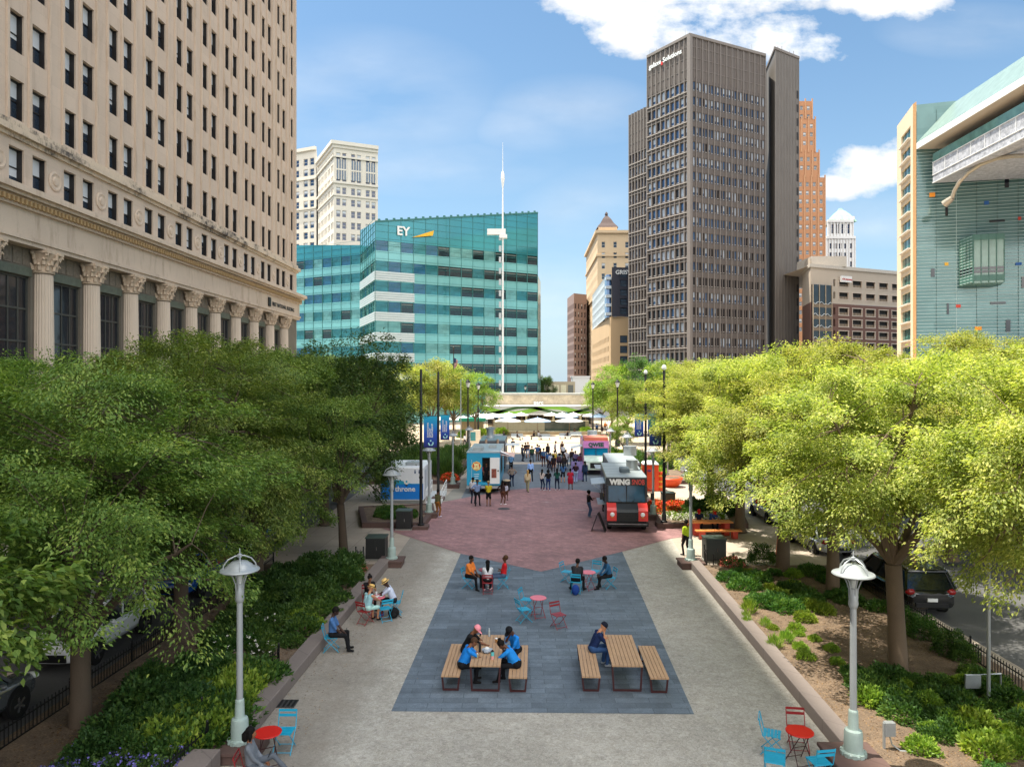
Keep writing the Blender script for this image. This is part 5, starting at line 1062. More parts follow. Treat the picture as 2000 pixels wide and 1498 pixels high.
# ================= poles, lamps, furniture =================
M_LAMP = P('lamp_grey_paint', '#9fa5a7', .35, var=.05, metal=.25); M_LAMPG = P('lamp_green_paint', '#98aaa4', .45, var=.08); M_LAMPD = P('lamp_underside', '#8b9092', .5)
def lamp_meshes():
    m = MB(); m.lathe([(.25, 0), (.25, .05), (.20, .09), (.195, .16), (.19, .48), (.175, .53), (.12, .56), (.108, .60), (.10, .92), (.095, .96), (.075, .98)], 20)
    for i in range(10): a = 2*math.pi*i/10; m.box((.225*math.cos(a), .225*math.sin(a), .04), (.09, .09, .08), 0, a)
    base = m.mesh('base', M_LAMPG, True)
    m = MB(); m.lathe([(.074, .97), (.07, 2.2), (.066, 3.18), (.085, 3.2), (.105, 3.28), (.095, 3.36), (.10, 3.45), (.085, 3.5), (.085, 3.62)], 16); shaft = m.mesh('shaft', M_LAMP, True)
    m = MB()
    for i in range(6):
        a = 2*math.pi*(i+.5)/6; c, s = math.cos(a), math.sin(a)
        m.tube([(.08*c, .08*s, 3.38), (.09*c, .09*s, 3.6), (.15*c, .15*s, 3.78), (.24*c, .24*s, 3.88), (.25*c, .25*s, 3.93)], .014, 6)
    for i in range(4):
        a = 2*math.pi*(i+.25)/4; c, s = math.cos(a), math.sin(a)
        m.tube([(.36*c, .36*s, 3.96), (.34*c, .34*s, 4.06), (.25*c, .25*s, 4.18), (.10*c, .10*s, 4.25), (0, 0, 4.26)], .016, 6)
    m.lathe([(.05, 4.22), (.05, 4.29), (.015, 4.31), (.012, 4.4), (.002, 4.43)], 10); cage = m.mesh('cage', M_LAMP, True)
    m = MB(); m.lathe([(.05, 3.82), (.42, 3.90), (.445, 3.925), (.43, 3.95), (.31, 3.99), (.27, 4.05), (.17, 4.12), (.03, 4.15)], 24); shade_ = m.mesh('lamp_shade', M_LAMP, True)
    m = MB(); m.lathe([(.05, 3.6), (.07, 3.7), (.06, 3.8), (.03, 3.83)], 10); bulb = m.mesh('lamp_glass', P('frosted_glass', '#c9cdc9', .3), True)
    return base, shaft, cage, shade_, bulb
LMES = lamp_meshes()
def lamp(x, y, z, label, plinth=True):
    t = thing('street_lamp', label, 'street lamp', (x, y, z), 0, 'silver domed street lamps')
    for nm, me in zip(('base', 'shaft', 'cage', 'lamp_shade', 'lamp_glass'), LMES): obj(nm, me, t)
    if plinth:
        m = MB(); m.b2(-.52, .52, -.5, .5, 0, z-.09); m.b2(-.57, .57, -.55, .55, z-.09, z-.001); p = m.build('granite_plinth', M_PLINTH, loc=(x, y, 0), rz=0); bv = p.modifiers.new('b', 'BEVEL'); bv.width = .015; tag(p, 'brown granite plinth under the '+label.split(',')[0], 'plinth')
lamp(-6.25, 16.3, .30, 'pale silver street lamp rising from the shaded shrubs, by the seated woman')
lamp(7.45, 15.5, .42, 'big silver street lamp in the sun, by the red table')
lamp(-5.62, 33.2, .32, 'silver street lamp hidden by leaves, beside the first black cabinet')
lamp(8.28, 32.9, .32, 'silver street lamp half hidden by leaves, beside the worker in a yellow vest')
lamp(-5.28, 45.2, .32, 'silver street lamp beside the white container, behind the planter')
lamp(8.87, 44.6, .32, 'silver street lamp between the food truck and the orange flowers')
lamp(-4.83, 58, .32, 'silver street lamp beside the tall grasses, near the blue truck')
lamp(9.16, 56.5, .32, 'silver street lamp just left of the orange portable toilet', False)
lamp(9.4, 68, .0, 'silver street lamp by the pink truck and its small tree', False)
lamp(-4.2, 70, .0, 'silver street lamp behind the blue truck roof', False)
def pole(x, y, h, label, z0=.15, globe=False, banners=(), plinth=True):
    t = thing('light_pole', label, 'pole', (x, y, z0), 0, 'tall black light poles'); m = MB(); m.lathe([(.2, 0), (.2, .08), (.13, .12), (.12, .5), (.10, .55), (.095, 2.5), (.075, h-.1), (.03, h)], 12); part(t, m, 'pole', BLACKM, True)
    for z in (h*.52, h*.72, h*.30): m = MB(); m.lathe([(.12, z), (.12, z+.12)], 12); part(t, m, 'collar', BLACKM)
    if globe: m = MB(); m.lathe([(.04, h-.02), (.13, h+.05), (.15, h+.16), (.10, h+.27), (.02, h+.31)], 12); part(t, m, 'globe', WHITE, True)
    if plinth: m = MB(); m.b2(-.45, .45, -.45, .45, 0, z0-.002); tag(m.build('granite_plinth', M_PLINTH, loc=(x, y, 0)), 'granite plinth under the '+label.replace(' on a plinth', ''), 'plinth')
    for (side, zt, w, hh, lab) in banners:
        b = thing('banner', lab, 'banner', (x, y, 0), 0, 'blue banners on the black poles'); x0 = .16*side; x1 = (.16+w)*side
        m = MB(); m.b2(min(x0, x1), max(x0, x1), -.012, .012, zt-hh, zt); part(b, m, 'cloth', M_BANNER(zt, hh))
        m = MB(); m.bar((0, 0, zt), (x1, 0, zt), .03, .03); m.bar((0, 0, zt-hh), (x1, 0, zt-hh), .03, .03); part(b, m, 'bracket', BLACKM)
        xc = (x0+x1)/2; a0 = zt-hh*.68
        for i, s in enumerate(('DOWNTOWN', 'DETROIT', 'PARTNERSHIP')): put_text(s, .13, WHITE, b, (xc-.10+.125*i, -.02, a0), (0, 0, 1), (-1, 0, 0), align='LEFT', bold=.004, depth=.003)
        m = MB(); pts = [(xc+.02+.13*math.cos(a), -.022, zt-hh*.86+.13*math.sin(a)) for a in [R(k) for k in range(170, 391, 20)]]
        m.tube(pts, [.045]*len(pts), 6); m.lathe([(.05, 0), (.05, .012)], 10, M=Matrix.Translation((xc+.02, -.03, zt-hh*.86+.14))@Matrix.Rotation(R(90), 4, 'X')); part(b, m, 'emblem', P('mint_print', '#a5dbe0', .5))
    return t
_bm = {}
def M_BANNER(zt, hh):
    k_ = (round(zt, 1), round(hh, 1))
    if k_ not in _bm:
        k = NM('banner_print'); sp = k.n('ShaderNodeSeparateXYZ', {0: k.co()}); f = k.math('DIVIDE', k.math('SUBTRACT', sp.outputs[2], zt-hh), hh)
        k.base(k.ramp(f, [(.0, lin('#1c1f66')), (.45, lin('#1a52b8')), (1.0, lin('#1ca6c8'))])); k.rough(.7); _bm[k_] = k.m
    return _bm[k_]
pole(-5.33, 41.6, 9.15, 'tall black pole on a plinth at the corner of the planter, cabinet side', .2, False, [(1, 6.6, .78, 1.85, 'blue banner on the pole by the black cabinet, partly behind leaves')])
pole(-5.4, 52.0, 9.2, 'tall black pole beside the white container ramp', .2, False, [(1, 6.2, .66, 1.82, 'blue banner facing the path on the pole by the container ramp')])
pole(XY(1297, 42), 42, 9.0, 'tall black pole at the corner of the orange flower planter', .3, True, [(-1, 6.5, .72, 1.66, 'lower blue banner beside the sunlit leaves')])
pole(XY(1261, 53), 53, 9.1, 'tall black pole just behind the food truck and portable toilet', .1, True, [(-1, 6.25, .66, 1.7, 'blue banner left of the black pole behind the food truck'), (1, 6.25, .66, 1.7, 'blue banner right of the black pole behind the food truck')], False)
def lantern(px, Y, top, label, h0=0, arm=False):
    t = thing('lantern_post', label, 'lantern', (XY(px, Y), Y, h0), 0, 'old style black lantern posts'); m = MB(); m.lathe([(.34, 0), (.34, .7), (.2, .9), (.15, 1.4), (.11, 3), (.09, top-1.3), (.16, top-1.2), (.16, top-1.1)], 12); part(t, m, 'post', BLACKM, True)
    m = MB(); m.lathe([(.14, top-1.1), (.3, top-.55), (.31, top-.5)], 8); part(t, m, 'lantern_glass', P('frosted_glass', '#c9cdc9', .3), True); m = MB(); m.lathe([(.36, top-.5), (.3, top-.35), (.12, top-.15), (.06, top)], 8)
    if arm: m.tube([(0, 0, top-1.7), (-.9, 0, top-1.5), (-.95, 0, top-.3)], .09, 6)
    part(t, m, 'lantern_cap', BLACKM, True)
lantern(914, 93, 9.1, 'black lantern post behind the blue truck, nearer of the pair'); lantern(934, 108, 8.7, 'black lantern post with a side arm near the cafe pavilion', arm=True)
lantern(1158, 114, 8.8, 'black lantern post at the right end of the cafe pavilion'); lantern(1206, 96, 9.1, 'black lantern post standing before the lime green trees')
lantern(1026, 160, 8.2, 'small distant lantern post above the pavilion roof'); lantern(1306, 70, 7.0, 'lantern post behind the sunlit leaves', 0)
def spost(px, Y, h, r, label, mt=None): t = tag(MB().tube([(0, 0, 0), (0, 0, h*.5), (0, 0, h)], [r, r*.9, r*.7], 8).build('metal_post', mt or GALV, loc=(XY(px, Y), Y, 0)), label, 'post'); return t
spost(900, 90, 9.0, .07, 'thin grey post between flagpole and lantern post')
spost(1304, 60, 8.8, .06, 'thin grey post behind the right banners')
spost(1931, 18.4, 5.6, .045, 'thin pale metal post beside the black fence in the sun')
fl = thing('flagpole', 'tall brown flagpole with a draped flag behind the blue banners', 'flagpole', (XY(886, 108), 108, 0)); m = MB(); m.tube([(0, 0, 0), (0, 0, 7), (0, 0, 13.8)], [.13, .1, .06], 8); m.ell((0, 0, 13.9), (.16, .16, .16)); part(fl, m, 'pole', P('bronze_pole', '#3a2f2a', .4, metal=.5), True)
m = MB(); n = 9; vs = []
for i in range(n): x = .08+i*.07; y = .10*math.sin(i*1.5); vs += [(x, y, 12.4-.05*i), (x*.8, y, 10.2+.14*i)]
m.add(vs, [(2*i, 2*i+2, 2*i+3, 2*i+1) for i in range(n-1)], [0 if i % 2 else 1 for i in range(n-1)]); m.quad((.06, -.12, 12.42), (.4, -.14, 12.25), (.36, -.14, 11.6), (.06, -.12, 11.7), 2)
f_ = m.build('flag', [P('flag_red', '#b3282d', .7), WHITE, P('flag_blue', '#26335f', .7)]); f_.location = (XY(886, 108), 108, 0); tag(f_, 'striped red and white flag hanging limp on the flagpole', 'flag')
for i, (px, py) in enumerate([(1254, 777), (1321, 776)]):
    Y = 78; t = thing('traffic_light', ['orange traffic light hanging beside the black pole', 'orange traffic light hanging near the sunlit leaves'][i], 'traffic light', (XY(px, Y), Y, ZY(py, Y)), 0, 'traffic lights on the wire')
    m = MB(); m.b2(-.19, .19, -.12, .2, -.5, .5); m.b2(-.28, -.2, -.05, .15, -.4, .2); part(t, m, 'housing', P('signal_orange', '#d9761f', .5))
    for j in range(3): m = MB(); m.lathe([(.13, 0), (.14, .1)], 12, M=Matrix.Translation((0, -.12, .32-.32*j))@Matrix.Rotation(R(90), 4, 'X')); part(t, m, 'lens', [P('lens_red', '#5a1512', .3), P('lens_amber', '#5c3d10', .3), P('lens_green', '#143c25', .3)][j])
a, b = (XY(1235, 78), 78, ZY(772, 78)), (XY(1370, 78), 78, ZY(771, 78)); tag(MB().tube([a, ((a[0]+b[0])/2, 78, a[2]-.1), b], .035, 5).build('span_wire', BLACKM), 'thin black wire carrying the two orange traffic lights', 'wire')
# ---- cabinets, bins, posts ----
def cabinet(px, py, w, d, h, label, col='#1c1e1f', z=0):
    p = G(px, py, z); t = thing('utility_cabinet', label, 'utility cabinet', (p.x, p.y, z), 0, 'utility cabinets'); mt = P('cabinet_'+col[1:], col, .5, var=.08)
    m = MB(); m.b2(-w/2, w/2, 0, d, .08, h-.06); part(t, m, 'body', mt); m = MB(); m.b2(-w/2-.03, w/2+.03, -.03, d+.03, h-.059, h); part(t, m, 'lid', P('cabinet_lid', '#3d4a45', .5)); m = MB(); m.b2(-w/2-.04, w/2+.04, -.04, d+.04, 0, .079); part(t, m, 'plinth', P('concrete_base', '#8b8982', .8))
    m = MB(); m.b2(-w/2+.05, -.012, -.014, -.001, .16, h-.14); m.b2(.012, w/2-.05, -.014, -.001, .16, h-.14); part(t, m, 'door', mt); m = MB(); m.b2(.04, .07, -.05, -.015, h*.45, h*.6); part(t, m, 'handle', CHROME)
cabinet(733, 1094, .93, .8, 1.12, 'black utility cabinet by the small fence and orange shrubs, shaded side'); cabinet(788, 1035, .86, .8, 1.15, 'black utility cabinet at the corner of the planter before the container')
cabinet(1399, 1098, .94, .8, 1.15, 'dark grey utility cabinet in the sun before the picnic table', '#3a3d3b'); cabinet(1307, 990, .85, .8, 1.0, 'grey brown utility cabinet behind the orange flowers', '#6d6a60')
p = G(1737, 1479); t = thing('junction_box', 'small grey junction box on a stub post in the sunlit bed', 'junction box', (p.x, p.y, .2)); m = MB(); m.b2(-.11, .11, -.07, .07, .32, .62); part(t, m, 'box', GALV); m = MB(); m.b2(-.14, -.1, -.03, .03, 0, .6); m.tube([(.0, 0, .32), (.05, -.02, .12), (.2, -.1, .02), (.45, -.15, .02)], .018, 6, 0); part(t, m, 'conduit', GALV)
p = G(1930, 1372); t = thing('bike_rack', 'low grey metal frame standing by the thin post in the sunlit bed', 'metal frame', (p.x-.1, p.y, .2)); m = MB(); m.tube([(-.5, 0, 0), (-.5, 0, .55), (.5, .1, .55), (.5, .1, 0)], .03, 6); m.b2(-.5, -.1, -.02, .02, .2, .55); part(t, m, 'frame', GALV)
p = G(1520, 1084); t = thing('traffic_cone', 'tall slim orange cone beside a tree trunk', 'traffic cone', (p.x, p.y, 0)); m = MB(); m.lathe([(.12, .05), (.09, .35), (.05, .85), (.03, 1.0)], 12); part(t, m, 'cone', P('cone_orange', '#e0491b', .5), True); m = MB(); m.box((0, 0, .025), (.36, .36, .05)); part(t, m, 'base', DARKR)
# ---- fences ----
def fence(A, B, h, label, z=.0, step=.13, post=2.4):
    A, B = Vector(A), Vector(B); L_ = (B-A).length; t = (B-A)/L_; f = thing('iron_fence', label, 'fence', (A.x, A.y, z), 0); ang = math.atan2(t.y, t.x); f.rotation_euler = (0, 0, ang)
    m = MB(); m.b2(0, L_, -.012, .012, h-.12, h-.09); m.b2(0, L_, -.012, .012, .1, .13); x = .08
    while x < L_: m.b2(x-.008, x+.008, -.008, .008, 0, h); x += step
    part(f, m, 'railing', BLACKM); n = max(1, int(L_/post))
    for i in range(n+1): m = MB(); x = L_*i/n; m.b2(x-.022, x+.022, -.022, .022, 0, h+.06); m.ell((x, 0, h+.1), (.035, .035, .045), 6, 5); part(f, m, 'post', BLACKM)
fence((-11.75, 13.0), (-10.75, 32.0), .62, 'long low black iron fence between shaded bed and parked cars', .12)
fence((13.45, 14.0), (14.45, 31.5), .62, 'long low black iron fence between sunlit bed and road', .12)
fence((-7.3, 14.0), (-6.95, 16.2), .5, 'short black fence at the bottom corner among shrubs', .2); fence((-7.6, 17.4), (-6.9, 21.0), .5, 'short black fence threading the bright shrubs by the kerb', .2)
fence((-7.3, 33.2), (-6.95, 33.2), .75, 'tiny black fence panel beside the shaded utility cabinet'); fence((8.95, 32.6), (9.1, 33.6), .75, 'small black fence beside the sunlit utility cabinet'); fence((9.2, 32.45), (10.1, 32.45), .6, 'small black fence in front of the sunlit utility cabinet')
# ---- wooden tables and benches ----
def slat_mat():
    k = NM('oak_slats'); c = lin('#b08e6c'); co = k.co(); mp = k.n('ShaderNodeMapping', {'Vector': co, 'Scale': (14, 1.2, 14)}).outputs[0]; g = k.noise(2.0, 5, .7, mp); b = k.noise(3, 3, .6)
    k.base(k.mix(.5, k.ramp(g, [(.3, shade(c, .72)), (.7, shade(c, 1.2))]), k.ramp(b, [(.3, shade(c, .85)), (.7, shade(c, 1.12))]))); k.rough(.6); return k.m
M_OAK = slat_mat(); M_MAROON = P('maroon_steel', '#3c1719', .45, var=.08)
def plank_top(w, l, n, z, th=.04):
    m = MB(); s = w/n
    for i in range(n): m.b2(-w/2+s*i+.006, -w/2+s*(i+1)-.006, -l/2, l/2, z-th, z)
    return m
def steel_loop(w, z, y, mb=None):
    m = mb or MB(); r = .035; i = .06
    m.bar((-w/2+.02, y, z-.04), (-w/2+i, y, .03), .05, .03); m.bar((w/2-.02, y, z-.04), (w/2-i, y, .03), .05, .03); m.bar((-w/2+i-.02, y, .025), (w/2-i+.02, y, .025), .05, .045); m.bar((-w/2, y, z-.055), (w/2, y, z-.055), .05, .03); return m
def oak_set(kind, x, y, rz, label, group):
    w, l, z, n = (.86, 2.4, .75, 8) if kind == 'table' else (.52, 2.4, .45, 5)
    t = thing('slatted_table' if kind == 'table' else 'slatted_bench', label, kind, (x, y, .01), rz, group); part(t, plank_top(w, l, n, z), 'top' if kind == 'table' else 'seat', M_OAK)
    for s in (-1, 1): part(t, steel_loop(w, z, s*(l/2-.12)), 'leg', M_MAROON)
    return t
ra = R(-2)
T1 = oak_set('table', -.70, 20.7, ra, 'wooden slatted table where four people sit with bottles', 'wooden slatted tables'); T2 = oak_set('table', 3.22, 20.7, ra, 'empty wooden slatted table before the man in a navy cap', 'wooden slatted tables')
oak_set('bench', -1.66, 20.75, ra, 'wooden bench on the kerb side of the busy table, two people sitting', 'wooden slatted benches'); oak_set('bench', .20, 20.65, ra, 'wooden bench on the inner side of the busy table, two in blue', 'wooden slatted benches')
oak_set('bench', 2.22, 20.7, ra, 'wooden bench under the man in a navy cap', 'wooden slatted benches'); oak_set('bench', 4.08, 20.6, ra, 'empty wooden bench beyond the quiet table', 'wooden slatted benches')
# ---- folding bistro chairs and tables ----
M_TEAL = P('teal_paint', '#1b9cc0', .4, var=.07); M_CRIM = P('crimson_paint', '#8d1f24', .4, var=.08); M_REDT = P('red_table_paint', '#c02018', .4, var=.06); M_PINKT = P('pink_table_paint', '#d96f7e', .4, var=.05)
def bistro_chair(mt):
    t = []; m = MB()
    for i in range(5): m.b2(-.2, .2, -.17+i*.075, -.17+i*.075+.062, .44, .455)
    t.append(('seat', m)); m = MB()
    for z, hh in ((.80, .055), (.70, .06)): m.b2(-.2, .2, -.262-(z-.7)*.3, -.25-(z-.7)*.3, z-hh/2, z+hh/2)
    t.append(('backrest', m))
    for s in (-1, 1):
        m = MB(); x = .205*s; m.tube([(x, .24, .0), (x, -.19, .46), (x, -.275, .83)], .0105, 6); t.append(('leg', m))
        m = MB(); x = .18*s; m.tube([(x, -.24, .0), (x, .2, .44)], .0105, 6); t.append(('leg', m))
    
    for a_, b_ in (((-.2, .2, .045), (.2, .2, .045)), ((-.18, -.2, .045), (.18, -.2, .045)), ((-.2, -.185, .45), (.2, -.185, .45))): m = MB(); m.tube([a_, b_], .009, 6); t.append(('cross_bar', m))
    return [(n_, q.mesh(n_, mt)) for n_, q in t]
CH = {'teal': bistro_chair(M_TEAL), 'red': bistro_chair(M_CRIM)}
def chair(c, x, y, face, label, z=.012, group='folding bistro chairs'):
    t = thing('folding_chair', label, 'chair', (x, y, z), R(face), group)
    for n_, me in CH[c]: obj(n_, me, t)
    return t
def bistro_table(x, y, mt, label, rz=0, fr=None):
    fr = fr or M_CRIM; t = thing('bistro_table', label, 'table', (x, y, .012), R(rz), 'round bistro tables'); m = MB(); m.lathe([(.295, .695), (.302, .70), (.302, .715), (.295, .722)], 36); part(t, m, 'tabletop', mt)
    for s in (-1, 1):
        for k in (-1, 1): m = MB(); m.tube([(.2*s, .22*k, .0), (.2*s*.6, -.2*k*.9, .69)], .011, 6); part(t, m, 'leg', fr)
    
    for a_, b_ in (((-.2, .22, .05), (.2, .22, .05)), ((-.2, -.22, .05), (.2, -.22, .05)), ((-.16, 0, .36), (.16, 0, .36))): m = MB(); m.tube([a_, b_], .009, 6); part(t, m, 'cross_bar', fr)
bistro_table(.95, 25.8, M_PINKT, 'pink round table in the middle of the slate, nobody at it', 20)
chair('teal', .42, 25.35, -65, 'teal folding chair nearest the middle pink table'); chair('teal', .55, 26.5, -110, 'teal folding chair behind the middle pink table'); chair('red', 1.62, 24.75, -150, 'empty red folding chair standing alone right of the middle pink table')
bistro_table(3.15, 29.3, M_PINKT, 'pink round table between the two men in dark clothes', 40)
chair('teal', 2.35, 30.4, -120, 'empty teal folding chair behind the man with his back turned'); chair('teal', 3.55, 30.5, 150, 'empty teal folding chair behind the further pink table')
chair('teal', 2.62, 28.85, -15, 'teal folding chair under the man with his back turned'); chair('teal', 4.05, 29.5, 105, 'teal folding chair under the man in the light blue top')
chair('teal', -1.80, 29.5, -105, 'teal folding chair under the person in orange'); chair('red', -.98, 28.75, 0, 'red folding chair under the person with long black hair'); chair('teal', -.38, 29.5, 95, 'teal folding chair under the man in red')
bistro_table(-1.1, 29.7, M_CRIM, 'small red table hidden between the three seated friends', 15)
chair('teal', -5.75, 22.6, -80, 'teal folding chair against the granite kerb, under the man in blue')
bistro_table(-4.93, 25.9, M_PINKT, 'small table covered with papers and cups beside the kerb', 10); chair('red', -5.2, 25.15, -30, 'red folding chair under the woman in a straw hat'); chair('teal', -4.3, 26.15, 95, 'teal folding chair under the man in a straw hat'); chair('red', -5.45, 26.85, -165, 'red folding chair against the kerb at the papers table'); chair('teal', -4.55, 25.45, 30, 'empty teal folding chair in front of the papers table')
bistro_table(-5.45, 15.85, M_REDT, 'bright red round table beside the woman in grey', 30, P('dark_red_frame', '#3c1314', .5)); chair('teal', -5.27, 16.45, 180, 'teal folding chair behind the bright red table'); chair('red', -5.45, 14.75, -85, 'red folding chair under the woman in grey')
bistro_table(6.44, 15.9, M_REDT, 'bright red round table in front of the big silver lamp', 15, P('dark_red_frame', '#3c1314', .5))
chair('red', 6.66, 16.55, 172, 'red folding chair behind the red table near the lamp'); chair('teal', 5.98, 16.35, -112, 'teal folding chair turned sideways at the red table near the lamp'); chair('teal', 5.62, 15.2, -20, 'teal folding chair with its back to us, nearer the path'); chair('teal', 6.55, 15.15, 8, 'teal folding chair with its back to us, nearer the lamp')
# ---- orange picnic table ----
M_ORW = P('orange_wood', '#d98a4a', .55, var=.1); M_ORS = P('orange_steel', '#c2402a', .5)
def orange_unit(kind, x, y, label):
    w, l, z = (2.35, .75, .76) if kind == 'table' else (2.5, .42, .46); t = thing('picnic_'+kind, label, kind, (x, y, .02), R(2)); m = MB(); n = 4 if kind == 'table' else 2
    for i in range(n): m.b2(-w/2, w/2, -l/2+l*i/n+.004, -l/2+l*(i+1)/n-.004, z-.06, z)
    part(t, m, 'top' if kind == 'table' else 'seat', M_ORW)
    for s in (-1, 1): m = MB(); m.b2(s*w*.36-.14, s*w*.36+.14, -l/2+.05, l/2-.05, 0, z-.061); part(t, m, 'leg', M_ORS)
orange_unit('table', 11.15, 39.9, 'orange picnic table in the sun behind the grey cabinet'); orange_unit('bench', 11.3, 38.9, 'orange bench on the near side of the picnic table'); orange_unit('bench', 11.2, 40.9, 'orange bench on the far side of the picnic table')
t = thing('planter_tub', 'bright orange rounded tub beside the portable toilet', 'tub', (XY(1311, 58.5), 58.5, 0)); m = MB(); m.lathe([(.5, 0), (.8, .35), (.95, .7), (.88, .78), (.3, .72)], 20); part(t, m, 'tub', P('tub_orange', '#e2521f', .5), True); m = MB(); m.lathe([(.7, -.0), (.75, .05)], 20, c=(0, 0, .73)); part(t, m, 'soil_top', M_SOIL)
# ---- things on the table ----
def small(name, label, cat, x, y, z, parts):
    t = thing(name, label, cat, (x, y, z))
    for nm, mb, mt in parts: part(t, mb, nm, mt, True)
zt = .763
def L(prof, n=12, c=(0, 0, 0)): return MB().lathe(prof, n, c)
small('water_bottle', 'clear plastic bottle at the far end of the busy table', 'bottle', -.70, 21.75, zt, [('bottle', L([(.032, 0), (.034, .14), (.03, .18), (.012, .21), (.012, .225)]), glass_mat('clear_plastic', '#a9b4b8', .1)), ('cap', L([(.014, .226), (.014, .245)]), WHITE)])
small('coffee_cup', 'iced coffee cup with a white lid on the busy table', 'cup', -.47, 21.25, zt, [('cup', L([(.03, 0), (.042, .11)]), P('coffee_brown', '#a5753f', .4)), ('lid', L([(.044, .111), (.04, .125), (.02, .135)]), WHITE)])
small('flask', 'tall black flask standing on the busy table', 'flask', -.93, 20.5, zt, [('body', L([(.037, 0), (.037, .21), (.022, .25)]), BLACKM), ('cap', L([(.022, .251), (.022, .29)]), BLACKM)])
small('tumbler', 'mint and pink tumbler at the near end of the busy table', 'tumbler', -.55, 19.95, zt, [('body', L([(.036, 0), (.045, .1)]), P('tumbler_pink', '#e5a5a0', .4)), ('upper_body', L([(.045, .101), (.046, .21)]), P('tumbler_mint', '#5fc3c4', .4)), ('lid', L([(.046, .211), (.04, .23), (.01, .27)]), BLACKM)])
small('small_bottle', 'small pale bottle beside the hands of the bald man', 'bottle', -.98, 20.05, zt, [('bottle', L([(.03, 0), (.032, .08), (.014, .11)]), P('herb_glass', '#8b8f6a', .3)), ('cap', L([(.02, .111), (.02, .135)]), WHITE)])
m = MB(); rn = random.Random(2)
for i in range(7): m.ell((rn.uniform(-.09, .09), rn.uniform(-.06, .06), .05+rn.random()*.03), (.09, .07, .055), 8, 6)
small('plastic_bag', 'crumpled grey plastic bag with white wrapping on the table', 'bag', -.72, 20.42, zt, [('bag', m, P('grey_plastic', '#9fabb8', .35, var=.25, scale=12)), ('wrapping', MB().ell((0, .01, .12), (.08, .06, .05), 8, 6), WHITE)])
m = MB(); m.ell((0, 0, .19), (.20, .15, .20), 12, 9); m.ell((0, -.12, .13), (.14, .08, .11), 10, 7); m2 = MB(); m2.tube([(-.05, 0, .37), (0, 0, .44), (.05, 0, .37)], .012, 6); m2.tube([(.1, .12, .32), (.16, .2, .2), (.18, .1, .03), (.3, -.02, .01)], .014, 6)
small('backpack', 'black backpack on the gravel by the man in a straw hat', 'backpack', -4.3, 25.75, .01, [('body', m, cloth('#141517')), ('strap', m2, cloth('#222222'))])
m = MB(); m.b2(-.16, .02, -.16, .06, 0, .012); m.b2(-.02, .2, -.04, .14, .013, .02); small('papers', 'white papers spread over the small kerbside table', 'papers', -4.9, 25.88, .737, [('sheet', m, WHITE)])
small('drinking_cup', 'tall white cup among the papers on the kerbside table', 'cup', -4.98, 26.06, .737, [('cup', L([(.03, 0), (.04, .13)]), WHITE)])
small('bag', 'blue bag under the chair of the man with his back turned', 'bag', 2.55, 28.55, .01, [('body', MB().ell((0, 0, .2), (.16, .13, .22), 10, 8), cloth('#1f3f86'))])
# ---- umbrellas on the plaza ----
def umb_mesh(col):
    m = MB(); n = 8; v = [(0, 0, 2.95)]; f = []
    for ring, (r_, z) in enumerate(((.75, 2.72), (1.55, 2.42), (1.58, 2.28))):
        for k in range(n): a = 2*math.pi*(k+.5)/n; v.append((r_*math.cos(a), r_*math.sin(a), z-(0 if ring == 0 else 0)))
    for k in range(n): f.append((0, 1+k, 1+(k+1) % n)); 
    for rr in range(2):
        for k in range(n): a, b = 1+rr*n+k, 1+rr*n+(k+1) % n; f.append((a, a+n, b+n, b))
    m.add(v, f); m.ell((0, 0, 3.0), (.05, .05, .09), 6, 5); return m.mesh('canopy', col)
CAN = [umb_mesh(P('canvas_white', '#e9e8e4', .8, var=.04)), umb_mesh(P('canvas_blue', '#a9c4e6', .8, var=.05))]; UP = L([(.03, 0), (.03, 2.9)], 8).mesh('pole', P('umbrella_pole', '#7a5d42', .6)); UB = L([(.35, 0), (.35, .08), (.1, .1)], 12).mesh('base', P('concrete_base', '#8b8982', .8))
ul = [(992, 850, 0, 1.45), (985, 838, 1, 1.4), (1050, 850, 1, 1.45), (1112, 850, 0, 1.45), (1107, 838, 1, 1.4), (934, 836, 0, 1.0), (950, 838, 0, 1.0), (962, 833, 0, 1.0), (945, 842, 0, 1.2), (994, 834, 0, .95), (1018, 834, 0, .95), (1077, 834, 0, .95), (1098, 834, 0, .95), (1120, 834, 0, .95), (1155, 836, 0, 1.1), (1170, 838, 1, 1.1), (905, 845, 0, 1.2), (890, 842, 0, 1.3), (868, 845, 0, 1.2)]
un = ['white front umbrella over the reclining sitter left of the fountain', 'pale blue umbrella tucked behind the front white one, left side', 'pale blue umbrella before the middle of the fountain wall', 'white front umbrella right of the fountain wall', 'pale blue umbrella tucked behind the front white one, right side', 'white umbrella by the arm of the lantern post, outermost', 'white umbrella just behind the armed lantern post', 'white umbrella between lantern post and pavilion corner', 'large white umbrella low beside the armed lantern post', 'white umbrella at the first window of the pavilion', 'white umbrella at the second window of the pavilion', 'white umbrella just right of the pavilion door', 'second white umbrella right of the pavilion door', 'third white umbrella right of the pavilion door', 'white umbrella behind the lantern post at the pavilion end', 'pale blue umbrella beyond the pavilion end', 'white umbrella beside the flagpole', 'white umbrella behind the blue banner', 'white umbrella between the two left banners']
for i, (px, py, c, s) in enumerate(ul):
    Y = G(px, py).y; t = thing('umbrella', un[i], 'umbrella', (XY(px, Y), Y, 0), i*.4, 'cafe umbrellas'); t.scale = (s, s, 1); obj('canopy', CAN[c], t); obj('pole', UP, t); obj('base', UB, t)
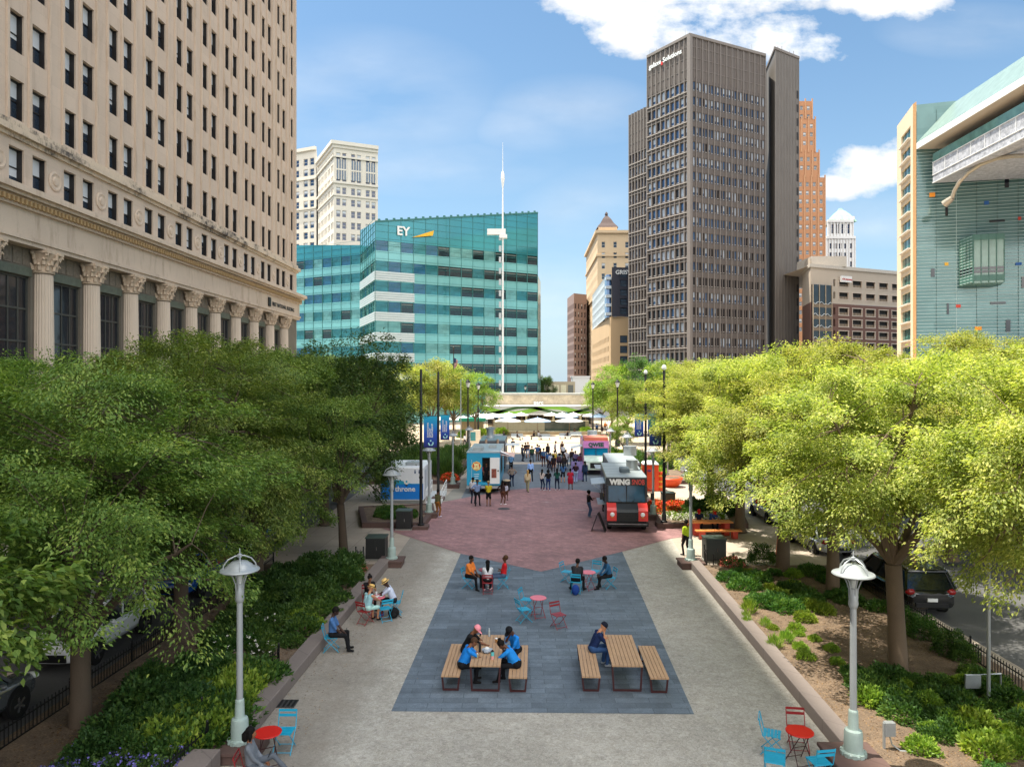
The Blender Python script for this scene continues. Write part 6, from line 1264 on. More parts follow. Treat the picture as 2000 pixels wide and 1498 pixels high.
def cafe_set(px, py, label, n=2):
    p = G(px, py); t = thing('lounge_seat', label, 'lounge seat', (p.x, p.y, 0)); m = MB(); m.b2(-.9, .9, -.35, .35, .3, .42); part(t, m, 'seat', P('lounge_white', '#c9cdcc', .7)); m = MB(); m.b2(-.9, .9, .35, .45, .3, .85); part(t, m, 'backrest', P('lounge_grey', '#8d949a', .7)); m = MB()
    for a in (-.8, .8): m.b2(a-.04, a+.04, -.3, .3, 0, .3)
    part(t, m, 'leg', BLACKM)
for px, py, l_ in [(1063, 858, 'white lounge seat under the middle blue umbrella'), (1104, 856, 'white lounge seat at the right end of the fountain'), (1010, 857, 'grey lounge seat left of the fountain'), (1125, 853, 'lounge seat near the white kiosk box'), (975, 858, 'lounge seat beside the truck awning')]: cafe_set(px, py, l_)
t = thing('notice_board', 'white framed notice board by the lantern post', 'notice board', (XY(924, 98), 98, 0)); m = MB(); m.b2(-1.0, 1.0, 0, .5, 0, 2.1); part(t, m, 'board', P('cream_paint', '#d9cdb8', .6)); m = MB(); m.b2(-.35, .35, -.03, -.002, .6, 1.8); part(t, m, 'screen', glass_mat('screen_teal', '#4f8d90', .1))
t = thing('kiosk', 'low dark green kiosk roof among the umbrellas', 'kiosk', (XY(922, 118), 118, 0)); m = MB(); m.b2(-1.8, 1.8, 0, 2, 0, 2.2); part(t, m, 'body', P('kiosk_brown', '#8b7a5e', .7)); m = MB(); m.b2(-2.2, 2.2, -.4, 2.4, 2.21, 2.7); part(t, m, 'roof', P('kiosk_green', '#1e8a72', .6))
# pots of yellow shrubs by the pavilion
for i, (px, Y) in enumerate([(908, 112), (940, 116), (1146, 120), (1010+30, 137.4), (980, 118)]): bush('bright', XY(px, Y), Y, ['yellow green plant at the umbrella cluster edge', 'yellow green plant behind the armed lantern post', 'bright yellow green bush right of the fountain', 'climbing green plant by the pavilion door', 'low green plant left of the fountain'][i], 2.0, i, 0)
# ================= vehicles =================
M_WSH = glass_mat('windscreen', '#16445f', .08, spec=.25, var=.3, sc=1.5); M_AL = P('aluminium_roof', '#aeb8bc', .38, var=.08, metal=.35, scale=1.2); M_LENS = glass_mat('headlamp_glass', '#dfe3e2', .08)
M_TAIL = P('tail_lamp', '#8c1414', .25); M_AMB = P('amber_lamp', '#d0781c', .3)
def wheel(parent, x, y, r=.38, w=.26, name='wheel'):
    m = MB(); Mt = Matrix.Translation((0, 0, 0))@Matrix.Rotation(R(90), 4, 'Y'); m.lathe([(r*.62, -w/2), (r*.93, -w/2), (r, -w*.3), (r, w*.3), (r*.93, w/2), (r*.62, w/2)], 20, M=Mt); t = m.build(name, DARKR, parent, True, (x, y, r))
    m = MB(); m.lathe([(r*.63, -w*.4), (r*.6, -w*.46), (.06, -w*.3)], 20, M=Mt); m.lathe([(.06, w*.3), (r*.6, w*.46), (r*.63, w*.4)], 20, M=Mt)
    for s in (-1, 1):
        for k in range(5): a = 2*math.pi*k/5; m.bar((s*w*.44, 0, 0), (s*w*.46, r*.58*math.cos(a), r*.58*math.sin(a)), .05, .07, 0)
    m.build('rim', CHROME, t, True)
def rbox(m, x0, x1, y0, y1, z0, z1, mi=0, r=.08):
    """box with chamfered vertical and top edges"""
    pts = [(x0+r, y0), (x1-r, y0), (x1, y0+r), (x1, y1-r), (x1-r, y1), (x0+r, y1), (x0, y1-r), (x0, y0+r)]; cx, cy = (x0+x1)/2, (y0+y1)/2
    n = 8; vs = [(p[0], p[1], z0) for p in pts]+[(p[0], p[1], z1-r) for p in pts]+[(cx+(p[0]-cx)*(1-r*1.2/(x1-x0)), cy+(p[1]-cy)*(1-r*1.2/(y1-y0)), z1) for p in pts]
    fs = [tuple(range(n-1, -1, -1)), tuple(range(2*n, 3*n))]+[(k*n+i, k*n+(i+1) % n, (k+1)*n+(i+1) % n, (k+1)*n+i) for k in (0, 1) for i in range(n)]; m.add(vs, fs, mi); return m
# -- black and red truck --
t = thing('food_truck', 'black and red food truck facing us with WING lettering over its windscreen', 'food truck', (6.62, 40.75, .014), R(-4.8))
C_BLK = P('truck_black', '#24282c', .35, var=.08, coat=.3); C_RED = P('truck_red', '#d0352f', .35, var=.08, coat=.3)
m = MB(); rbox(m, -1.2, 1.2, .75, 8.3, .55, 2.98); m.b2(-1.17, 1.17, .62, .76, 2.55, 2.95, 0); m.b2(-1.17, -1.06, .5, .76, 1.5, 2.56); m.b2(1.06, 1.17, .5, .76, 1.5, 2.56); part(t, m, 'body', C_BLK)
m = MB(); m.b2(-1.14, 1.14, .72, 8.2, 2.985, 3.03)
for i in range(9): m.b2(-1.12, 1.12, 1.0+i*.85, 1.03+i*.85, 3.031, 3.045)
m.b2(-1.17, -1.13, .72, 8.2, 3.0, 3.07); m.b2(1.13, 1.17, .72, 8.2, 3.0, 3.07); part(t, m, 'roof', M_AL)
m = MB(); m.quad((-1.05, .50, 1.62), (-.02, .50, 1.62), (-.02, .66, 2.54), (-1.05, .66, 2.54)); m.quad((.02, .50, 1.62), (1.05, .50, 1.62), (1.05, .66, 2.54), (.02, .66, 2.54)); part(t, m, 'windscreen', M_WSH)
m = MB(); m.b2(-.02, .02, .52, .7, 1.6, 2.56); m.b2(-1.1, 1.1, .46, .74, 1.54, 1.61); m.tube([(-.3, .44, 1.62), (-.5, .47, 1.8)], .012, 5); m.tube([(.3, .44, 1.62), (.5, .47, 1.8)], .012, 5); m.tube([(-.75, .75, 1.72), (-.6, .72, 1.84), (-.4, .72, 1.84), (-.27, .75, 1.72)], .015, 6); part(t, m, 'wiper', BLACKM)
m = MB(); v = [(-.62, -.1, 1.28), (.62, -.1, 1.28), (.62, .5, 1.55), (-.62, .5, 1.55), (-.62, -.12, 1.1), (.62, -.12, 1.1)]; m.add(v, [(0, 1, 2, 3), (4, 5, 1, 0)]); m.b2(-1.1, 1.1, .0, .8, .55, 1.2); part(t, m, 'bonnet', C_BLK)
for s in (-1, 1):
    m = MB(); x0, x1 = (.62*s, 1.16*s); a, b = min(x0, x1), max(x0, x1); v = [(a, -.14, .62), (b, -.14, .62), (b, -.14, 1.2), (a, -.14, 1.2), (a, .02, 1.36), (b, .02, 1.36), (a, .5, 1.58), (b, .5, 1.58), (a, .5, .62), (b, .5, .62)]
    m.add(v, [(0, 1, 2, 3), (3, 2, 5, 4), (4, 5, 7, 6), (1, 9, 7, 5, 2), (0, 3, 4, 6, 8)]); part(t, m, 'fender', C_RED)
    m = MB(); m.lathe([(.12, 0), (.125, .03), (.1, .045), (.02, .05)], 16, M=Matrix.Translation((.86*s, -.15, 1.0))@Matrix.Rotation(R(90), 4, 'X')); part(t, m, 'headlight', M_LENS, True)
    m = MB(); m.b2(.86*s-.08, .86*s+.08, -.17, -.142, .80, .85); part(t, m, 'indicator', M_AMB)
    m = MB(); m.tube([(1.15*s, .6, 2.4), (1.45*s, .4, 2.35), (1.45*s, .4, 1.9)], .018, 6); m.b2(1.45*s-.1, 1.45*s+.1, .36, .41, 1.75, 2.15); part(t, m, 'mirror', BLACKM)
    wheel(t, 1.0*s, .75, .42, .26); wheel(t, 1.0*s, 6.6, .42, .3)
m = MB(); m.b2(-.6, .6, -.145, -.12, .62, 1.08)
for i in range(5): m.b2(-.56, .56, -.16, -.146, .68+i*.08, .71+i*.08)
part(t, m, 'grille', P('grille_black', '#101112', .4)); m = MB(); m.b2(-1.18, 1.18, -.3, -.12, .36, .56); m.b2(-1.0, 1.0, -.1, .2, .3, .55); part(t, m, 'bumper', BLACKM); m = MB(); m.b2(-1.1, 1.1, -.312, -.301, .47, .5); part(t, m, 'bumper_trim', CHROME)
put_text('WING', .42, WHITE, t, (-.96, .612, 2.61), align='LEFT', bold=.028, depth=.01, fit=1.2); put_text('SNOB', .42, P('sign_red', '#d04a42', .5), t, (.30, .612, 2.61), align='LEFT', bold=.008, depth=.01, fit=.74)
m = MB(); rbox(m, -.25, .35, 2.6, 3.5, 3.05, 3.32, 0, .06); part(t, m, 'air_conditioner', P('unit_grey', '#59666f', .5)); m = MB(); m.lathe([(.42, 3.05), (.42, 3.1), (.36, 3.12), (.36, 3.62), (.4, 3.66)], 20, (.62, 4.3, 0)); part(t, m, 'vent', GALV, True)
m = MB(); m.b2(-1.215, -1.202, 1.7, 4.2, 1.35, 2.45); part(t, m, 'serving_window', P('hatch_dark', '#15110e', .6)); m = MB(); m.add([(-1.2, 1.7, 2.5), (-2.0, 1.7, 2.42), (-2.0, 4.3, 2.42), (-1.2, 4.3, 2.5), (-1.2, 1.7, 2.54), (-2.0, 1.7, 2.46), (-2.0, 4.3, 2.46), (-1.2, 4.3, 2.54)], [(3, 2, 1, 0), (4, 5, 6, 7), (0, 1, 5, 4), (1, 2, 6, 5), (2, 3, 7, 6)]); m.b2(-1.62, -1.2, 1.8, 4.1, 1.22, 1.26); part(t, m, 'awning', M_AL)
m = MB(); m.tube([(-1.9, 1.75, 2.42), (-1.22, 1.75, 1.9)], .015, 5); m.tube([(-1.9, 4.25, 2.42), (-1.22, 4.25, 1.9)], .015, 5); part(t, m, 'strut', GALV)
sb = thing('sandwich_board', 'black folding menu board beside the red fendered truck', 'sandwich board', (5.0, 40.9, .014), R(8)); m = MB(); m.add([(-.32, -.42, 0), (.32, -.42, 0), (.3, 0, 1.05), (-.3, 0, 1.05), (-.32, -.39, 0), (.32, -.39, 0), (.3, .03, 1.05), (-.3, .03, 1.05)], [(0, 1, 2, 3), (7, 6, 5, 4), (0, 3, 7, 4), (1, 5, 6, 2)]); part(sb, m, 'board', P('board_black', '#0f0f10', .6)); m = MB(); m.add([(-.32, .42, 0), (.32, .42, 0), (.3, .04, 1.05), (-.3, .04, 1.05)], [(3, 2, 1, 0)]); part(sb, m, 'board', P('board_black', '#0f0f10', .6))
sb.rotation_euler = (0, 0, R(75))
# -- grey trailer --
t = thing('trailer', 'grey food trailer with a flat pale roof between the black and the pink trucks', 'trailer', (8.1, 50.6, .01), R(-4)); m = MB(); rbox(m, -1.25, 1.05, 0, 7, .5, 2.8); part(t, m, 'body', P('trailer_grey', '#5c5c62', .5)); m = MB(); m.b2(-1.2, 1.0, .1, 6.9, 2.805, 2.86); part(t, m, 'roof', M_AL); m = MB(); m.b2(-.95, .2, -.02, -.002, 1.2, 2.2); part(t, m, 'window', P('hatch_dark', '#15110e', .6)); m = MB(); m.lathe([(.5, 2.86), (.5, 3.5), (.53, 3.52), (.53, 3.6)], 20, (.8, 5.2, 0)); part(t, m, 'vent', GALV, True)
m = MB(); m.b2(-1.3, 1.1, -.25, -.03, .45, .6); part(t, m, 'bumper', BLACKM)
for s in (-1, 1): wheel(t, 1.0*s-.1, 3.0, .36, .22); wheel(t, 1.0*s-.1, 3.9, .36, .22)
m = MB(); m.b2(-2.1, -1.25, .4, 3.0, 2.3, 2.36); part(t, m, 'awning', M_AL)
# -- pink truck --
t = thing('food_truck', 'pink and orange ice cream truck with a blue cab, furthest on its side', 'food truck', (7.85, 66, .01), R(-3)); C_PK = P('truck_pink', '#dd86c0', .4, var=.15, scale=1.5); m = MB(); rbox(m, -1.2, 1.2, .9, 7.5, .5, 3.05); part(t, m, 'body', C_PK)
m = MB(); m.b2(-1.2, 1.2, .55, .89, 2.45, 3.1); part(t, m, 'sign_panel', P('sign_pink', '#d98cd0', .4, var=.2)); m = MB(); m.b2(-1.12, 1.12, .6, 3.5, 3.11, 3.42); part(t, m, 'roof_sign', P('sign_orange', '#d9765e', .5, var=.2)); m = MB(); m.b2(-1.1, 1.1, 3.6, 7.4, 3.06, 3.12); part(t, m, 'roof', M_AL)
put_text('QWEE', .5, P('sign_green', '#27544a', .5), t, (0, .54, 2.58), bold=.03, depth=.01); m = MB(); m.b2(-1.12, 1.12, .72, .89, 1.75, 2.42); part(t, m, 'windscreen', glass_mat('blue_screen', '#0f86b4', .06)); m = MB(); m.b2(-.03, .03, .68, .719, 1.75, 2.44); part(t, m, 'screen_post', P('truck_navy', '#16324a', .4))
m = MB(); m.add([(-1.15, -.3, 1.3), (1.15, -.3, 1.3), (1.15, .72, 1.74), (-1.15, .72, 1.74)], [(0, 1, 2, 3)]); m.b2(-1.15, 1.15, -.3, .9, .5, 1.3); part(t, m, 'bonnet', P('truck_mint', '#c9ddd0', .4)); m = MB(); m.b2(-.6, .6, -.33, -.301, .65, 1.15); part(t, m, 'grille', BLACKM)
for s in (-1, 1):
    m = MB(); m.b2(.85*s-.13, .85*s+.13, -.33, -.301, .9, 1.12); part(t, m, 'headlight', M_LENS); wheel(t, 1.0*s, .5, .4, .25); wheel(t, 1.0*s, 5.8, .4, .25)
m = MB(); m.b2(-.4, .3, 4.2, 5.2, 3.13, 3.35); m.lathe([(.5, 3.13), (.5, 3.7)], 16, (.0, 6.4, 0)); part(t, m, 'vent', GALV); m = MB(); m.add([(-1.2, 1.8, 2.5), (-2.3, 1.8, 2.25), (-2.3, 4.5, 2.25), (-1.2, 4.5, 2.5)], [(0, 1, 2, 3), (3, 2, 1, 0)][:1]); part(t, m, 'awning', WHITE)
m = MB(); m.b2(-1.215, -1.202, 1.8, 4.4, 1.3, 2.4); part(t, m, 'serving_window', P('hatch_peach', '#c79d7e', .6))
# -- kiosk cart with wrapped front beside queue --
t = thing('menu_board', 'purple and white printed board standing in the queue', 'menu board', (XY(1127, 62), 62, 0)); m = MB(); m.b2(-.5, .5, -.04, .04, .1, 1.7); part(t, m, 'board', M_('printed_board', '#8d7fb8', .5, .6, 2.0)); m = MB(); m.b2(-.5, -.44, -.3, .3, 0, .1); m.b2(.44, .5, -.3, .3, 0, .1); part(t, m, 'foot', BLACKM)
# -- blue truck --
C_BLU = P('truck_blue', '#1f96bd', .4, var=.08, coat=.2)
t = thing('food_truck', 'bright blue food truck seen from behind with its door open and a round logo', 'food truck', (-2.2, 55, .01), R(-1.5)); m = MB()
m.b2(-1.3, -.12, 0, 7.6, .62, 3.12); m.b2(-.12, .52, .0, .06, 2.75, 3.12); m.b2(-.12, .52, .0, .06, .62, .85); m.b2(.52, 1.28, 0, 7.6, .62, 3.12); m.b2(-.12, .52, .9, 7.6, .62, 3.12); part(t, m, 'body', C_BLU)
m = MB(); m.b2(-1.32, 1.3, -.02, 7.7, 3.125, 3.2); part(t, m, 'roof', M_AL); m = MB(); m.b2(-.11, .51, .85, .895, .86, 2.74); part(t, m, 'doorway', P('hatch_dark', '#15110e', .6)); m = MB(); m.b2(.5, 1.25, -.1, -.045, .75, 2.76); part(t, m, 'door', WHITE); m = MB(); m.b2(.62, 1.0, -.115, -.101, 1.2, 1.9); part(t, m, 'poster', M_('food_poster', '#8a4a3c', .5, .7, 6.0)); m = MB(); m.lathe([(.06, 0), (.06, .03)], 10, M=Matrix.Translation((1.13, -.101, 1.75))@Matrix.Rotation(R(90), 4, 'X')); part(t, m, 'handle', BLACKM)
m = MB(); Rx = Matrix.Rotation(R(90), 4, 'X'); m.lathe([(.38, 0), (.38, .012)], 16, M=Matrix.Translation((-.55, -.003, 2.1))@Rx, flute=.12, mi=0); m.lathe([(.29, 0), (.29, .012)], 24, M=Matrix.Translation((-.55, -.018, 2.1))@Rx, mi=1); part(t, m, 'logo', [P('logo_cream', '#efc65a', .5), P('logo_red', '#c2362a', .5)])
put_text('nu', .34, P('logo_text', '#f6e2a0', .5), t, (-.55, -.035, 2.13), bold=.03, depth=.004); put_text('deli', .30, P('logo_text', '#f6e2a0', .5), t, (-.55, -.035, 1.88), bold=.025, depth=.004)
m = MB()
for i in range(3): m.b2(-.75+i*.03, -.35-i*.03, -.012, -.002, 1.45-i*.16, 1.49-i*.16, 0)
m.b2(-1.0, -.2, -.012, -.002, .93, 1.0, 1); m.b2(-.93, -.915, -.012, -.002, .85, 2.6, 0); part(t, m, 'stripe', [WHITE, P('logo_cream', '#efc65a', .5)]); m = MB(); m.b2(-1.3, 1.3, -.35, -.05, .42, .58); part(t, m, 'bumper', GALV); m = MB(); m.b2(-1.2, 1.2, .2, 7.4, .35, .6); part(t, m, 'chassis', BLACKM)
for s in (-1, 1): wheel(t, 1.05*s, 1.6, .4, .3); wheel(t, 1.05*s, 6.4, .4, .26)
m = MB(); m.b2(-.9, -.1, 1.0, 2.1, 3.21, 3.45); m.b2(.2, .8, 3.4, 4.2, 3.21, 3.42); m.tube([(-1.1, .3, 3.22), (-1.1, .3, 3.42), (-.2, .3, 3.42), (-.2, 2.6, 3.42), (-1.1, 2.6, 3.42), (-1.1, .3, 3.42)], .02, 5); part(t, m, 'roof_unit', P('unit_pale', '#9aa4a6', .5)); m = MB(); m.add([(1.3, 1.0, 2.85), (2.35, 1.0, 2.7), (2.35, 4.2, 2.7), (1.3, 4.2, 2.85)], [(0, 1, 2, 3)]); m.add([(.5, -.0, 3.21), (1.3, 0, 3.21), (2.3, 1.0, 2.72), (1.3, 1.0, 3.21)], [(0, 1, 2, 3)], 1); part(t, m, 'awning', [P('awning_stripe', '#d9b2a4', .7, var=.2, scale=5), WHITE]); m = MB(); m.b2(1.285, 1.3, 1.2, 4.0, 1.4, 2.6); part(t, m, 'serving_window', P('hatch_dark', '#15110e', .6))
t = thing('waste_bin', 'dark bin with a pale lid beside the open truck door', 'waste bin', (-.42, 56.2, .01)); part(t, MB().lathe([(.24, 0), (.28, .8)], 14), 'bin', BLACKM, True); part(t, MB().lathe([(.3, .8), (.3, .86), (.1, .92)], 14), 'lid', P('lid_tan', '#c9b394', .6), True)
t = thing('food_truck', 'dark truck with a silver roof and vent parked behind the blue one', 'food truck', (-1.9, 67.6, .01), R(-1.5)); m = MB(); rbox(m, -1.25, 1.25, 0, 6.5, .5, 3.0, r=.1); part(t, m, 'body', P('truck_graphite', '#3b3d44', .4)); m = MB(); m.b2(-1.2, 1.2, .1, 6.4, 3.01, 3.08); m.add([(-1.2, 0, 2.7), (1.2, 0, 2.7), (1.2, .4, 3.08), (-1.2, .4, 3.08)], [(0, 1, 2, 3)]); part(t, m, 'roof', P('roof_teal_grey', '#7d949d', .35, metal=.3)); m = MB(); m.b2(-1.1, 1.1, -.02, -.003, 1.6, 2.6); part(t, m, 'window', GLASSD); m = MB(); m.lathe([(.45, 3.08), (.45, 3.2), (.32, 3.3), (.36, 3.9), (.5, 4.1)], 18, (-.35, 3.0, 0)); part(t, m, 'vent', GALV, True)
for s in (-1, 1):
    wheel(t, 1.0*s, 1.3, .38, .24); wheel(t, 1.0*s, 5.2, .38, .24); m = MB(); m.tube([(.55*s, -.15, 2.2), (.55*s, -.15, 3.2)], .11, 8); part(t, m, 'exhaust', P('exhaust_tan', '#b89a80', .5))
m = MB(); m.b2(1.25, 2.6, .8, 3.6, 2.5, 2.55); part(t, m, 'awning', WHITE); m = MB(); m.b2(-1.25, 1.25, -.2, -.03, .45, .62); part(t, m, 'bumper', BLACKM)
# -- toilet container --
t = thing('toilet_container', 'white and blue portable restroom container lettered throne', 'portable restroom', (-9.3, 50.2, .01), 0); m = MB(); rbox(m, 0, 3.05, 0, 5.0, .25, 2.55, r=.05); part(t, m, 'shell', P('container_white', '#e0e4e8', .4, var=.05)); m = MB(); m.b2(.03, 3.02, -.012, -.002, .3, 1.42); n = 16
vs = [];
for i in range(n+1): x = .03+2.99*i/n; vs += [(x, -.02, 1.38), (x, -.02, 1.42+.28*math.sin(math.pi*min(1, i/n*1.25+.12)))]
m.add(vs, [(2*i, 2*i+2, 2*i+3, 2*i+1) for i in range(n)], 1); part(t, m, 'blue_panel', [P('container_blue', '#1479d1', .4, var=.06), P('container_teal', '#2aa2c4', .4)])
put_text('throne', .52, WHITE, t, (1.75, -.03, .88), bold=.012, depth=.004); m = MB(); m.lathe([(.19, 0), (.19, .012)], 20, M=Matrix.Translation((1.85, -.022, 1.55))@Rx); m.add([(1.69, -.03, 1.48), (2.01, -.03, 1.48), (1.85, -.03, 1.2)], [(0, 2, 1)][:1]); m.add([(1.69, -.03, 1.48), (2.01, -.03, 1.48), (1.85, -.03, 1.2)], [(0, 1, 2)]); m.lathe([(.07, 0), (.07, .012)], 12, M=Matrix.Translation((1.85, -.036, 1.57))@Rx, mi=1); part(t, m, 'emblem', [WHITE, P('container_teal', '#2aa2c4', .4)])
m = MB()
for i, x in enumerate((2.45, 2.75)): m.ell((x, -.02, 2.36), (.04, .012, .04), 8, 6); m.b2(x-.05, x+.05, -.02, -.004, 2.14, 2.3)
part(t, m, 'pictogram', P('container_ink', '#2c4f77', .5)); m = MB(); m.b2(.2, .9, .3, .6, 2.56, 2.75); m.b2(1.6, 2.6, 1.2, 2.4, 2.56, 2.78); part(t, m, 'roof_unit', GALV); m = MB(); m.b2(3.06, 3.075, .6, 1.5, .3, 2.3); m.b2(3.06, 3.075, 2.4, 3.4, .3, 2.3); part(t, m, 'door', P('door_grey', '#b8c0c6', .4)); m = MB()
for y in (.2, 4.6): m.b2(.1, 2.95, y, y+.2, 0, .25)
part(t, m, 'skid', GALV)
t = thing('access_ramp', 'pale metal access ramp with white railings beside the container', 'ramp', (-6.1, 50.3, .01)); m = MB(); m.add([(0, 0, .05), (1.1, 0, .05), (1.1, 4, .3), (0, 4, .3), (0, 0, 0), (1.1, 0, 0), (1.1, 4, 0), (0, 4, 0)], [(0, 1, 2, 3), (4, 5, 1, 0), (5, 6, 2, 1), (7, 4, 0, 3)]); part(t, m, 'deck', P('ramp_deck', '#b9bdbd', .6))
for x in (0, 1.1):
    m = MB(); m.tube([(x, 0, 0), (x, 0, .95), (x, 4, 1.15), (x, 4, 0)], .025, 6); m.tube([(x, 0, .5), (x, 4, .7)], .02, 6)
    for y in (1.0, 2.0, 3.0): m.tube([(x, y, .05), (x, y, 1.0)], .02, 6)
    part(t, m, 'handrail', WHITE)
# -- orange portable toilet --
t = thing('portable_toilet', 'orange portable toilet with a white domed roof behind the black truck', 'portable toilet', (XY(1271, 56), 56, .01), R(-5)); m = MB(); rbox(m, -.62, .62, 0, 1.2, 0, 2.08, r=.05)
for i in range(6): m.b2(-.5+i*.17, -.46+i*.17, -.025, -.002, .1, 1.95)
part(t, m, 'shell', P('toilet_orange', '#e24a1f', .45, var=.06)); m = MB(); m.lathe([(.9, 2.09), (.88, 2.16), (.7, 2.28), (.3, 2.35)], 4, M=Matrix.Translation((0, .6, 0))@Matrix.Rotation(R(45), 4, 'Z')); part(t, m, 'roof', WHITE, True); m = MB(); m.b2(-.36, .36, -.045, -.027, .1, 1.98); part(t, m, 'door', P('toilet_door', '#dc4219', .4)); m = MB(); m.ell((-.12, -.05, 1.62), (.16, .012, .1), 14, 6); part(t, m, 'emblem', P('emblem_purple', '#6b2a6e', .5)); m = MB(); m.b2(.27, .3, -.08, -.047, .95, 1.1); part(t, m, 'handle', BLACKM)
t = thing('barrier', 'stacked orange and yellow road barrels beside the portable toilet', 'road barrels', (XY(1292, 56), 56.3, 0)); m = MB(); m.lathe([(.3, 0), (.27, .5), (.24, 1.0), (.26, 1.02), (.22, 1.5)], 12); part(t, m, 'barrel', P('tub_orange', '#e2521f', .5)); m = MB()
for z in (.3, .7, 1.15): m.lathe([(.30, z), (.295, z+.12)], 12)
part(t, m, 'reflective_band', P('band_yellow', '#e6b940', .5))
# -- cars --
def car(name, label, x, y, rz, col, L_=4.6, W_=1.85, H=1.66, kind='suv', group='parked cars', spoke=True):
    """nose towards local -Y"""
    t = thing(name, label, 'car', (x, y, -.13), rz, group); k = H/1.66; g = .24
    st = [(0, .35, .72, .70), (.05, .30, .86, .84), (.35, .27, .98, .93), (1.1, .25, 1.06, .97), (1.5, .25, 1.10, 1.0), (3.2, .25, 1.12, 1.0), (4.1, .26, 1.12, .98), (4.45, .30, 1.08, .94), (4.6, .40, .95, .86)]
    st = [(a*L_/4.6, b, c*k, d*W_/2) for a, b, c, d in st]; m = MB(); vs = []; n = 12
    def ring(y_, z0, z1, hw): 
        out = []
        for i in range(n):
            a = 2*math.pi*(i+.5)/n; c, s = math.cos(a), math.sin(a); e = .42
            out.append((hw*math.copysign(abs(c)**e, c), y_-L_/2, (z0+z1)/2+(z1-z0)/2*math.copysign(abs(s)**e, s)))
        return out
    for q in st: vs += ring(*q)
    fs = [tuple(range(n)), tuple((len(st)-1)*n+i for i in range(n-1, -1, -1))]+[(j*n+i, (j+1)*n+i, (j+1)*n+(i+1) % n, j*n+(i+1) % n) for j in range(len(st)-1) for i in range(n)]
    m.add(vs, fs); bo = part(t, m, 'body', col, True); sb = bo.modifiers.new('s', 'SUBSURF'); sb.levels = sb.render_levels = 1
    roof0, roof1 = (1.75, 4.2) if kind == 'suv' else (1.9, 3.5); ws, rs = 1.15, (4.52 if kind == 'suv' else 4.1); f = L_/4.6; ws *= f; rs *= f; roof0 *= f; roof1 *= f
    zb, zt_ = 1.02*k, H; hb, ht = W_/2*.93, W_/2*.74; m = MB(); P8 = [(-hb, ws, zb), (hb, ws, zb), (hb, rs, zb), (-hb, rs, zb), (-ht, roof0, zt_-.05), (ht, roof0, zt_-.05), (ht, roof1, zt_-.05), (-ht, roof1, zt_-.05)]
    P8 = [(a, b-L_/2, c) for a, b, c in P8]; m.add(P8, [(0, 1, 5, 4), (1, 2, 6, 5), (2, 3, 7, 6), (3, 0, 4, 7)]); part(t, m, 'glasshouse', GLASSD)
    m = MB(); v = Vector
    for a, b in ((0, 4), (1, 5), (2, 6), (3, 7)): m = MB(); m.bar(P8[a], P8[b], .09, .07); part(t, m, 'pillar', col)
    for s in (-1, 1):
        for fr in ((.40, .62) if kind != 'suv' else (.36, .62, .82)): p0 = Vector(P8[1] if s > 0 else P8[0]).lerp(Vector(P8[2] if s > 0 else P8[3]), fr); p1 = Vector(P8[5] if s > 0 else P8[4]).lerp(Vector(P8[6] if s > 0 else P8[7]), fr); m = MB(); m.bar(p0, p1, .06, .06); part(t, m, 'pillar', col)
    m = MB(); rbox(m, -ht-.03, ht+.03, roof0-L_/2-.06, roof1-L_/2+.1, zt_-.06, zt_+.02, r=.05)
    part(t, m, 'roof', col, True)
    for s in (-1, 1):
        if kind == 'suv': m = MB(); m.tube([(s*(ht-.05), roof0-L_/2+.1, zt_+.06), (s*(ht-.05), roof1-L_/2, zt_+.06)], .02, 6); part(t, m, 'roof_rail', GALV)
        for yy in (.92*f, 3.62*f): wheel(t, s*(W_/2-.11), yy-L_/2, .35, .24)
        for yy in (.92*f, 3.62*f): m = MB(); m.lathe([(.42, -.008), (.42, .008)], 20, M=Matrix.Translation((s*(W_/2-.015), yy-L_/2, .40))@Matrix.Rotation(R(90), 4, 'Y')); part(t, m, 'wheel_arch', P('arch_black', '#141416', .7))
        m = MB(); m.ell((s*W_*.36, .1-L_/2, .78*k), (.2, .1, .09), 10, 7); part(t, m, 'headlight', M_LENS, True); m = MB(); m.ell((s*W_*.38, L_/2-.12, .95*k), (.18, .1, .12), 10, 7); part(t, m, 'tail_light', M_TAIL, True)
        m = MB(); m.ell((s*(W_/2+.08), ws-L_/2+.45, 1.08*k), (.12, .07, .08), 8, 6); part(t, m, 'mirror', col, True)
    
    for a_, b_, c_ in ((L_/2-.02, L_/2+.02, .45), (-L_/2-.02, -L_/2+.03, .38)): m = MB(); m.b2(-W_*.3, W_*.3, a_, b_, c_, .6); part(t, m, 'bumper_trim', BLACKM)
    m = MB(); m.b2(-.18, .18, L_/2-.02, L_/2+.035, .66, .78); part(t, m, 'number_plate', WHITE)
    return t
CW = P('car_white', '#e6e8ea', .22, var=.04, coat=1.0); CG = P('car_grey', '#5a5d60', .25, var=.04, coat=1.0); CB = P('car_black', '#0e1012', .18, var=.04, coat=1.0); CS = P('car_silver', '#c9cdd1', .22, var=.04, coat=1.0, metal=.3); CBL = P('car_blue', '#1c4f9c', .22, var=.04, coat=1.0)
car('parked_car', 'white car parked beyond the shaded black fence', -13.65, 23.3, R(-2), CW); car('parked_car', 'grey car parked at the bottom corner, behind the nearest trunk', -13.7, 17.0, R(178), CG); car('parked_car', 'blue car parked ahead of the white car, mostly hidden by leaves', -13.4, 30.2, R(-2), CBL, kind='sedan', H=1.5); car('parked_car', 'black car parked furthest along the shaded road', -13.2, 36.6, R(-2), CB)
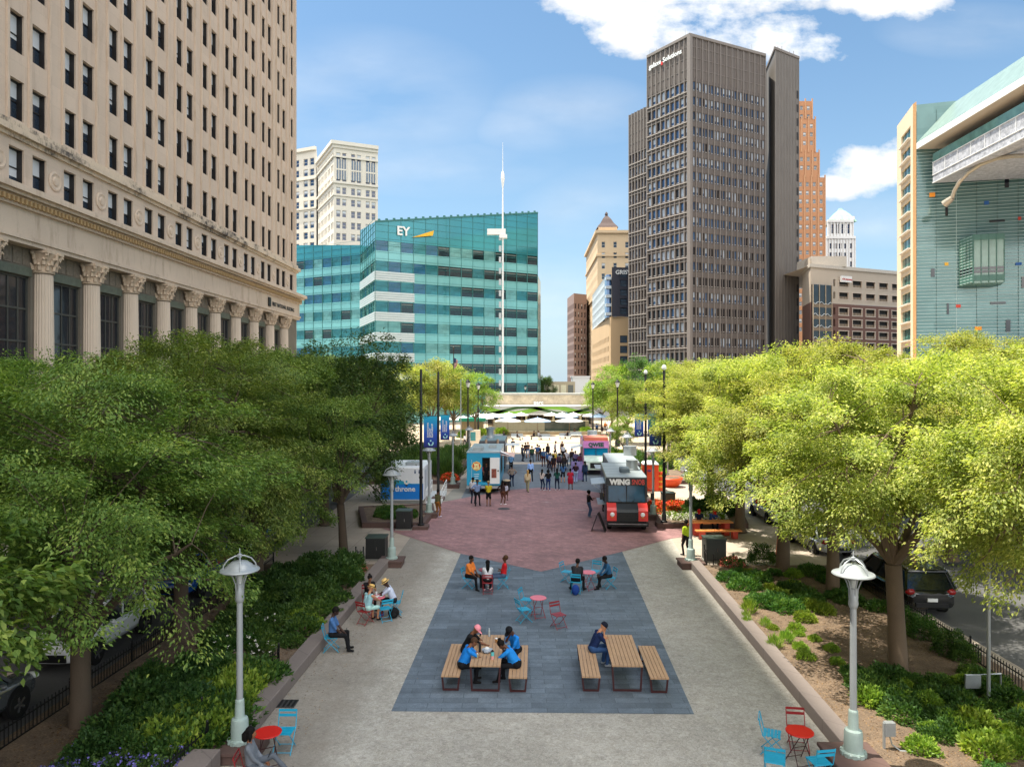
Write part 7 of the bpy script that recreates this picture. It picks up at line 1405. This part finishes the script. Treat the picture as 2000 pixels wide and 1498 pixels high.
car('parked_car', 'black car parked tail towards us in the sun', 15.45, 28.4, R(180-2), CB, L_=4.9, W_=1.95, H=1.72); car('parked_car', 'silver white car parked beside the traffic cone', 15.9, 37.0, R(183), CS, kind='sedan', H=1.5); car('parked_car', 'white car glimpsed under leaves beyond the silver one', 16.4, 44.5, R(180), CW)
for i, (x, y, c) in enumerate([(-20.5, 24, CS), (-20.2, 32, CB), (-19.9, 41, CW), (26, 35, CW), (26.5, 48, CS)]): car('parked_car', ['silver car across the shaded road', 'black car across the shaded road', 'white car across the shaded road by the columns', 'white car across the sunny road', 'silver car further across the sunny road'][i], x, y, R(180 if i < 3 else 0), c, kind='sedan', H=1.48)
# ================= people =================
PEOPLE = []
def ik(a, c, l1, l2, pole):
    a, c, pole = Vector(a), Vector(c), Vector(pole); d = c-a; L_ = d.length; m = (l1+l2)*.999
    if L_ > m: d = d*(m/L_); c = a+d; L_ = m
    u = d.normalized(); x = (l1*l1-l2*l2+L_*L_)/(2*L_); h = math.sqrt(max(0, l1*l1-x*x)); p = pole-u*pole.dot(u); p = p.normalized() if p.length > 1e-4 else Vector((0, 1, 0)); return a+u*x+p*h, c
HANDS = {'down': (.25, .05, -.60), 'fwd': (.12, .34, -.18), 'phone': (.06, .30, -.12), 'fold': (-.10, .20, -.24), 'hip': (.24, -.02, -.38), 'table': (.14, .44, -.30), 'lap': (.10, .30, -.42), 'chin': (.05, .20, .04), 'up': (.10, .30, .02), 'pocket': (.20, .10, -.52), 'knee': (.16, .42, -.40), 'rest': (.0, .42, -.30), 'behind': (.12, -.15, -.45), 'out': (.40, .35, -.15), 'bag': (.26, .02, -.58), 'back': (.12, -.30, -.2)}
def person(x, y, face, label, shirt='#3b4a5a', pants='#22252b', skin='#6b4630', hair='short', haircol='#14110f', pose='stand', arms=('down', 'down'), sleeves='short', legs='long', h=1.75, bulk=1.0, lean=0, head=0, shoes='#1b1b1c', hat=None, hatcol='#222', seat=.455, feet=None, turn=0, near=False, z=.012, group=None, extra=None, twist=0):
    PEOPLE.append(dict(locals()))
def build_people():
    tmp = []
    for q in PEOPLE:
        s = q['h']/1.75; B = q['bulk']; cap = []   # (p, q, r0, r1, label)
        sit = q['pose'] == 'sit'; hz_ = (q['seat']+.085)/s if sit else .93
        pel = Vector((0, 0, hz_)); lean = R(q['lean']); RM = Matrix.Rotation(-lean, 3, 'X') @ Matrix.Rotation(R(q['twist']), 3, 'Z')
        def up(x, y, z): return pel+RM @ Vector((x, y, z))       # torso frame: z up from the pelvis
        sh = .50
        bb = B
        cap += [((-.085, 0, hz_), (.085, 0, hz_), .115*bb, .115*bb, 'pants'), (up(0, 0, .05), up(0, .01, .2), .118*bb, .115*bb, 'shirt')]
        for sx in (-1, 1): cap += [(up(.055*sx, .0, .1), up(.085*sx, .0, .38), .105*bb, .105*(.7+.3*bb), 'shirt'), (up(.03*sx, 0, .44), up(.165*sx, -.005, .475), .06, .058, 'shirt')]
        if B > 1.15: cap.append((up(0, .06, .08), up(0, .06, .2), .12*bb, .11*bb, 'shirt'))
        neck0, neck1 = up(0, -.005, .48), up(0, .012, .585)
        hr = RM @ Matrix.Rotation(R(q['turn']), 3, 'Z') @ Matrix.Rotation(-R(q['head']), 3, 'X')
        hc = up(0, .012, .575)+hr @ Vector((0, .015, .115))
        cap += [(neck0, neck1, .055, .05, 'skin')]
        def hd(x, y, z): return hc+hr @ Vector((x, y, z))
        cap += [(hd(0, -.012, .03), hd(0, -.012, .03), .093, .093, 'skin'), (hd(0, .02, -.045), hd(0, .03, -.07), .068, .052, 'skin'), (hd(0, .03, .02), hd(0, .04, -.03), .07, .06, 'skin'), (hd(0, .092, .012), hd(0, .108, -.018), .012, .018, 'skin'), (hd(-.08, -.01, .0), hd(-.084, -.01, .02), .02, .022, 'skin'), (hd(.08, -.01, .0), hd(.084, -.01, .02), .02, .022, 'skin'), (hd(-.018, .085, -.05), hd(.018, .085, -.05), .014, .014, 'skin')]
        # legs
        th, shn = .44, .43
        fd = q['feet'] or ({'sit': ((-.12, .42), (.12, .44)), 'stand': ((-.11, .0), (.12, .03)), 'walk': ((-.09, .30), (.09, -.28))}[q['pose']])
        for i, sx in enumerate((-1, 1)):
            f = fd[i]; fz = f[2] if len(f) > 2 else .085; hip = Vector((.09*sx, 0, hz_-.02)); an = Vector((f[0], f[1], fz)); pole = Vector((.25*sx if sit else .12*sx, 1, .6 if sit else .1)); kn, an = ik(hip, an, th, shn, pole)
            lab2 = 'pants' if q['legs'] == 'long' else 'skin'; lab1 = 'pants' if q['legs'] in ('long', 'short') else 'skin'
            cap += [(hip, kn, .088*(.6+.4*bb), .064, lab1), (kn, an, .06, .043, lab2)]
            if q['legs'] == 'long': cap += [(kn.lerp(an, .5), an, .058, .055, 'pants')]
            if q['legs'] in ('short',): cap += [(hip.lerp(kn, .5), kn.lerp(hip, .12), .088, .08, 'pants')]
            fdv = Vector((f[0]*.25, .15, -.045)) if fz < .12 else (Vector((0, .14, .02))); fd0 = an+Vector((0, -.035, -.045)); cap += [(fd0, an+fdv, .04, .034, 'shoe'), (an+fdv*.5+Vector((0, 0, -.02)), an+fdv+Vector((.02*sx, -.01, .0)), .036, .036, 'shoe')]
            if q['legs'] == 'dress': cap += [(hip+Vector((0, 0, .05)), hip.lerp(kn, .8), .12*bb, .12, 'shirt'), (Vector((0, hip.y, hip.z)), Vector((0, 0, 0))+hip.lerp(kn, .8)*Vector((0, 1, 1)) if False else Vector((0, hip.lerp(kn, .8).y, hip.lerp(kn, .8).z)), .12*bb, .12, 'shirt')]
        # arms
        fingers = []
        for i, sx in enumerate((-1, 1)):
            a = q['arms'][i]; hx, hy, hz2 = HANDS[a] if isinstance(a, str) else a; so = up(.185*sx*(.75+.25*bb), -.005, .455); tgt = so+Matrix.Rotation(R(q['twist']), 3, 'Z') @ Vector(((hx-.185)*sx if isinstance(a, str) else hx, hy, hz2))
            if isinstance(a, str) and a == 'chin': tgt = hd(.03*sx, .12, -.12)
            if isinstance(a, str) and a == 'up': tgt = hd(.1*sx, .16, .02)
            pole = Vector((.7*sx, -.5, -.8)); el, wr = ik(so, tgt, .285, .25, pole); sl = q['sleeves']
            cap += [(so, el, .056*(.7+.3*bb), .044, 'skin' if sl == 'none' else 'shirt'), (el, wr, .042, .03, 'shirt' if sl == 'long' else 'skin')]
            if sl == 'short': cap += [(so, so.lerp(el, .72), .062*(.7+.3*bb), .058, 'shirt'), (so.lerp(el, .85), el, .044, .043, 'skin')]
            d = (wr-el).normalized(); cap += [(wr, wr+d*.075, .027, .034, 'skin')]; fingers.append((wr+d*.075, d, sx))
        m = MB(); vox = .021 if q['near'] else .030
        for (p, p2, r0, r1, lab) in cap:
            p, p2 = Vector(p)*s, Vector(p2)*s; r0 *= s; r1 *= s; d = p2-p; n = 10
            if d.length < 1e-4: m.ell(tuple(p), (r0*.94, r0*1.03, r0*1.12), 12, 9); continue
            u = d.normalized(); ks = [(-.98, .2), (-.7, .7), (0, 1)]; m.tube([p-u*r0*.98, p-u*r0*.7, p, p2, p2+u*r1*.7, p2+u*r1*.98], [r0*.2, r0*.7, r0, r1, r1*.7, r1*.2], n)
        o = bpy.data.objects.new('tmp', m.mesh('tmp', BLACKM)); COL.objects.link(o); md = o.modifiers.new('r', 'REMESH'); md.mode = 'VOXEL'; md.voxel_size = vox; md.use_smooth_shade = True; sm = o.modifiers.new('s', 'SMOOTH'); sm.factor = .5; sm.iterations = 2
        tmp.append((o, q, cap, s, hd, hr, hc, fingers, up))
    bpy.context.view_layer.update(); dg = bpy.context.evaluated_depsgraph_get()
    for (o, q, cap, s, hd, hr, hc, fingers, up) in tmp:
        me = bpy.data.meshes.new_from_object(o.evaluated_get(dg)); nv = len(me.vertices); nf = len(me.polygons)
        cen = np.empty(nf*3); me.polygons.foreach_get('center', cen); cen = cen.reshape(-1, 3); best = np.full(nf, 1e9); lab = np.zeros(nf, dtype=np.int32); names = {'skin': 0, 'shirt': 1, 'pants': 2, 'shoe': 3}
        for (p, p2, r0, r1, l_) in cap:
            a = np.array(Vector(p)*s); b = np.array(Vector(p2)*s); ab = b-a; L2 = max(1e-9, ab@ab); t_ = np.clip(((cen-a)@ab)/L2, 0, 1); dist = np.linalg.norm(cen-(a+t_[:, None]*ab), axis=1)-(r0+(r1-r0)*t_)*s
            if l_ == 'shoe': dist = dist-.012
            k_ = dist < best; best[k_] = dist[k_]; lab[k_] = names[l_]
        if q['near']:      # fingers, thumb, eyes: joined into the same body mesh
            add = MB(); 
            for (w, d, sx) in fingers:
                w = w*s; nrm = Vector((0, .3, -1)); side = d.cross(nrm).normalized(); nrm = side.cross(d)
                for k in range(4):
                    b0 = w+side*(.019*(k-1.5))+d*.015; L1 = (.036, .042, .04, .03)[k]; b1 = b0+d*L1-nrm*0; b2_ = b1+(d*.8+nrm*-.0+Vector((0, 0, -.5))).normalized()*L1*.8
                    add.tube([b0, b1, b2_], [.0095, .009, .006], 6, 0)
                b0 = w-d*.04+side*(-.026*sx); add.tube([b0, b0+(d*.6-side*.7*sx).normalized()*.035, b0+(d*.95-side*.3*sx).normalized()*.065], [.012, .0105, .007], 6, 0)
            for ex in (-1, 1): add.ell(tuple(hd(.032*ex, .078, .012)*s), (.011, .009, .008), 8, 6, 3)
            vs = [tuple(v.co) for v in me.vertices]; fs = [tuple(p.vertices) for p in me.polygons]; n0 = len(vs); m2 = bpy.data.meshes.new('person'); m2.from_pydata(vs+add.v, [], fs+[tuple(i+n0 for i in f) for f in add.f]); lab = np.concatenate([lab, np.array([4 if k_ == 3 else 0 for k_ in add.m], dtype=np.int32)]); me = m2
        me.materials.clear()
        for mt in (skinm(q['skin']), cloth(q['shirt']), cloth(q['pants']), cloth(q['shoes']), P('eye_dark', '#120d0b', .2)): me.materials.append(mt)
        me.polygons.foreach_set('material_index', lab); me.polygons.foreach_set('use_smooth', [True]*len(me.polygons)); me.update(); me.name = 'person'
        bpy.data.objects.remove(o); ob = obj('person', me, None, (q['x'], q['y'], q['z']), R(q['face'])); tag(ob, q['label'], 'person', q['group'])
        T = Matrix.Translation(hc*s) @ hr.to_4x4() @ Matrix.Scale(s, 4); hk = q['hair']; hm = cloth(q['haircol'])
        def hpart(mb, nm, mt, sub=0):
            w = mb.build(nm, mt, ob, True)
        if hk != 'bald' and q['hat'] is None or hk in ('long', 'ponytail', 'shoulder'):
            mb = MB(); big = 1.0 if hk == 'buzz' else 1.06
            mb.ell((0, -.028, .045), (.094*big, .1*big, .102*big), 14, 10, 0, None); mb.v = [tuple(T @ Vector(p)) for p in mb.v]
            if hk in ('long', 'ponytail', 'shoulder'):
                L_ = {'long': .42, 'ponytail': .36, 'shoulder': .2}[hk]; w_ = .075 if hk != 'ponytail' else .045; base = Vector(T @ Vector((0, -.07, .02))); bk = up(0, -.16, .42)*s if L_ > .3 else T @ Vector((0, -.10, -.14))
                k2 = MB(); k2.tube([tuple(base), tuple(base.lerp(Vector(bk), .5)+Vector((0, -.02, .02))), tuple(bk), tuple(Vector(bk)+Vector((0, -.01, -.16 if L_ > .3 else -.04)))], [w_*s, w_*1.15*s, w_*s, w_*.4*s], 10); mb.add(k2.v, k2.f)
                if hk == 'shoulder':
                    for sx in (-1, 1): k2 = MB(); k2.tube([tuple(T @ Vector((.07*sx, -.02, .06))), tuple(T @ Vector((.1*sx, -.0, -.03))), tuple(T @ Vector((.09*sx, .01, -.13)))], [.045*s, .05*s, .02*s], 8); mb.add(k2.v, k2.f)
            if hk == 'afro': mb = MB(); mb.ell((0, -.03, .06), (.13, .13, .13), 14, 10); mb.v = [tuple(T @ Vector(p)) for p in mb.v]
            if hk == 'bun': k2 = MB(); k2.ell((0, -.1, .13), (.05, .05, .05), 10, 8); k2.v = [tuple(T @ Vector(p)) for p in k2.v]; mb.add(k2.v, k2.f)
            hpart(mb, 'hair', hm)
        hc_ = cloth(q['hatcol'])
        if q['hat'] == 'cap':
            mb = MB(); mb.lathe([(.106, .035), (.108, .07), (.10, .11), (.07, .15), (.02, .165)], 16, (0, -.012, 0)); n = 9; v0 = len(mb.v)
            vs = [];
            for i in range(n): a = R(200+140*i/(n-1)); vs += [(.105*math.cos(a), -(.105*math.sin(a))-.012, .05), (.10*math.cos(a), -(.19*math.sin(a))+.02, .035)]
            mb.add(vs, [(2*i, 2*i+1, 2*i+3, 2*i+2) for i in range(n-1)]); mb.v = [tuple(T @ Vector(p)) for p in mb.v]; hpart(mb, 'cap', hc_)
        if q['hat'] == 'straw':
            mb = MB(); mb.lathe([(.17, .045), (.172, .055), (.112, .065), (.108, .09), (.1, .15), (.085, .168), (.05, .16)], 20, (0, -.01, 0)); mb.v = [tuple(T @ Vector(p)) for p in mb.v]; hpart(mb, 'straw_hat', hc_); mb = MB(); mb.lathe([(.115, .068), (.112, .092)], 20, (0, -.01, 0)); mb.v = [tuple(T @ Vector(p)) for p in mb.v]; hpart(mb, 'hat_band', cloth('#1d1a18'))
        for (nm, e_c, e_r, e_col) in (q['extra'] or []):   # worn things: vest, belt pouch
            mb = MB(); mb.ell(tuple(up(*e_c)*s), tuple(k_*s for k_ in e_r), 12, 9); hpart(mb, nm, cloth(e_col))
def stand(px, py, face, label, **k):
    p = G(px, py); r = random.Random(label); k.setdefault('head', r.uniform(0, 18)); k.setdefault('turn', r.uniform(-30, 30)); k.setdefault('lean', r.uniform(-1, 5)); k.setdefault('bulk', r.uniform(.92, 1.15)); k.setdefault('feet', None if k.get('pose') == 'walk' else ((-.11+r.uniform(-.04, .03), r.uniform(-.06, .08)), (.12+r.uniform(-.03, .05), r.uniform(-.04, .12)))); person(p.x, p.y, face+r.uniform(-12, 12), label, **k)
TD = '#5a3a28'; TM = '#7a5038'; TL = '#b98463'; TB = '#3f2a20'
# seated close by (x, y = hips)
BLU = '#1e7fd6'
person(-1.42, 21.3, -95, 'person in a pink cap and black shirt holding up a phone at the busy table', shirt='#17181b', pants='#1b1c20', skin=TM, hat='cap', hatcol='#e58f9b', pose='sit', arms=('table', (.05, .50, -.18)), lean=26, head=18, near=True, bulk=1.12, seat=.45, feet=((-.12, .38), (.12, .36)))
person(-1.42, 20.15, -78, 'bald person in a bright blue shirt eating at the busy table', shirt=BLU, pants='#15161a', skin=TM, hair='buzz', haircol='#4a3527', pose='sit', arms=('table', 'table'), lean=24, head=22, near=True, bulk=1.18, seat=.45, feet=((-.12, .42), (.13, .36)))
person(.12, 21.35, 150, 'person in bright blue looking down, legs stretched to the side of the bench', shirt=BLU, pants='#17181c', skin=TD, hair='short', pose='sit', arms=('lap', 'chin'), lean=20, head=30, near=True, bulk=1.08, seat=.45, feet=((-.12, .30), (.14, .34)), twist=-25, hat='cap', hatcol='#15171c')
person(.14, 20.2, 85, 'person in bright blue eating over the mint tumbler', shirt='#2384d4', pants='#15161a', skin=TD, hair='bun', pose='sit', arms=('table', 'chin'), lean=34, head=26, near=True, bulk=1.2, seat=.45, feet=((-.10, .52), (.14, .40)))
person(2.42, 21.35, -80, 'man in a navy cap and navy shirt resting his head on his hand', shirt='#1b2b52', pants='#33507c', skin=TL, hat='cap', hatcol='#171b2a', pose='sit', arms=('table', 'chin'), lean=24, head=16, near=True, seat=.45, shoes='#9aa0a6', bulk=1.08, h=1.8, feet=((-.12, .36), (.12, .40)))
person(-1.78, 29.5, -118, 'person in an orange patterned top sitting with legs apart', shirt='#d97a35', pants='#141417', skin=TD, hair='short', pose='sit', arms=('lap', 'lap'), lean=6, head=8, near=True, bulk=1.32, feet=((-.22, .45), (.2, .48)))
person(-.98, 28.78, 5, 'person with long black hair and white top, back turned, on a red chair', shirt='#c9cbd0', pants='#1c1c20', skin=TD, hair='long', haircol='#0c0b0b', pose='sit', arms=('lap', 'lap'), lean=10, near=True, h=1.65, shoes='#d9a3ab')
person(-.36, 29.5, 92, 'person in a red shirt leaning back on a teal chair', shirt='#c8252b', pants='#46566f', skin=TD, hair='short', haircol='#4a3423', pose='sit', arms=('fold', 'fold'), lean=-8, near=True, bulk=1.1, feet=((-.12, .5), (.12, .5)), shoes='#d8d4d4')
person(2.62, 28.9, -15, 'person in a dark jacket with back turned, leaning over a pink table', shirt='#2a2b2f', pants='#17181b', skin=TD, hair='short', pose='sit', arms=('lap', 'lap'), sleeves='long', lean=26, near=True, bulk=1.25, feet=((-.28, .30), (.24, .34)))
person(4.05, 29.5, 100, 'person in dark clothes with a light blue chest, facing the pink table', shirt='#2f5f86', pants='#17181b', skin=TB, hair='short', pose='sit', arms=('lap', 'lap'), sleeves='long', lean=14, head=12, near=True, feet=((-.16, .55), (.12, .38)))
person(-5.72, 22.6, -88, 'man in a blue shirt reading his phone on a chair by the kerb', shirt='#466c9e', pants='#16171a', skin=TB, hair='short', pose='sit', arms=('lap', 'lap'), lean=2, head=28, near=True, h=1.82, feet=((-.12, .46), (.12, .52)))
person(-5.15, 25.2, -35, 'woman in a straw hat and pale blue dress seen from behind', shirt='#8fb8c0', pants='#a6cfc9', skin=TL, hair='short', haircol='#5a4230', hat='straw', hatcol='#d9b26a', pose='sit', arms=('table', 'table'), sleeves='none', legs='short', lean=14, head=14, near=True, h=1.68, bulk=1.1)
person(-4.35, 26.15, 97, 'man in a straw hat and white shirt leaning over the papers table', shirt='#c3cbe0', pants='#222227', skin=TB, hair='short', hat='straw', hatcol='#dcb978', pose='sit', arms=('table', 'table'), legs='short', lean=22, head=10, near=True, bulk=1.1, shoes='#2457a0')
person(-5.45, 26.9, -150, 'woman with dark hair facing us across the papers table', shirt='#1b1a1d', pants='#1b1a1d', skin=TM, hair='bun', pose='sit', arms=('table', 'chin'), lean=16, head=4, near=True, h=1.65)
person(-5.42, 14.8, -80, 'woman in a grey suit with crossed legs looking at her phone', shirt='#6c727a', pants='#565c64', skin='#8a5a3e', hair='shoulder', haircol='#0f0d0d', pose='sit', arms=('lap', 'lap'), sleeves='long', lean=-6, head=14, near=True, h=1.7, shoes='#231c1d', bulk=1.12, feet=((.02, .72, .40), (.10, .42)))
# standing mid distance
stand(1341, 1084, 25, 'worker in a yellow safety vest behind the lamp post', shirt='#b8cf2e', pants='#17171a', skin=TD, hair='short', near=True, arms=('down', 'down'), bulk=1.1, extra=None)
stand(854, 1009, -40, 'person in an olive jacket and tan trousers with a phone by the kerb', shirt='#5b5a3c', pants='#8b5a2b', skin=TD, hair='bun', sleeves='long', arms=('phone', 'down'), head=15, shoes='#cfc7d6', near=True, bulk=1.08)
stand(1150, 1009, -75, 'woman in black standing by the menu board', shirt='#141416', pants='#3f5470', skin=TM, hair='afro', haircol='#0c0b0b', arms=('fwd', 'fwd'), near=True, h=1.68, shoes='#7d838c')
stand(923, 983, -20, 'man in a white shirt and dark jeans waiting at the blue truck', shirt='#c4c6cc', pants='#2c3444', skin=TD, arms=('down', 'fold'), h=1.85)
stand(932, 988, -5, 'man in a checked blue shirt and cap waiting at the blue truck', shirt='#7186ab', pants='#17181d', skin=TD, hat='cap', hatcol='#33363c', arms=('hip', 'fwd'), h=1.82, bulk=1.1)
stand(954, 988, 5, 'person in a yellow shirt and black shorts with a shoulder bag', shirt='#b3a32a', pants='#15161a', skin=TM, hat='cap', hatcol='#8d7d5a', arms=('phone', 'phone'), legs='short', h=1.74, bulk=1.1, extra=[('shoulder_bag', (.1, -.13, .1), (.09, .05, .08), '#1b1b1e')])
stand(981, 985, -35, 'woman in a brown skirt and white trainers carrying a child bag', shirt='#3a2b2b', pants='#5c3a2c', skin=TD, hair='long', arms=('hip', 'down'), legs='short', shoes='#e6e4e6', h=1.68)
stand(988, 977, -10, 'child in pale clothes beside the woman in brown', shirt='#b9bcd0', pants='#5c4236', skin=TD, hair='short', h=1.3, legs='short')
stand(999.6, 950, 5, 'man in a checked shirt with his back to us beside the truck', shirt='#8d7f74', pants='#1f2c46', skin=TM, arms=('hip', 'hip'), h=1.8)
stand(998, 922, -10, 'man in a light denim shirt with his back to us', shirt='#5c84ad', pants='#17181d', skin=TD, h=1.8, arms=('fwd', 'fwd'))
person(-2.0, 55.35, 185, 'person in dark clothes standing in the open doorway of the blue truck', shirt='#17161a', pants='#17161a', skin=TM, h=1.72, z=.62)
person(-2.42, 55.5, 150, 'person in red working inside the blue truck', shirt='#a32a2e', pants='#3a2a2a', skin=TM, h=1.66, z=.62, arms=('fwd', 'down'))
person(5.75, 43.9, 75, 'vendor in a yellow shirt leaning in the serving hatch of the black truck', shirt='#b59b3c', pants='#2b2520', skin=TD, h=1.6, z=.6, arms=('fwd', 'fwd'))
for a in [(1030.4, 960, -15, 'woman in a beige top and wide khaki trousers walking away', '#cdbb98', '#8d8768', TL, dict(pose='walk', hair='long', haircol='#b08a52', h=1.72)),
    (1036.5, 939, 5, 'man in a pale blue shirt and black trousers carrying a white bag', '#8fb0e8', '#15161a', TM, dict(h=1.85, pose='walk', bulk=1.1, sleeves='long', arms=('down', 'bag'))),
    (1058.5, 957, -30, 'woman in a white top and dark jeans looking at her phone', '#d3c6c0', '#1f2c4a', TL, dict(hair='long', arms=('phone', 'phone'), shoes='#e4e4e8', h=1.68, sleeves='long')),
    (1071, 957.8, 5, 'woman in a black sweatshirt and blue leggings, back turned', '#15161a', '#24386a', TM, dict(hair='shoulder', arms=('fwd', 'fwd'), shoes='#e4e4e8', sleeves='long', bulk=1.1, h=1.68)),
    (1088, 956.7, -8, 'woman in a green hooded jacket and dark jeans, back turned', '#1d5148', '#1b2740', TM, dict(hair='long', arms=('fwd', 'fwd'), shoes='#e4e4e8', sleeves='long', h=1.72)),
    (1099.7, 941.9, 10, 'woman in a denim jacket and black shorts, bare legs', '#3f628f', '#15161a', TL, dict(hair='long', arms=('fwd', 'out'), legs='short', sleeves='long', h=1.68, shoes='#8d6a4c')),
    (1114, 955.6, 0, 'woman in a long red dress with her back to us', '#b3263c', '#b3263c', TD, dict(hair='bun', legs='dress', arms=('fwd', 'fwd'), h=1.68, bulk=1.15)),
    (1124.5, 942.4, 5, 'person in a burgundy top and pale washed jeans', '#2c1a26', '#9fb2d6', TM, dict(hair='short', arms=('fwd', 'fwd'), sleeves='long')),
    (1142.6, 939.7, 15, 'woman with long hair in a long dark navy dress by the hatch', '#1f3350', '#1f3350', TM, dict(hair='long', legs='long', sleeves='long', h=1.76)),
    (1020, 900, -60, 'man in a grey polo shirt holding a phone out, left of the crowd', '#4b5566', '#2a303b', TL, dict(arms=('fwd', 'phone'), h=1.82)),
    (1026, 894, -170, 'person in black with folded arms facing us', '#17181c', '#22242b', TM, dict(arms=('fold', 'fold'), h=1.8)),
    (1031.5, 894, 175, 'person in a dark shirt and pale shorts with folded arms', '#2f3138', '#8f9cb4', TL, dict(arms=('fold', 'fold'), legs='short', h=1.85)),
    (1039, 902, 10, 'slim person in a dark green shirt walking into the crowd', '#2f4a35', '#1c2a35', TM, dict(pose='walk', h=1.75)),
    (1049.6, 899.5, 10, 'heavy man in a blue shirt and brown trousers, back turned', '#35527f', '#6b5a52', TL, dict(bulk=1.3, h=1.84, arms=('hip', 'hip'))),
    (1053, 899, -10, 'person in black leggings behind the heavy man', '#23252b', '#15161a', TM, dict(h=1.7)),
    (1061.8, 910.5, 15, 'man in a blue shirt and dark red trousers with hand raised', '#3a5a80', '#4a2424', TM, dict(h=1.88, arms=('down', 'out'))),
    (1070, 895, 170, 'woman with long dark hair and black outfit facing us', '#231d22', '#1a1719', TM, dict(hair='long', h=1.72)),
    (1084, 893, -100, 'man in a grey shirt and dark trousers standing sideways at the back', '#8f96a8', '#23252c', TL, dict(h=1.9, arms=('down', 'hip'))),
    (1098, 889, 160, 'woman in a brown top and skirt drinking at the back', '#4a2f2a', '#3b2726', TL, dict(hair='long', h=1.7, arms=('chin', 'down'))),
    (1100, 897, 0, 'person with a black and white backpack at the back of the crowd', '#c6c8cf', '#1c1d22', TM, dict(h=1.72, extra=[('backpack', (0, -.17, .28), (.14, .09, .2), '#16171a')])),
    (1083, 914, 0, 'person in a yellow shirt and red shorts in the crowd', '#c4ab4e', '#b33a30', TL, dict(legs='short', h=1.78)),
    (1071, 914, -10, 'person in blue partly hidden in the crowd', '#2f5f9c', '#3a2a2e', TD, dict(h=1.7)),
    (1075, 918, 20, 'person in a white and navy top in the middle of the crowd', '#a9b3c9', '#2b2a3c', TD, dict(h=1.72)),
    (1081, 921, 5, 'person in black near the middle of the crowd', '#1f1a1e', '#2d2026', TM, dict(hair='shoulder', h=1.66)),
    (1092, 919, -10, 'person in a plum jacket in the crowd', '#4b3c4d', '#23222c', TM, dict(hair='afro', sleeves='long', h=1.7)),
    (1102, 920, 10, 'woman with brown hair in a dark coat in the crowd', '#37302f', '#262a38', TL, dict(hair='shoulder', haircol='#4a2f20', sleeves='long', h=1.7)),
    (1117, 908, -15, 'person with a small grey backpack near the pink truck', '#3a3136', '#232028', TL, dict(hair='bun', h=1.72, extra=[('backpack', (0, -.16, .28), (.12, .08, .17), '#8a8a92')])),
    (1106, 910, 20, 'person in white carrying a large white bag', '#cfd2da', '#2a2c35', TM, dict(h=1.7, extra=[('backpack', (0, -.17, .26), (.15, .1, .2), '#dcdde2')])),
    (1124, 914, 10, 'person in a white and purple shirt near the menu board', '#a79fd0', '#35305a', TM, dict(h=1.75)),
    (1133, 917, -10, 'person in pink by the truck window', '#b0607c', '#2c2a34', TM, dict(h=1.66)),
    (1002, 884, 10, 'person in dark clothes ordering at the graphite truck', '#2b2d34', '#3a3f4c', TM, dict(h=1.75, arms=('fwd', 'fwd'))),
    (908, 872, 60, 'distant person in white walking left behind the tall grasses', '#d9dadd', '#2c2c32', TM, dict(pose='walk')),
    (924, 868, -80, 'distant person in black crossing the plaza', '#23242a', '#1a1b20', TM, dict(pose='walk')),
    (1166, 846, 20, 'distant person in blue by the lantern post', '#3a5f8f', '#24262c', TM, {}), (1176, 850, 160, 'distant person in dark clothes near the pavilion end', '#2a2b30', '#1f2025', TM, {}),
    (1186, 848, 90, 'distant person in black and white by the lounge seats', '#b9bcc2', '#1f2025', TL, {}), (1193, 845, 0, 'distant person in red among the tables', '#a8433a', '#2b2b31', TM, {}), (1206-24, 842, 0, 'distant person in orange among the tables', '#c4733a', '#2b2b31', TM, {})]:
    kw = dict(shirt=a[4], pants=a[5], skin=a[6]); kw.update(a[7]); kw.setdefault('group', 'people waiting and strolling'); stand(a[0], a[1], a[2], a[3], **kw)
for a in [(984, 858, -60, 'distant sitter in dark clothes under the left front umbrella', '#26262c'), (1010, 859, -90, 'distant person reclining left of the fountain', '#3a2c2c'), (1043, 858, 60, 'distant sitter in black under the middle blue umbrella', '#1d1d22'), (1052, 858, -60, 'distant sitter in grey under the middle blue umbrella', '#8d949f'), (1109, 856, 60, 'distant sitter in black at the right end of the fountain', '#1f1d20'), (1122, 852, -50, 'distant sitter in brown near the pink truck roof', '#5c4034')]:
    p = G(a[0], a[1]); person(p.x, p.y, a[2], a[3], shirt=a[4], pants='#23242a', skin=TM, pose='sit', arms=('lap', 'lap'), group='people sitting on the plaza')
person(10.8, 41.0, 165, 'person in a red cap and navy top hunched at the orange table', shirt='#26324e', pants='#22252f', skin=TL, hat='cap', hatcol='#b3241f', pose='sit', arms=('table', 'table'), lean=22, head=20, seat=.46, near=True)
person(11.5, 41.0, 195, 'person in blue with a red hat leaning over the orange table', shirt='#3a5590', pants='#22252f', skin=TL, hat='cap', hatcol='#c22f22', pose='sit', arms=('table', 'table'), lean=24, head=24, seat=.46, near=True)
build_people()
# phones held in hands
for x, y, z, rz, lab in [(-5.1, 14.95, .72, 10, 'small black phone held by the woman in grey'), (-5.3, 22.62, .64, 10, 'black phone held by the man in blue by the kerb'), (-.94, 21.35, .98, 20, 'black phone held up by the person in a pink cap')]:
    m = MB(); m.box((0, 0, 0), (.012, .075, .15)); o = m.build('phone', P('phone_black', '#0e0f11', .2), loc=(x, y, z), rz=R(rz)); o.rotation_euler = (0, R(25), R(rz)); tag(o, lab, 'phone')
